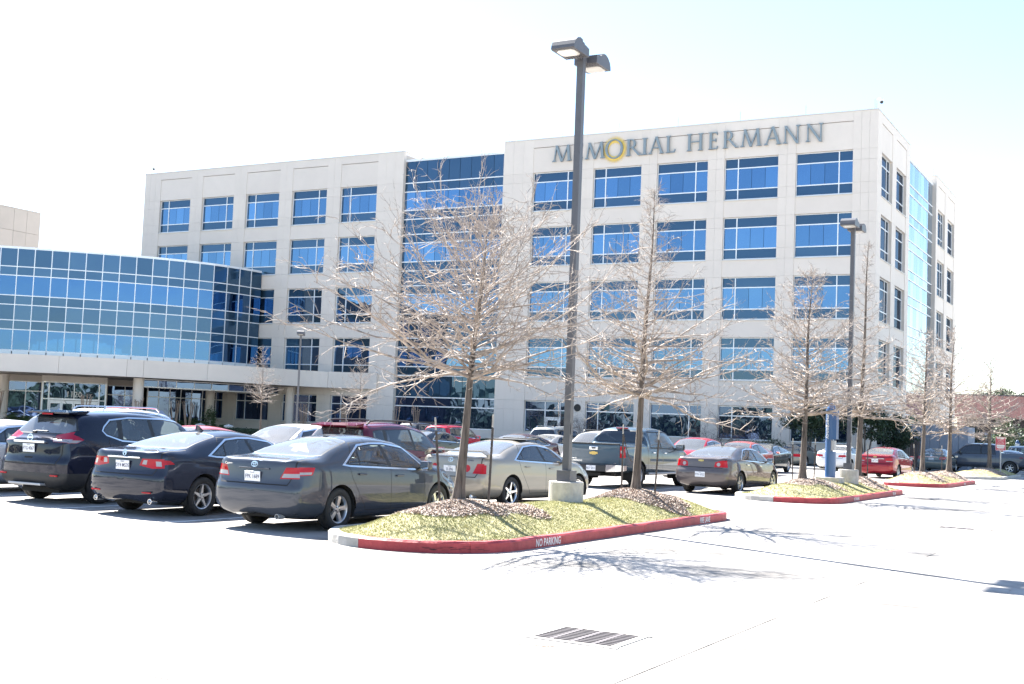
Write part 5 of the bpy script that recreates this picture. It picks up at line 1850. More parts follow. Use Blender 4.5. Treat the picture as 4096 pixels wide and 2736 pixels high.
# ---- first row, tails to the driveway
def camry_after(root, S, f):
    emblem(root, 'ovals', .085, .995, 1.05, -8)
    badge(root, 'Camry', -.55, .115, .985, .055, -.10)
    badge(root, 'LE', .57, .10, .735, .045, .10)
    bar(root, 'garnish', -.30, .30, .055, .085, .925, .945, P_GREY)
    exhaust(root, .50, .10, .235, .04, 'steel_grey')
    b = MB().box(-.03, .05, 1.72, 1.80, 1.43, 1.445)
    b.build('antenna', 'black_plastic', root)
P_GREY = car_paint('slate_grey', (.054, .062, .080), .12, .24)
make_car('sedan_car', 'slate grey sedan nearest to the kerbed island, silver five spoke wheel covers, plain white plate', GA,
         sedan_spec(plate=(.815, .045, -5), zbump=.70), P_GREY, (-12.25, 14.25), 1.0, 2,
         tails=tails2([(.50, .795), (.585, .965), (1.2, .985), (1.2, .815)], [(-.5, .815), (.40, .86), (.47, .975), (-.5, .985)], [[(.525, .812), (.555, .872), (1.2, .895), (1.2, .832)]], [[(-.5, .832), (.38, .872), (.40, .905), (-.5, .895)]]),
         wheel=('fat', 5, 'alloy'), custom={'after': camry_after}, seats='interior_tan', ptxt='FPK 1689')
def tsx_after(root, S, f):
    emblem(root, 'calliper', .085, 1.035, 1.0, -8)
    badge(root, 'ACURA', -.52, .15, 1.02, .048, -.12)
    badge(root, 'TSX', .50, .14, 1.02, .055, .12)
    bar(root, 'garnish', -.37, .37, .050, .085, .945, .968, 'chrome')
    for s in (-1, 1):
        exhaust(root, s * .62, .12, .255, .045)
        bar(root, 'reflector', s * .58 - .10, s * .58 + .10, .028, .05, .385, .41, 'red_lens')
    fin(root, 1.78, 1.44, P_NAVY)
P_NAVY = car_paint('dark_navy', (.020, .024, .040), .1, .2)
make_car('sedan_car', 'dark navy sedan with bright five spoke alloys and twin exhausts between suv and grey sedan', GA,
         sedan_spec(L=4.73, W=1.84, H=1.44, ra=1.03, wb=2.705, deck=1.09, rw0=.70, rw1=1.62, ws1=2.72, ws0=3.62, plate=(.83, .045, -5), zbump=.68), P_NAVY, (-15.33, 14.6), 0.3, 2,
         tails=tails2([(.35, .835), (.39, .945), (1.2, .955), (1.2, .83), (.62, .79)], [(-.5, .81), (.36, .87), (.28, .93), (-.5, .955)], [[(.40, .855), (.425, .925), (.50, .925), (.49, .85)], [(.68, .83), (.66, .91), (.75, .91), (.77, .83)]], None),
         wheel=('star', 5, 'alloy'), custom={'after': tsx_after}, ptxt='DY4 M535', handles='chrome')
def rogue_after(root, S, f):
    emblem(root, 'ringbar', .055, 1.175, 1.15, -6)
    badge(root, 'ROGUE', -.62, .10, .80, .055, -.12)
    bar(root, 'garnish', -.40, .40, .015, .055, 1.085, 1.125, 'chrome')
    bar(root, 'tailgate_grip', -.10, .10, .03, .06, .80, .835, 'seam')
    for s in (-1, 1):
        bar(root, 'reflector', s * .66 - .09, s * .66 + .09, .035, .07, .50, .53, 'red_lens')
    bar(root, 'tow_step', -.42, .42, -.03, .12, .33, .37, 'steel_grey')
    # roof spoiler with the high brake lamp under its lip
    b = MB()
    b.add([(-.56, .90, 1.690), (.56, .90, 1.690), (.55, .40, 1.648), (-.55, .40, 1.648), (-.54, .80, 1.62), (.54, .80, 1.62), (.54, .41, 1.622), (-.54, .41, 1.622)], [(0, 1, 2, 3)[::-1], (4, 5, 6, 7), (3, 2, 6, 7)[::-1], (1, 2, 6, 5), (0, 3, 7, 4), (0, 1, 5, 4)])
    fix_normals(b.build('roof_spoiler', P_BLACK, root))
    bar(root, 'brake_lamp', -.14, .14,   .385, .405, 1.600, 1.626, 'red_lens')
    b = MB()
    b.rbox(-.02, .30, .16, .20, 1.285, 1.31, .01)
    b.rbox(-.05, .03, .12, .18, 1.25, 1.30, .015)
    b.build('rear_wiper', 'black_plastic', root)
    b = MB().tube((.05, .95, 1.66), (.05, .72, 1.86), .006, .003, 6)
    b.build('antenna', 'black_plastic', root)
P_BLACK = car_paint('blue_black', (.009, .012, .027), .05, .16)
make_car('suv_car', 'blue black suv at the left with red and clear angular tail lamps and roof spoiler', GA,
         suv_spec(tail=1.17, belt0=1.13, belt1=1.03, plate=(.99, .028, -5), zbump=.70, hood=1.08, H=1.71), P_BLACK, (-18.22, 15.12), 0.0, 2,
         tails=tails2([(.44, 1.235), (.52, 1.115), (1.2, 1.095), (1.2, 1.32), (.76, 1.31)], [(-.5, 1.095), (.36, 1.10), (.52, 1.165), (.24, 1.31), (-.5, 1.325)], [[(.49, 1.165), (.52, 1.12), (1.2, 1.10), (1.2, 1.175)]], [[(-.5, 1.10), (.35, 1.105), (.47, 1.15), (-.5, 1.175)]], TAIL_O),
         wheel=('five', 5, 'alloy'), custom={'after': rogue_after}, ptxt='FTG 4067', lower=.56, dlo=[(1.00, 1.335), (1.06, 1.27), (1.42, 1.17), (2.2, 1.13), (3.50, 1.075), (3.08, 1.525), (2.6, 1.575), (1.7, 1.575), (1.22, 1.525), (1.05, 1.40)], handles='chrome', cat='suv', mirror_mat='chrome')
P_SILVER = car_paint('bright_silver', (.52, .54, .56), .7, .25)
P_WHITE = car_paint('white', (.74, .74, .73), 0.0, .3)
make_car('sedan_car', 'silver sedan at the left edge, half hidden by the blue black suv', GA,
         sedan_spec(H=1.45, plate=(.8, .05, -5)), P_SILVER, (-21.35, 14.9), 0.0, 1, tails=tails2([(.5, .82), (.58, .97), (1.2, .98), (1.2, .83)], [(-.5, .83), (.3, .86), (.36, .95), (-.5, .98)]), wheel=('thin', 10, 'alloy'))
# ---- second row
def maroon_after(root, S, f):
    b = MB()
    b.add([(-.58, .62, 1.655), (.58, .62, 1.655), (.60, .22, 1.60), (-.60, .22, 1.60), (-.56, .62, 1.57), (.56, .62, 1.57), (.58, .25, 1.57), (-.58, .25, 1.57)], [(0, 1, 2, 3)[::-1], (4, 5, 6, 7), (3, 2, 6, 7)[::-1], (1, 2, 6, 5), (0, 3, 7, 4), (0, 1, 5, 4)])
    fix_normals(b.build('roof_spoiler', P_MAROON, root))
P_MAROON = car_paint('maroon', (.105, .007, .020), .2, .25)
make_car('suv_car', 'maroon suv with dark roof rails parked beyond the slate grey sedan', GA,
         suv_spec(L=4.58, W=1.85, H=1.70, rw1=.60, tail=1.1, belt0=1.10, belt1=1.0, ws1=2.75, ws0=3.62), P_MAROON, (-16.28, 21.3), 0.0, 2, trim=None,
         tails=tails2([(.60, .9), (.62, 1.15), (1.2, 1.15), (1.2, .9)], [(-.5, .9), (.25, .9), (.2, 1.15), (-.5, 1.15)]), wheel=('five', 5, 'alloy'), rails='black_plastic', custom={'after': maroon_after}, cat='suv', lower=.45, glass='car_glass', side_glass='car_glass_tint')
P_CHAMP = car_paint('champagne', (.31, .28, .235), .4, .28)
def lexus_after(root, S, f):
    emblem(root, 'ellbow', .085, .985, 1.1, -8)
    badge(root, 'LEXUS', -.55, .12, .985, .05, -.1)
    badge(root, 'GS400', .48, .11, .985, .05, .1)
    b = MB()
    n = 14
    P = [(-.80 + 1.6 * k / n) for k in range(n + 1)]
    for k in range(n):
        x0, x1 = P[k], P[k + 1]
        hz = lambda x: 1.10 + .085 * min(1, max(0, (.80 - abs(x)) / .10)) ** .5
        yv = lambda x: .10 + .14 * (abs(x) / .8) ** 3
        V = []
        for x in (x0, x1):
            V += [(x, yv(x), hz(x)), (x, yv(x) + .16, hz(x) + .012), (x, yv(x) + .16, hz(x) - .012), (x, yv(x), hz(x) - .022)]
        b.add(V, [(0, 4, 5, 1), (1, 5, 6, 2), (2, 6, 7, 3), (3, 7, 4, 0)])
    for s in (-1, 1):
        b.box(s * .80 - .02, s * .80 + .02, .25, .40, 1.05, 1.12)
    fix_normals(b.build('boot_spoiler', P_CHAMP, root, smooth=False))
    b = MB()
    b.add([(-.46, 1.95, 1.425), (.46, 1.95, 1.425), (.44, 2.75, 1.43), (-.44, 2.75, 1.43), (-.46, 1.95, 1.44), (.46, 1.95, 1.44), (.44, 2.75, 1.452), (-.44, 2.75, 1.452)], [(0, 3, 2, 1), (4, 5, 6, 7), (0, 1, 5, 4), (1, 2, 6, 5), (2, 3, 7, 6), (3, 0, 4, 7)])
    b.rbox(-.46, .46, 2.68, 2.78, 1.44, 1.475, .012)
    b.build('sunroof', 'black_plastic', root)
    exhaust(root, .56, .10, .25, .045)
make_car('sedan_car', 'champagne gold sedan with boot spoiler and chrome wheels behind the nearest tree trunk', GA,
         sedan_spec(L=4.80, W=1.80, H=1.44, ra=1.10, wb=2.80, deck=1.08, rw0=.80, rw1=1.70, ws1=2.75, ws0=3.62, plate=(.79, .05, -5), zbump=.64, rim=.235), P_CHAMP, (-13.3, 21.62), 4.5, 2,
         tails=tails2([(.56, .72), (.64, .925), (1.2, .93), (1.2, .715)], [(-.5, .715), (.20, .72), (.23, .90), (-.5, .93)]) + [('y', circle(.42, .82, .075), TAIL)],
         wheel=('star', 5, 'chrome'), custom={'after': lexus_after}, ptxt='X 096', handles='paint', glass='car_glass', qsplit=.22)
make_car('suv_car', 'silver suv with chrome roof rails showing only its roof over the blue black suv', GA,
         suv_spec(H=1.79, L=4.7), P_SILVER, (-25.2, 22.0), 0.0, 1, rails='chrome', cat='suv', tails=tails2([(.6, .95), (.6, 1.25), (1.2, 1.25), (1.2, .95)], [(-.5, .95), (.2, .95), (.2, 1.25), (-.5, 1.25)]))
P_RED2 = car_paint('dusty_red', (.34, .05, .05), .3, .3)
make_car('sedan_car', 'dusty red sedan whose roof alone shows between the suv and the navy sedan', GA,
         sedan_spec(H=1.43), P_RED2, (-22.8, 26.6), 180.0, 1)
make_car('sedan_car', 'white sedan facing the driveway, windscreen showing between navy and grey sedans', GA,
         sedan_spec(H=1.58, hood=1.05, deck=1.15, belt0=1.02, belt1=.97), P_WHITE, (-19.4, 26.6), 180.0, 1)
make_car('sedan_car', 'white sedan far left, roof showing past the blue black suv', GA, sedan_spec(H=1.46), P_WHITE, (-27.7, 27.2), 180.0, 1)
make_car('sedan_car', 'black sedan at the left edge behind the silver sedan', GA, sedan_spec(H=1.46), car_paint('black', (.012, .012, .014), .2, .2), (-27.0, 22.1), 0.0, 1)
# ---- third row across the aisle
P_BLUEGREY = car_paint('blue_grey', (.066, .098, .126), .25, .28)
def silv_cuts(S):
    S.cut('y', [(-.1, .73), (.835, .73), (.835, 1.315), (-.1, 1.315)], TRUNK, lambda q: q.normal.y < -.5 and q.calc_center_median().y < .3, (PAINT,))
    S.outline('y', [(-.02, .725), (.838, .725), (.838, 1.32)], .012, SEAM, lambda q: q.normal.y < -.4 and q.calc_center_median().y < .3, (PAINT, TRUNK), closed=False)
    S.cut('z', [(-.1, .09), (.80, .09), (.80, 1.72), (-.1, 1.72)], 999, lambda q: q.normal.z > .6 and q.calc_center_median().z > 1.15)
    S.drop(999)
    S.outline('x', [(1.80, .50), (1.83, 1.30)], .014, SEAM, side, (PAINT,), closed=False)
def pickup_bed(root, paintm, badgef=None):
    b = MB()
    b.box(-.82, .82, .06, 1.74, .80, .84)
    b.box(-.83, -.80, .06, 1.74, .84, 1.30)
    b.box(.80, .83, .06, 1.74, .84, 1.30)
    b.box(-.80, .80, .06, .09, .84, 1.30)
    b.box(-.80, .80, 1.71, 1.74, .84, 1.30)
    b.build('load_bed', 'black_plastic', root)
def silv_after(root, S, f):
    pickup_bed(root, P_BLUEGREY)
    bar(root, 'tailgate_cap', -.83, .83, -.012, .08, 1.30, 1.345, 'black_plastic', .012)
    bar(root, 'handle_plate', -.145, .145, -.028, .01, 1.135, 1.245, 'chrome', .02)
    bar(root, 'handle', -.07, .07, -.038, .0, 1.165, 1.215, 'black_plastic', .01)
    emblem(root, 'bowtie', -.006, 1.04, 1.45)
    badge(root, 'SILVERADO', -.57, -.008, .80, .062, 0, 'chrome', 1.25)
    badge(root, 'VORTEC', -.64, -.008, .865, .045, 0, 'chrome', 1.1)
    badge(root, 'LS', .70, -.008, .755, .05)
    bumper = MB()
    bumper.rbox(-.48, .48, -.16, .02, .50, .70, .02)
    bumper.build('bumper_step', 'black_plastic', root)
    for s in (-1, 1):
        b = MB()
        b.add([(s * .485, -.17, .50), (s * .80, -.16, .52), (s * 1.0, -.02, .54), (s * 1.0, .20, .56), (s * .485, -.17, .71), (s * .80, -.165, .71), (s * 1.0, -.03, .70), (s * 1.0, .20, .70), (s * .485, .0, .71), (s * .9, .02, .71)], [(0, 1, 5, 4), (1, 2, 6, 5), (2, 3, 7, 6), (4, 5, 9, 8), (5, 6, 7, 9)])
        fix_normals(b.build('bumper_end', 'chrome', root))
        b = MB().tube((s * .94, 1.95, .44), (s * .94, 4.35, .44), .045, .045, 10)
        b.build('side_step', 'steel_grey', root)
    bar(root, 'brake_lamp', -.20, .20, 2.0, 2.06, 1.795, 1.835, 'red_lens', .01)
    bar(root, 'tow_hitch', -.22, .22, .05, .30, .36, .46, 'under')
    exhaust(root, .62, .1, .42, .05, 'post_steel')
    for z in (.78, .86):
        pass
    for y0, y1 in ((1.95, 2.95), (3.02, 4.15)):
        bar(root, 'side_moulding', .995, 1.022, y0, y1, .80, .90, P_BLUEGREY, .008)
make_car('pickup_truck', 'blue grey crew cab pickup with chrome bumper ends seen beyond the lamp post', GA,
         pickup_spec(plate=(.60, -.165, 0)), P_BLUEGREY, (-15.35, 33.2), 0.5, 2, trim='black',
         tails=tails2([(.855, .93), (.855, 1.27), (1.3, 1.27), (1.3, .93)], [(-.5, .93), (.13, .93), (.13, 1.27), (-.5, 1.27)], [[(.875, 1.06), (.875, 1.14), (.97, 1.14), (.97, 1.06)]]),
         wheel=('five', 6, 'alloy'), custom={'cuts': silv_cuts, 'after': silv_after}, ptxt='BD7 5011', cat='pickup truck', qsplit=0, glass='car_glass', side_glass='car_glass_tint', rear_glass='car_glass_dark', handles='chrome', mirror_mat='black_plastic', doorlow=.52)
P_MALIBU = car_paint('warm_grey', (.115, .098, .098), .35, .28)
def malibu_after(root, S, f):
    emblem(root, 'bowtie', .078, .965, .9, -8)
    badge(root, 'MALIBU', -.30, .085, .835, .04)
    fin(root, 1.72, 1.43, P_MALIBU)
    bar(root, 'plate_frame', -.20, .20, .012, .03, .47, .66, P_MALIBU)
make_car('sedan_car', 'warm grey sedan with round reversing lamps left of the second island', GA,
         sedan_spec(L=4.87, W=1.785, H=1.45, ra=1.05, wb=2.852, deck=1.07, rw0=.66, rw1=1.6, ws1=2.82, ws0=3.74, plate=(.565, .006, 0), zbump=.76), P_MALIBU, (-12.2, 33.75), 2.5, 2,
         tails=tails2([(.40, .79), (.43, .93), (.62, .985), (1.2, 1.0), (1.2, .78)], [(-.5, .78), (.10, .78), (.06, .99), (-.5, 1.0)], [circle(.53, .865, .055)]),
         wheel=('star', 5, 'alloy'), custom={'after': malibu_after}, ptxt='FTH 6532', handles='chrome', qsplit=.18)
P_RED = car_paint('cherry_red', (.42, .018, .035), .35, .22)
make_car('sedan_car', 'cherry red car facing the driveway between the pickup and the warm grey sedan', GA,
         sedan_spec(L=4.6, H=1.60, W=1.80, deck=1.2, hood=1.06, belt0=1.06, belt1=.99), P_RED, (-17.2, 49.6), 180.0, 1)
make_car('sedan_car', 'faded red car whose roof shows behind the warm grey sedan', GA, sedan_spec(H=1.5), car_paint('faded_red', (.40, .09, .08), .2, .35), (-17.4, 56.0), 180.0, 1)
make_car('sedan_car', 'dark green car with a silver mirror beside the low red flowering shrub', GA, sedan_spec(H=1.42), car_paint('dark_green', (.03, .04, .04), .4, .25), (-18.2, 62.0), 180.0, 1, mirror_mat='chrome')
make_car('suv_car', 'small bright red suv with roof rails seen left of the nearest trunk', GA,
         suv_spec(L=4.4, W=1.8, H=1.70, rw1=.5), P_RED, (-35.0, 55.0), 0.0, 1, rails='black_plastic', cat='suv', lower=None, tails=tails2([(.6, .98), (.6, 1.2), (1.2, 1.2), (1.2, .98)], [(-.5, .98), (.2, .98), (.2, 1.2), (-.5, 1.2)]))
make_car('suv_car', 'dark suv roof with rails just beyond the small bright red suv', GA, suv_spec(H=1.78), car_paint('charcoal', (.03, .03, .034), .4, .25), (-40.2, 60.0), 0.0, 1, rails='black_plastic', cat='suv')
make_car('sedan_car', 'black sedan with bright mirror to the right of the nearest trunk', GA, sedan_spec(H=1.46), car_paint('black', (.012, .012, .014), .2, .2), (-29.8, 44.5), 0.0, 1, mirror_mat='chrome')
make_car('sedan_car', 'dark maroon car roof showing above the champagne sedan', GA, sedan_spec(H=1.46), car_paint('dark_maroon', (.05, .018, .02), .3, .3), (-25.0, 48.8), 180.0, 1)
make_car('sedan_car', 'light silver sedan beyond the champagne sedan, left of the lamp post', GA,
         sedan_spec(L=4.9, H=1.45), car_paint('pale_silver', (.50, .49, .47), .6, .3), (-27.4, 52.0), 0.0, 1, seats='interior_tan')
P_SUVG = car_paint('suv_grey', (.20, .23, .25), .6, .28)
make_car('suv_car', 'tall grey suv with chrome roof rails in front of the glazed service door', GA,
         suv_spec(L=5.1, W=2.0, H=1.84, rr=.39, tail=1.2, belt0=1.22, belt1=1.15, hood=1.2, nose=.95, ws1=3.3, ws0=4.15, wb=2.95), P_SUVG, (-32.4, 62.5), 0.0, 1, rails='chrome', cat='suv', glass='car_glass_tint', side_glass='car_glass_dark', rear_glass='car_glass_dark', tails=tails2([(.88, 1.0), (.88, 1.35), (1.3, 1.35), (1.3, 1.0)], [(-.5, 1.0), (.15, 1.0), (.15, 1.35), (-.5, 1.35)]))
make_car('suv_car', 'white suv facing the driveway between the lamp post and the pickup', GA,
         suv_spec(H=1.70), P_WHITE, (-21.8, 50.0), 180.0, 1, cat='suv', rails='black_plastic', side_glass='car_glass_dark')
# ---- fourth row and beyond
P_CRUZE = car_paint('deep_red', (.26, .012, .022), .35, .2)
def cruze_after(root, S, f):
    emblem(root, 'bowtie', .080, 1.01, .9, -8)
    bar(root, 'garnish', -.42, .42, .045, .075, .915, .955, 'chrome')
    fin(root, 1.7, 1.46, P_CRUZE)
make_car('sedan_car', 'deep red sedan with chrome bar across the boot beyond the second island', GA,
         sedan_spec(L=4.6, W=1.79, H=1.475, ra=.98, wb=2.685, rw0=.60, rw1=1.45, ws1=2.65, ws0=3.52, plate=(.83, .05, -4), zbump=.70), P_CRUZE, (-12.5, 58.3), 3.0, 1,
         tails=tails2([(.45, .82), (.48, .96), (1.2, .99), (1.2, .80)], [(-.5, .80), (.18, .82), (.14, .98), (-.5, .99)], [[(.5, .80), (.5, .84), (1.2, .84), (1.2, .80)]]), custom={'after': cruze_after}, ptxt='CBS 2199')
P_GREEN = car_paint('grey_green', (.12, .14, .135), .6, .28)
def cam2_after(root, S, f):
    emblem(root, 'ovals', .085, 1.0, 1.05, -8)
    bar(root, 'garnish', -.42, .42, .055, .085, .925, .955, 'chrome')
make_car('sedan_car', 'grey green sedan between the two trunks of the third island', GA,
         sedan_spec(plate=(.80, .05, -5)), P_GREEN, (-13.25, 77.5), 0.0, 1,
         tails=tails2([(.45, .80), (.50, .96), (1.2, .98), (1.2, .80)], [(-.5, .80), (.30, .84), (.34, .96), (-.5, .98)], [[(.5, .87), (.5, .905), (1.2, .91), (1.2, .875)]]), custom={'after': cam2_after}, ptxt='BKZ 8628')
P_BUICK = car_paint('grey_gold', (.20, .20, .175), .5, .3)
make_car('sedan_car', 'old grey gold sedan with wide red tail lamps left of the third tree', GA,
         sedan_spec(L=5.0, W=1.86, H=1.42, deck=1.05, rw0=.9, rw1=1.7, plate=(.74, .04, -5)), P_BUICK, (-20.3, 70.8), 2.0, 1,
         tails=tails2([(.25, .66), (.25, .83), (1.2, .83), (1.2, .66)], [(-.5, .66), (.1, .66), (.1, .83), (-.5, .83)]), ptxt='CXK 7650')
make_car('sedan_car', 'white sedan partly hidden by the blue phone pillar', GA,
         sedan_spec(L=4.85, H=1.44), P_WHITE, (-17.0, 68.0), 3.0, 1,
         tails=tails2([(.42, .78), (.46, .90), (1.2, .93), (1.2, .80)], [(-.5, .80), (.25, .82), (.2, .92), (-.5, .93)]))
P_F150 = car_paint('storm_grey', (.085, .097, .125), .35, .28)
def f150_after(root, S, f):
    pickup_bed(root, P_F150)
    for s in (-1, 1):
        for y in (1.22, 4.86):
            b = MB()
            n = 18
            for k in range(n):
                a0, a1 = -.25 + (math.pi + .5) * k / n, -.25 + (math.pi + .5) * (k + 1) / n
                V = []
                for a in (a0, a1):
                    for r_, o in ((.46, 1.0), (.455, 1.035), (.52, 1.03), (.53, 1.0)):
                        V.append((s * o, y + r_ * math.cos(a), .41 + r_ * math.sin(a)))
                b.add(V, [(0, 4, 5, 1), (1, 5, 6, 2), (2, 6, 7, 3)])
            fix_normals(b.build('wheel_flare', P_F150, root))
        badge(root, '4X4', s * 1.02, .55, 1.06, .12, -math.pi / 2 if s < 0 else math.pi / 2, 'pink_lens')
make_car('pickup_truck', 'storm grey crew cab pickup parked side on beyond the far island', GA,
         pickup_spec(H=1.90, rr=.41), P_F150, (-8.1, 83.3), -90.0, 1, trim='black', wheel=('star', 6, 'alloy'), custom={'cuts': silv_cuts, 'after': f150_after}, cat='pickup truck', qsplit=0, glass='car_glass_dark', side_glass='car_glass_dark', rear_glass='car_glass_dark', mirror_mat='black_plastic', doorlow=.52)
make_car('suv_car', 'dark roofed pale suv behind the storm grey pickup at the right edge', GA,
         suv_spec(H=1.85, L=4.7), P_SUVG, (-11.6, 97.5), 90.0, 1, cat='suv')
make_car('sedan_car', 'pale blue silver sedan behind the load bed of the storm grey pickup', GA,
         sedan_spec(H=1.5), P_SILVER, (-12.4, 89.5), 90.0, 1)
# ------------------------------------------------------------------ bare trees
class Wood:
    """tapered branch tubes collected in one mesh"""
    def __init__(s):
        s.V, s.F = [], []
    def limb(s, pts, rad, n):
        V, F = s.V, s.F
        prev = None
        for i, p in enumerate(pts):
            a = pts[max(0, i - 1)]
            b = pts[min(len(pts) - 1, i + 1)]
            dx, dy, dz = b[0] - a[0], b[1] - a[1], b[2] - a[2]
            l = math.sqrt(dx * dx + dy * dy + dz * dz) + 1e-9
            dx, dy, dz = dx / l, dy / l, dz / l
            if abs(dz) < .9:
                ux, uy, uz = -dy, dx, 0.0
            else:
                ux, uy, uz = 1.0, 0.0, -dx / dz if abs(dz) > 1e-6 else 0.0
            l = math.sqrt(ux * ux + uy * uy + uz * uz) + 1e-9
            ux, uy, uz = ux / l, uy / l, uz / l
            vx, vy, vz = dy * uz - dz * uy, dz * ux - dx * uz, dx * uy - dy * ux
            r = rad[i]
            k0 = len(V)
            if i == len(pts) - 1 and r < .004:
                V.append(p)
                if prev is not None:
                    F.extend((prev + k, prev + (k + 1) % n, k0) for k in range(n))
                return
            for k in range(n):
                t = 6.28318 * k / n
                c, q = math.cos(t) * r, math.sin(t) * r
                V.append((p[0] + ux * c + vx * q, p[1] + uy * c + vy * q, p[2] + uz * c + vz * q))
            if prev is not None:
                for k in range(n):
                    F.append((prev + k, prev + (k + 1) % n, k0 + (k + 1) % n, k0 + k))
            prev = k0
def bare_tree(name, label, group, loc, top, cb, spread, r0, seed, n1, n2, n3, shape='cone', tw=.004, lean=(0, 0), droop=.25, tmat='twig', lower_only=None):
    """leafless conifer: straight tapering trunk, tiers of long level branches, fine side twigs"""
    rr = random.Random(seed)
    root = empty(name, loc)
    tag(root, label, 'tree', group)
    H = top - loc[2]
    # trunk
    T = Wood()
    N = 22
    ph = rr.uniform(0, 6)
    def trunk(u):
        w = .035 * math.sin(u * 5 + ph) * u + .02 * math.sin(u * 11 + ph * 2) * u
        return (lean[0] * u + w, lean[1] * u + .03 * math.sin(u * 6 + ph * 1.7) * u, H * u)
    def trad(u):
        z = u * H
        flare = 1 + .45 * math.exp(-z / .12)
        return max(.006, r0 * flare * (1 - .93 * u ** .9))
    us = [0, .01, .025, .05] + [.05 + .95 * k / N for k in range(1, N + 1)]
    T.limb([trunk(u) if u > 0 else (0, 0, -.06) for u in us], [trad(u) * (1 + .05 * math.sin(9 * u + ph)) for u in us], 14)
    # a few bark knots
    obj('trunk', T.V, T.F, 'bark', root, smooth=True)
    B, W = Wood(), Wood()
    u0 = (cb - loc[2]) / H
    ga = rr.uniform(0, 6.28)
    def grow_b(p, d, L, r, n, wob, lift, nseg, wood):
        pts, rad = [p], [r]
        x, y, z = p
        dx, dy, dz = d
        for k in range(nseg):
            s = L / nseg
            dx += rr.gauss(0, wob)
            dy += rr.gauss(0, wob)
            dz += rr.gauss(0, wob) + lift / nseg
            l = math.sqrt(dx * dx + dy * dy + dz * dz)
            dx, dy, dz = dx / l, dy / l, dz / l
            x, y, z = x + dx * s, y + dy * s, z + dz * s
            pts.append((x, y, z))
            rad.append(max(.0022 if wood is W else .004, r * (1 - .88 * (k + 1) / nseg)))
        wood.limb(pts, rad, n)
        return pts, (dx, dy, dz)
    for i in range(n1):
        q = (i + rr.random()) / n1
        u = u0 + (1 - u0) * (q ** (1.2 if shape == 'round' else (1.75 if shape == 'spire' else 1.45))) * .985
        v = (u - u0) / (1 - u0)
        if shape == 'cone':
            prof = (1 - v) ** .72 * (1 if v > .12 else .80 + v * 1.7)
        elif shape == 'round':
            prof = (1 - v ** 1.7) ** .75 * (.92 if v < .15 else 1.0)
        else:
            prof = ((1 - v) ** 1.5) * .95 + .10 * (1 - v)
        L = spread * prof * rr.uniform(.55, 1.12) + .18
        ga += 2.4 + rr.uniform(-.5, .5)
        el = R(3 + 44 * v ** 1.1 + rr.uniform(-9, 12))
        d = (math.cos(ga) * math.cos(el), math.sin(ga) * math.cos(el), math.sin(el))
        p = trunk(u)
        rb = min(.040, max(.009, trad(u) * .50)) * (.6 + .5 * L / spread)
        pts, dd = grow_b(p, d, L, rb, 5, .125, .22 + .22 * rr.random(), 8, B)
        m2 = max(3, int(n2 * (.35 + L / spread)))
        for j in range(m2):
            t = .10 + .90 * ((j + rr.random()) / m2)
            k = min(len(pts) - 2, int(t * (len(pts) - 1)))
            f = t * (len(pts) - 1) - k
            a, b = pts[k], pts[k + 1]
            pp = tuple(a[q_] + (b[q_] - a[q_]) * f for q_ in range(3))
            bd = Vector((b[0] - a[0], b[1] - a[1], b[2] - a[2])).normalized()
            sgn = 1 if j % 2 else -1
            sd = Vector((-bd.y, bd.x, 0)) * sgn
            dv = bd * rr.uniform(.25, 1.0) + sd * rr.uniform(.4, 1.2) + Vector((0, 0, rr.uniform(-.55, .60)))
            dv.normalize()
            L2 = L * rr.uniform(.14, .36) * (1.2 - .6 * t) + .08
            p2, d2 = grow_b(pp, dv[:], L2, max(tw * 1.3, rb * .34), 4, .24, .12, 4, W)
            for q3 in range(n3):
                t3 = .2 + .8 * (q3 + rr.random()) / n3
                k3 = min(3, int(t3 * 4))
                f3 = t3 * 4 - k3
                a, b = p2[k3], p2[k3 + 1]
                pp3 = tuple(a[c] + (b[c] - a[c]) * f3 for c in range(3))
                d3 = Vector((b[0] - a[0], b[1] - a[1], b[2] - a[2])).normalized() + Vector((rr.uniform(-.8, .8), rr.uniform(-.8, .8), rr.uniform(-.65, .55)))
                d3.normalize()
                grow_b(pp3, d3[:], rr.uniform(.08, .24), tw * .85, 3, .34, -droop * rr.random(), 3, W)
    F = B.F + [tuple(i + len(B.V) for i in f) for f in W.F]
    obj('crown', B.V + W.V, F, [tmat], root)
    return root
GT = 'bare trees on the parking islands'
def ih(k, x, y):
    return iheight(ISL[k], x, y)
TP = [(0, -9.85, 16.35, 4.8, 2.42, 3.05, .088, 11, 104, 12, 4, 'round', (.28, .05), 'large round crowned bare tree on the near end of the nearest island'),
      (0, -9.5, 22.6, 6.6, 2.42, 2.6, .085, 12, 92, 12, 4, 'spire', (.20, .0), 'tall bare tree with a thin leader at the far end of the nearest island'),
      (1, -9.7, 35.6, 6.55, 2.4, 2.7, .105, 13, 88, 12, 4, 'cone', (.15, 0), 'bare tree left of the blue phone pillar on the second island'),
      (1, -9.33, 41.0, 8.4, 2.5, 2.1, .11, 14, 66, 10, 4, 'spire', (.25, 0), 'tallest bare tree right of the lamp post on the second island'),
      (2, -9.35, 52.7, 6.3, 2.55, 2.1, .10, 15, 62, 9, 4, 'cone', (.1, 0), 'bare tree in front of the grey green sedan, near end of third island'),
      (2, -9.0, 57.2, 6.8, 2.2, 2.4, .115, 16, 66, 9, 4, 'cone', (.1, 0), 'wide bare tree at the far end of the third island'),
      (3, -9.1, 71.2, 6.8, 2.4, 2.6, .13, 17, 62, 9, 4, 'cone', (.0, 0), 'bare tree in front of the storm grey pickup beside the red notice')]
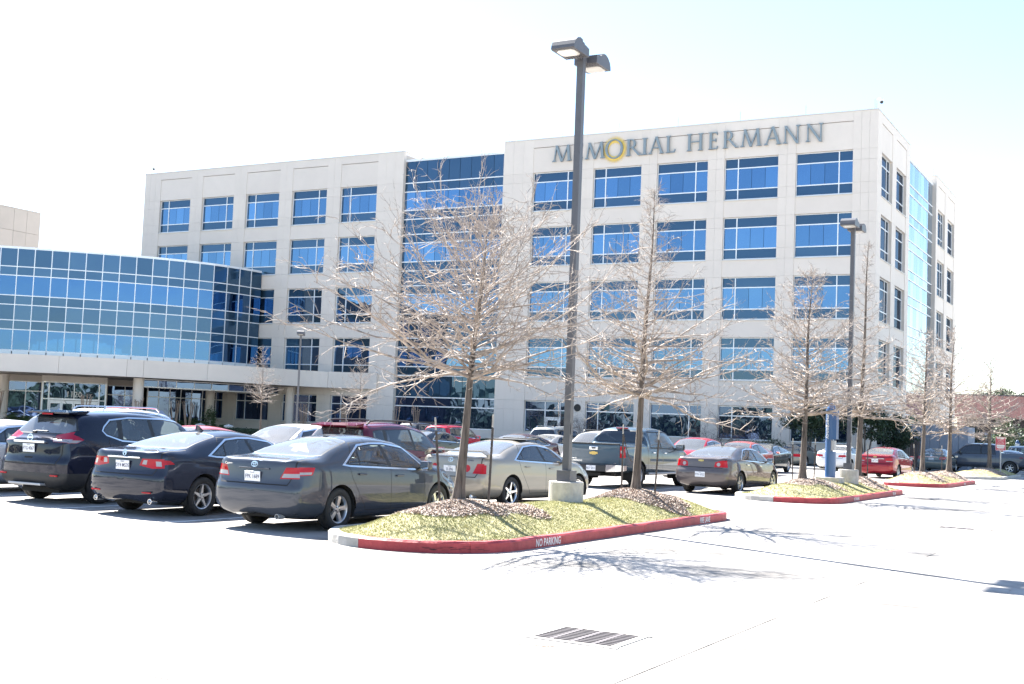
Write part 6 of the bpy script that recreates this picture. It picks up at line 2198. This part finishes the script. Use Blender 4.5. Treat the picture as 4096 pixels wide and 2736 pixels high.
for (k, x, y, top_, cb, sp_, r0, seed, n1, n2, n3, shp, ln, lab) in TP:
    far_ = y > 50
    bare_tree('bare_tree', lab, GT, (x, y, ih(k, x, y)), top_, cb, sp_, r0, seed, n1, n2, n3, shp, tw=.0052 if y < 30 else (.0074 if y < 50 else .0100), lean=ln)
def xy(ratio, y):
    return ratio * y
for (rt, y, top_, cb, sp_, seed, lab) in ((-.850, 62.0, 6.3, 2.7, 1.7, 31, 'small bare tree in front of the canopy end, left of the thin lamp post'), (-.7222, 64.0, 5.4, 2.5, 2.1, 32, 'small spreading bare tree in front of the blue glass tower foot')):
    bare_tree('bare_tree', lab, 'small bare trees near the entrance', (xy(rt, y), y, 0), top_, cb, sp_, .075, seed, 46, 8, 3, 'cone', tw=.0075)

# ------------------------------------------------------------------ steel stakes beside the trunks
def stake(x, y, h, lean, label, z=None, k=0):
    z0 = ih(k, x, y) - .05
    b = MB()
    n = 2
    tx, ty = lean
    b.tube((0, 0, 0), (tx * .85, ty * .85, h * .85), .014, .014, 6)
    b.tube((.016, 0, .0), (tx * .85 + .016, ty * .85, h * .85), .010, .010, 4)
    for q in range(18):
        u = .85 * (q + .5) / 18
        b.box(tx * u - .004, tx * u + .004, ty * u - .026, ty * u - .012, h * u - .008, h * u + .008)
    t = empty('steel_stake', (x, y, z0))
    tag(t, label, 'stake', 'steel stakes beside the island trees')
    b.build('post', 'post_steel', t)
    b = MB().tube((tx * .86, ty * .86, h * .86), (tx, ty, h), .015, .015, 6)
    b.build('tip', 'post_tip', t)
stake(-10.15, 16.3, 1.42, (-.16, 0), 'leaning steel stake left of the nearest trunk')
stake(-9.43, 16.55, 1.45, (.03, 0), 'upright steel stake right of the nearest trunk')
stake(-9.75, 22.45, 1.35, (.0, 0), 'steel stake with a chain left of the second trunk')
stake(-9.1, 22.6, 1.32, (.06, 0), 'slightly leaning steel stake right of the second trunk')
stake(-9.98, 35.5, 1.30, (0, 0), 'steel stake left of the trunk by the phone pillar', k=1)
stake(-9.42, 35.8, 1.25, (.03, 0), 'steel stake close behind the trunk by the phone pillar', k=1)
stake(-9.02, 41.0, 1.2, (0, 0), 'steel stake right of the tallest bare tree', k=1)
stake(-9.65, 52.7, 1.2, (-.05, 0), 'steel stake left of the near trunk on the third island', k=2)
stake(-9.3, 57.1, 1.2, (0, 0), 'steel stake left of the far trunk on the third island', k=2)
# chain between the second pair's left stake and the trunk
b = MB()
pts = [(-9.75 + .20 * t, 22.45 + .05 * t, 1.72 - .62 * t - .12 * math.sin(math.pi * t)) for t in [k / 16 for k in range(17)]]
for a, c_ in zip(pts[:-1], pts[1:]):
    m_ = ((a[0] + c_[0]) / 2, (a[1] + c_[1]) / 2, (a[2] + c_[2]) / 2)
    b.tube(a, m_, .012, .012, 5)
    b.tube((m_[0] - .008, m_[1], m_[2]), c_, .007, .007, 5)
tag(b.build('chain', 'post_steel'), 'hanging chain between the steel stake and the second trunk', 'chain')

# ------------------------------------------------------------------ lamp posts
def lamp_post(loc, h, label, base, heads='x', pole_m='bronze', pw=.063, rot=0.0):
    t = empty('lamp_post', loc, rot)
    tag(t, label, 'lamp post', 'twin headed parking lot lamp posts')
    if base:
        b = MB().lathe([(.315, -.25), (.315, base - .012), (.30, base)], 28)
        b.build('concrete_base', 'concrete_raw', t)
    zb = base
    b = MB().box(-.135, .135, -.135, .135, zb + .001, zb + .20)
    b.build('base_cover', pole_m, t)
    b = MB()
    b.box(-pw, pw, -pw, pw, zb + .201, h)
    b.build('pole', pole_m, t)
    b = MB().rbox(pw + .001, pw + .012, -.035, .035, zb + .85, zb + 1.05, .004)
    b.build('hand_hole_cover', pole_m, t)
    for sgn in (-1, 1):
        L0, L1 = .17, .80
        b = MB()
        b.box(-.045, .045, min(sgn * (pw + .001), sgn * (L0 + .02)), max(sgn * (pw + .001), sgn * (L0 + .02)), h - .26, h - .13)
        b.build('arm', pole_m, t)
        w = .235
        # side profile in (y, z): stepped fins by the post, rounded dome at the outer end
        P = [(L0, h - .27), (L1 - .03, h - .27), (L1, h - .25), (L1 - .01, h - .19), (L1 - .05, h - .11), (L1 - .13, h - .045), (L1 - .24, h - .01), (L1 - .34, h - .02), (L1 - .36, h - .06), (L1 - .42, h - .065), (L1 - .44, h - .09), (L1 - .50, h - .095), (L0, h - .12)]
        hb = MB()
        hb.prism([(sgn * p[0], p[1]) for p in (P if sgn > 0 else P[::-1])], -w, w, 'x')
        hd = fix_normals(hb.build('lamp_head', pole_m, t))
        hd.data.materials[0] = MATS['bronze']
        lb = MB()
        ya, yb_ = sorted((sgn * (L0 + .22), sgn * (L1 - .07)))
        q = .05
        lb.prism([(-w + .06 + q, ya), (w - .06 - q, ya), (w - .06, ya + q), (w - .06, yb_ - q), (w - .06 - q, yb_), (-w + .06 + q, yb_), (-w + .06, yb_ - q), (-w + .06, ya + q)], h - .285, h - .2705, 'z')
        fix_normals(lb.build('lens', 'lens', hd))
        for k in range(7):
            yy = sorted((sgn * (L0 + .03), sgn * (L0 + .18)))
            piece('cooling_fin', pole_m, -w + .08 + k * .055, -w + .10 + k * .055, yy[0], yy[1], h - .282, h - .2705, hd)
    return t
lamp_post((-9.75, 19.95, .36), 8.45, 'tall bronze twin headed lamp post on a round concrete base, nearest the camera', .40)
lamp_post((-9.15, 38.95, .38), 8.35, 'dark twin headed lamp post on a concrete drum on the second island', .42)
lamp_post((xy(-.802, 66), 66.0, 0), 7.75, 'slim twin headed lamp post before the canopy end of the entrance', 0, pole_m='pole_grey', rot=R(35))

# ------------------------------------------------------------------ emergency phone pillar
def phone_pillar(loc, label, k=1.0, small=False):
    t = empty('emergency_phone', loc)
    tag(t, label, 'emergency phone', 'blue emergency phone pillars')
    b = MB().rbox(-.37, .37, -.33, .33, -.12, .05, .01)
    b.build('plinth', 'concrete_raw', t)
    def col(r, z0, z1, cut=None):
        b = MB()
        P = []
        for q in range(28):
            a = 2 * math.pi * q / 28
            x, y = r * math.cos(a), r * math.sin(a)
            if cut is not None:
                y = max(y, cut) if False else y
                x = min(x, cut)
            P.append((x, y))
        b.prism(P, z0, z1, 'z')
        return b
    b = col(.165, .051, .85)
    fix_normals(b.build('pillar', 'phone_blue', t))
    b = col(.165, .851, 1.22, cut=.03)
    fix_normals(b.build('call_recess', 'phone_blue', t))
    b = col(.165, 1.221, 2.16)
    b.box(-.02, .20, -.15, .15, 1.23, 2.155)
    fix_normals(b.build('upper_pillar', 'phone_blue', t))
    b = MB().rbox(.031, .15, -.12, .10, .88, 1.19, .006)
    c = b.build('call_box', 'steel_grey', t)
    b = MB().lathe([(.12, 2.161), (.13, 2.19), (.10, 2.30), (.06, 2.34), (0, 2.35)], 20)
    b.build('beacon', 'phone_blue', t, smooth=False)
    V, F = text_mesh('Emergency', .185, .0, 'CENTER', 1.05)
    # letters run downwards on the face towards the driveway
    V2 = []
    for v in V:
        th = math.atan2(-.93, -.38) + (v[1]) / .168
        V2.append((.169 * math.cos(th), .169 * math.sin(th), 1.66 - v[0]))
    obj('lettering', V2, F, 'paint_white', t)
    return t
phone_pillar((-9.5, 38.05, .50), 'blue emergency call pillar with white lettering on the second island')
pp = phone_pillar((xy(-.1080, 112.0), 112.0, 0), 'distant blue call pillar with a white band beside the far shrubs')
piece('light_band', 'paint_white', -.17, .17, -.18, .18, 1.75, 2.05, pp)

# red notice on its post
t = empty('notice_sign', (-8.62, 71.9, .22))
tag(t, 'red and white parking notice on a galvanised post on the far island', 'sign')
MB().box(-.03, .03, -.02, .02, 0, 2.0).build('post', 'steel_grey', t)
b = MB()
b.prism(rounded(0, 1.66, .265, .38, .05), -.035, -.024, 'y')
fix_normals(b.build('panel', 'sign_red', t))
b = MB()
for (hx, z, hh) in ((.20, 1.97, .035), (.21, 1.55, .055), (.19, 1.445, .035)):
    b.box(-hx, hx, -.0385, -.0352, z - hh, z + hh)
for Q in (rounded(0, 1.66, .255, .37, .045),):
    n = len(Q)
    I_ = rounded(0, 1.66, .242, .357, .04)
    for k in range(n):
        b.prism([Q[k], Q[(k + 1) % n], I_[(k + 1) % n], I_[k]], -.0385, -.0352, 'y')
fix_normals(b.build('white_band', 'paint_white', t))
V, F, n0 = [], [], 0
for (tx, z, sz, mm) in (('NO PARKING', 1.88, .062, 0), ('EMERGENCY', 1.81, .055, 0), ('AT ALL TIMES', 1.74, .055, 0), ('UNAUTHORIZED', 1.675, .05, 0), ('TOWED AT', 1.385, .05, 0), ('OWNERS EXPENSE', 1.33, .045, 0)):
    v, f = text_mesh(tx, sz, 0, 'CENTER', 1.0)
    b0 = len(V)
    V += [(q[0], -.0372, z + q[1]) for q in v]
    F += [tuple(i + b0 for i in q) for q in f]
obj('lettering', V, F, 'paint_white', t)

# ------------------------------------------------------------------ planting and background
def leaf_cloud(name, label, cat, centre, radii, n, size, m, seed, trunk_h=0, trunk_r=.06, group=None, kind=None, lumps=14):
    rr = random.Random(seed)
    t = empty(name, (centre[0], centre[1], 0))
    if label:
        tag(t, label, cat, group, kind)
    L = []
    for k in range(lumps):
        a, e = rr.uniform(0, 6.28), math.asin(rr.uniform(-.8, .95))
        q = rr.uniform(.35, .80)
        L.append((math.cos(a) * math.cos(e) * q, math.sin(a) * math.cos(e) * q, math.sin(e) * q, rr.uniform(.30, .48)))
    V, F = [], []
    for k in range(n):
        l = L[rr.randrange(lumps)]
        d = Vector((rr.gauss(0, 1), rr.gauss(0, 1), rr.gauss(0, 1))).normalized() * l[3] * rr.random() ** .4
        p = Vector(((l[0] + d.x) * radii[0], (l[1] + d.y) * radii[1], centre[2] + (l[2] + d.z) * radii[2]))
        nrm = Vector((rr.gauss(0, 1), rr.gauss(0, 1), rr.gauss(.4, 1))).normalized()
        u = nrm.orthogonal().normalized()
        w = nrm.cross(u)
        a = rr.uniform(0, 6.28)
        u, w = u * math.cos(a) + w * math.sin(a), w * math.cos(a) - u * math.sin(a)
        s = size * rr.uniform(.6, 1.3)
        b0 = len(V)
        V += [(p - u * s)[:], (p + w * s * .45 + nrm * s * .12)[:], (p + u * s)[:], (p - w * s * .45 + nrm * s * .12)[:]]
        F.append((b0, b0 + 1, b0 + 2, b0 + 3))
    if trunk_h:
        W = Wood()
        for q in range(3 if trunk_r < .2 else 1):
            dx, dy = rr.uniform(-.2, .2), rr.uniform(-.2, .2)
            W.limb([(dx * .4, dy * .4, 0), (dx, dy, trunk_h * .6), (dx * 2.4, dy * 2.4, centre[2])], [trunk_r, trunk_r * .8, trunk_r * .5], 6)
        obj('trunk', W.V, W.F, 'bark', t)
    obj('crown' if trunk_h else 'foliage', V, F, m, t)
    return t
def at(ratio, y, z):
    return (ratio * y, y, z)
GE = 'dark evergreen trees against the wall'
leaf_cloud('evergreen_tree', 'broad dark evergreen tree behind the trunk by the phone pillar', 'tree', at(-.268, 77.5, 2.75), (1.9, 1.4, 1.25), 3600, .10, 'leaf_dark', 1, 1.6, .07, GE)
leaf_cloud('evergreen_tree', 'dark evergreen tree behind the lamp post on the second island', 'tree', at(-.222, 77.5, 2.75), (1.7, 1.4, 1.3), 3400, .10, 'leaf_dark', 2, 1.5, .07, GE)
leaf_cloud('evergreen_tree', 'dark low evergreen tree by the brown slatted gate', 'tree', at(-.196, 84.0, 2.2), (1.55, 1.4, 1.45), 3200, .10, 'leaf_dark', 3, 1.0, .07, GE)
leaf_cloud('evergreen_tree', 'dark evergreen tree behind the storm grey pickup cab', 'tree', at(-.1475, 98.0, 2.0), (2.1, 1.6, 1.5), 3200, .11, 'leaf_dark', 4, 1.0, .08, GE)
leaf_cloud('flowering_shrub', 'low dark shrub with a few reddish flowers beside the dark green car', 'shrub', at(-.300, 75.0, .85), (1.7, .9, .85), 2400, .07, 'leaf_dark', 5)
leaf_cloud('flowering_shrub', 'low dark shrub at the wall foot behind the red car', 'shrub', at(-.352, 77.0, .7), (1.5, .8, .7), 1500, .07, 'leaf_dark', 15)
leaf_cloud('column_shrub', 'narrow upright evergreen shrub by the second canopy column', 'shrub', at(-.921, 74.0, 1.35), (.55, .55, 1.3), 1500, .06, 'leaf_mid', 6)
leaf_cloud('light_shrub', 'tall light green shrub at the right edge beside the distant call pillar', 'shrub', at(-.110, 118, 2.3), (3.2, 2.2, 2.6), 3600, .14, 'leaf_mid', 7)
for k, (rt, y, z, rx, rz, lab) in enumerate(((-.1245, 190, 8.4, 3.4, 2.6, 'green tree crown showing over the left part of the red brick roof'), (-.1055, 195, 8.2, 3.8, 2.3, 'green tree crown over the roof of the red brick building at the edge'), (-.114, 200, 7.5, 2.4, 1.4, 'low green tree top between two crowns over the brick roof'))):
    leaf_cloud('distant_tree', lab, 'tree', at(rt, y, z), (rx, rx, rz), 2200, .22, 'leaf_pine', 20 + k, 6, .3, 'trees beyond the brick building')
def palmetto(x, y, seed, label, s=1.0):
    rr = random.Random(seed)
    t = empty('palmetto', (x, y, 0))
    tag(t, label, 'plant', 'palmetto clumps by the entrance')
    V, F = [], []
    for k in range(46):
        a, e, L = rr.uniform(0, 6.28), R(rr.uniform(15, 80)), s * rr.uniform(.6, 1.0)
        base = (rr.uniform(-.35, .35) * s, rr.uniform(-.35, .35) * s)
        tip = (base[0] + L * math.cos(a) * math.cos(e), base[1] + L * math.sin(a) * math.cos(e), .15 + L * math.sin(e))
        for q in range(9):
            da = a + (q - 4) * .28
            l2 = L * .5
            mid = (tip[0] + l2 * .55 * math.cos(da), tip[1] + l2 * .55 * math.sin(da), tip[2] + .10 * s)
            end = (tip[0] + l2 * math.cos(da), tip[1] + l2 * math.sin(da), tip[2] - .06 * s)
            w = .022 * s
            b0 = len(V)
            V += [tip, (mid[0] - w * math.sin(da), mid[1] + w * math.cos(da), mid[2]), end, (mid[0] + w * math.sin(da), mid[1] - w * math.cos(da), mid[2])]
            F.append((b0, b0 + 1, b0 + 2, b0 + 3))
        b0 = len(V)
        V += [(base[0], base[1], 0), (base[0] + .02, base[1], 0), tip]
        F.append((b0, b0 + 1, b0 + 2))
    obj('foliage', V, F, 'leaf_mid', t)
for k, (rt, y, s) in enumerate(((-.962, 71.5, 1.3), (-.945, 72.5, 1.35), (-.925, 72.0, 1.2), (-.905, 72.5, 1.0), (-1.235, 62.0, 1.2), (-1.215, 62.5, 1.1), (-.985, 70.5, 1.1))):
    palmetto(rt * y, y, 60 + k, ('palmetto clump left of the white bollard', 'palmetto clump right of the white bollard', 'palmetto clump before the narrow upright shrub', 'palmetto clump beside the second white bollard', 'palmetto clump at the left edge by the round column', 'second palmetto clump near the left edge', 'palmetto clump below the pruned stems')[k], s)
def myrtle(x, y, seed, label, h=2.6, n=9, spread=.5):
    rr = random.Random(seed)
    t = empty('crape_myrtle', (x, y, 0))
    tag(t, label, 'shrub', 'pruned crape myrtles along the front')
    W = Wood()
    for k in range(n):
        a = rr.uniform(0, 6.28)
        q = rr.uniform(.2, 1) * spread
        hh = h * rr.uniform(.85, 1.0)
        p = [(q * .2 * math.cos(a), q * .2 * math.sin(a), 0), (q * .5 * math.cos(a) + rr.uniform(-.05, .05), q * .5 * math.sin(a), hh * .5), (q * math.cos(a) + rr.uniform(-.06, .06), q * math.sin(a), hh)]
        W.limb(p, [.035, .03, .024], 6)
        W.limb([p[2], (p[2][0], p[2][1], hh + .05)], [.045, .03], 6)
        for j in range(5):
            b = rr.uniform(0, 6.28)
            W.limb([p[2], (p[2][0] + .12 * math.cos(b), p[2][1] + .12 * math.sin(b), hh + .12)], [.012, .006], 4)
    obj('stems', W.V, W.F, 'bark_tan', t)
for k, (rt, y, h, n) in enumerate(((-1.262, 61.5, 3.0, 11), (-1.112, 63.5, 2.95, 12), (-1.030, 67.0, 2.75, 9), (-.972, 70.0, 2.75, 7), (-.952, 70.5, 2.75, 7), (-.793, 77.5, 2.9, 10), (-.742, 77.8, 2.95, 13), (-.680, 78.5, 3.0, 6), (-.655, 78.8, 3.0, 9))):
    myrtle(rt * y, y, 80 + k, ('pruned stems at the left edge before the round column', 'pruned stems in front of the numbered doors', 'pruned stems left of the first full column', 'pruned stems left of the white bollard', 'pruned stems just left of the column shrub', 'pruned fan of stems right of the last canopy column', 'dense pruned stems behind the small spreading tree', 'thin pruned stems on the pale wall left of the glass tower', 'pruned stems before the left part of the glass tower')[k], h, n)
def bare_shrub(x, y, seed, h, spread, label):
    rr = random.Random(seed)
    t = empty('bare_shrub', (x, y, 0))
    tag(t, label, 'shrub', 'bare wall shrubs between ground floor windows')
    W = Wood()
    def rec(p, d, L, r, dep):
        pts, rad = [p], [r]
        x_, y_, z_ = p
        d = Vector(d)
        for k in range(4):
            d = (d + Vector((rr.gauss(0, .22), rr.gauss(0, .10), rr.gauss(0, .15)))).normalized()
            x_, y_, z_ = x_ + d.x * L / 4, y_ + d.y * L / 4, z_ + d.z * L / 4
            pts.append((x_, y_, z_))
            rad.append(r * (1 - .12 * (k + 1)))
        W.limb(pts, rad, 4)
        if dep:
            for k in range(3 if dep > 1 else 4):
                q = pts[rr.randint(2, 4)]
                dd = (d + Vector((rr.gauss(0, .6), rr.gauss(0, .25), rr.gauss(.05, .5)))).normalized()
                rec(q, dd[:], L * rr.uniform(.55, .8), r * .58, dep - 1)
    for k in range(5):
        a = rr.uniform(0, 6.28)
        rec((.1 * math.cos(a), .1 * math.sin(a), 0), (spread * math.cos(a), .2 * math.sin(a), 1), h * .45, .024, 4)
    obj('branches', W.V, W.F, 'twig_dark', t)
for k, (rt, y, h, s, lab) in enumerate(((-.505, 79.4, 3.6, .5, 'tangled bare shrub climbing before the service door bay'), (-.468, 79.4, 3.3, .6, 'bare shrub spreading below the round vent'), (-.432, 79.3, 3.0, .7, 'bare shrub in front of the ground floor window behind the pickup'), (-.352, 79.3, 3.9, .6, 'tall bare shrub on the pier behind the cherry red car'), (-.372, 79.3, 2.6, .7, 'low bare shrub left of the pier behind the cherry red car'), (-.322, 79.3, 3.0, .8, 'wide bare shrub before the window left of the evergreens'))):
    bare_shrub(rt * y, y, 120 + k, h, s, lab)
# clipped hedges, bollards, pavement along the building
def hedge(x0, x1, y0, y1, h, seed, label):
    rr = random.Random(seed)
    t = empty('clipped_hedge', ((x0 + x1) / 2, (y0 + y1) / 2, 0))
    tag(t, label, 'hedge', 'clipped hedges before the building')
    hx, hy = (x1 - x0) / 2, (y1 - y0) / 2
    V, F = [], []
    for k in range(int(900 * (x1 - x0))):
        f = rr.random()
        x, y, z = rr.uniform(-hx, hx), rr.uniform(-hy, hy), rr.uniform(.05, h)
        if f < .5:
            y = -hy + rr.gauss(0, .03)
        else:
            z = h + rr.gauss(0, .03)
        s = rr.uniform(.03, .06)
        a = Vector((rr.gauss(0, 1), rr.gauss(0, 1), rr.gauss(0, 1))).normalized() * s
        c_ = a.orthogonal().normalized() * s * .6
        p = Vector((x, y, z))
        b0 = len(V)
        V += [(p - a)[:], (p + c_)[:], (p + a)[:], (p - c_)[:]]
        F.append((b0, b0 + 1, b0 + 2, b0 + 3))
    MB().box(-hx + .03, hx - .03, -hy + .03, hy - .03, 0, h - .03).build('twig_mass', 'leaf_dark', t)
    obj('foliage', V, F, 'leaf_dark', t)
hedge(-63.6, -55.2, 69.5, 70.7, .80, 200, 'long clipped dark hedge beneath the canopy end')
hedge(-50.0, -43.0, 76.6, 77.8, .75, 201, 'clipped hedge before the foot of the blue glass tower')
hedge(-42.5, -30.5, 77.0, 78.0, .62, 202, 'clipped hedge along the wall before the service door')
for k, (rt, y, lab) in enumerate(((-.9340, 70.0, 'white square bollard between palmetto clumps'), (-.8935, 70.2, 'white square bollard at the left end of the dark hedge'))):
    t = empty('bollard', (rt * y, y, 0))
    tag(t, lab, 'bollard', 'white bollards before the entrance')
    MB().box(-.20, .20, -.20, .20, 0, .92).build('shaft', 'paint_white', t)
    b = MB()
    b.add([(-.25, -.25, .921), (.25, -.25, .921), (.25, .25, .921), (-.25, .25, .921), (-.25, -.25, 1.0), (.25, -.25, 1.0), (.25, .25, 1.0), (-.25, .25, 1.0), (0, 0, 1.12)], [(0, 3, 2, 1), (0, 1, 5, 4), (1, 2, 6, 5), (2, 3, 7, 6), (3, 0, 4, 7), (4, 5, 8), (5, 6, 8), (6, 7, 8), (7, 4, 8)])
    b.build('cap', 'paint_white', t)
wk = MB()
wk.box(-95, -17.2, 68.6, 80.3, .0, .13)
tag(wk.build('pavement', 'road_far'), kind='structure')
pb = MB()
for (x0, x1, y0, y1) in ((-66, -55, 69.2, 80.0), (-55, -18, 76.2, 80.2)):
    pb.box(x0, x1, y0, y1, .13, .16)
tag(pb.build('planting_bed', 'mulch'), kind='structure')
# service yard at the far right
t = empty('slatted_gate', (at(-.1885, 86, 0)))
tag(t, 'brown vertical slatted gate beside the grey panelled enclosure', 'gate')
for k in range(11):
    piece('slat', 'fence_slat', -.75 + k * .14, -.75 + k * .14 + .115, -.03, .03, .1, 2.05, t)
piece('rail', 'fence_slat', -.78, .80, .031, .07, .45, .55, t)
piece('rail', 'fence_slat', -.78, .80, .031, .07, 1.6, 1.7, t)
t = empty('service_enclosure', at(-.178, 87, 0))
tag(t, 'blue grey panelled service enclosure at the foot of the side wall', 'enclosure')
for k in range(6):
    piece('panel', 'panel_grey', -.70 + k * .62, -.70 + k * .62 + .60, -.05, .05, 0, 3.0, t)
MB().box(-.68, 3.0, .06, 3.0, 0, 2.95).build('enclosure_box', 'panel_grey', t)
bb_ = empty('brick_building', at(-.128, 150, 0))
tag(bb_, 'low red brick building with a deep flat fascia and square piers at the far right', 'building')
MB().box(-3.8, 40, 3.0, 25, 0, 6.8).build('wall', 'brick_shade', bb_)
MB().box(-4.2, 42, 0, 3.0, 5.0, 7.55).build('fascia', 'brick_red', bb_)
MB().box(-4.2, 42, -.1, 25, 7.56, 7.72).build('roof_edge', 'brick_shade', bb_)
for x in (-3.6, .9, 6.4, 12):
    piece('pier', 'brick_red', x, x + 1.0, .1, 1.0, 0, 4.99, bb_)
for x in (-2.0, 2.6, 8.0):
    piece('window', 'glass_dark', x, x + 2.6, 2.93, 2.99, .6, 3.4, bb_)

# ------------------------------------------------------------------ across the road, seen mirrored in glass and paint
cb_ = empty('clinic_building', (-110, 30, 0))
tag(cb_, 'long brown clinic wing outside the frame, mirrored in the low windows', 'building')
MB().box(-14, 22, -10, 20, 0, 16.5).build('wall', 'brick_brown', cb_)
for k in range(6):
    for z in (1.5, 5.4, 9.3, 12.8):
        piece('window', 'glass_dark', 22.0, 22.05, -9 + k * 4.8, -5.8 + k * 4.8, z, z + 1.9, cb_)
wd = MB()
rr = random.Random(5)
V, F = [], []
for k in range(9000):
    a = R(rr.uniform(95, 265))
    d = rr.uniform(95, 125)
    x, y = d * math.sin(a) * 1.2, d * math.cos(a)
    hmax = 5.5 + 2.4 * math.sin(a * 9) + 1.6 * math.sin(a * 23 + 1)
    z = rr.uniform(0, 1) ** .8 * hmax
    s = rr.uniform(.5, 1.1)
    n_ = Vector((rr.gauss(0, 1), rr.gauss(0, 1), rr.gauss(0, 1))).normalized()
    u = n_.orthogonal().normalized() * s
    w = n_.cross(u).normalized() * s
    b0 = len(V)
    p = Vector((x, y, z))
    V += [(p - u)[:], (p - w)[:], (p + u)[:], (p + w)[:]]
    F.append((b0, b0 + 1, b0 + 2, b0 + 3))
tag(obj('woods', V, F, 'leaf_pine'), 'belt of trees behind the camera, mirrored in glass and car paint', 'woods', kind='stuff')
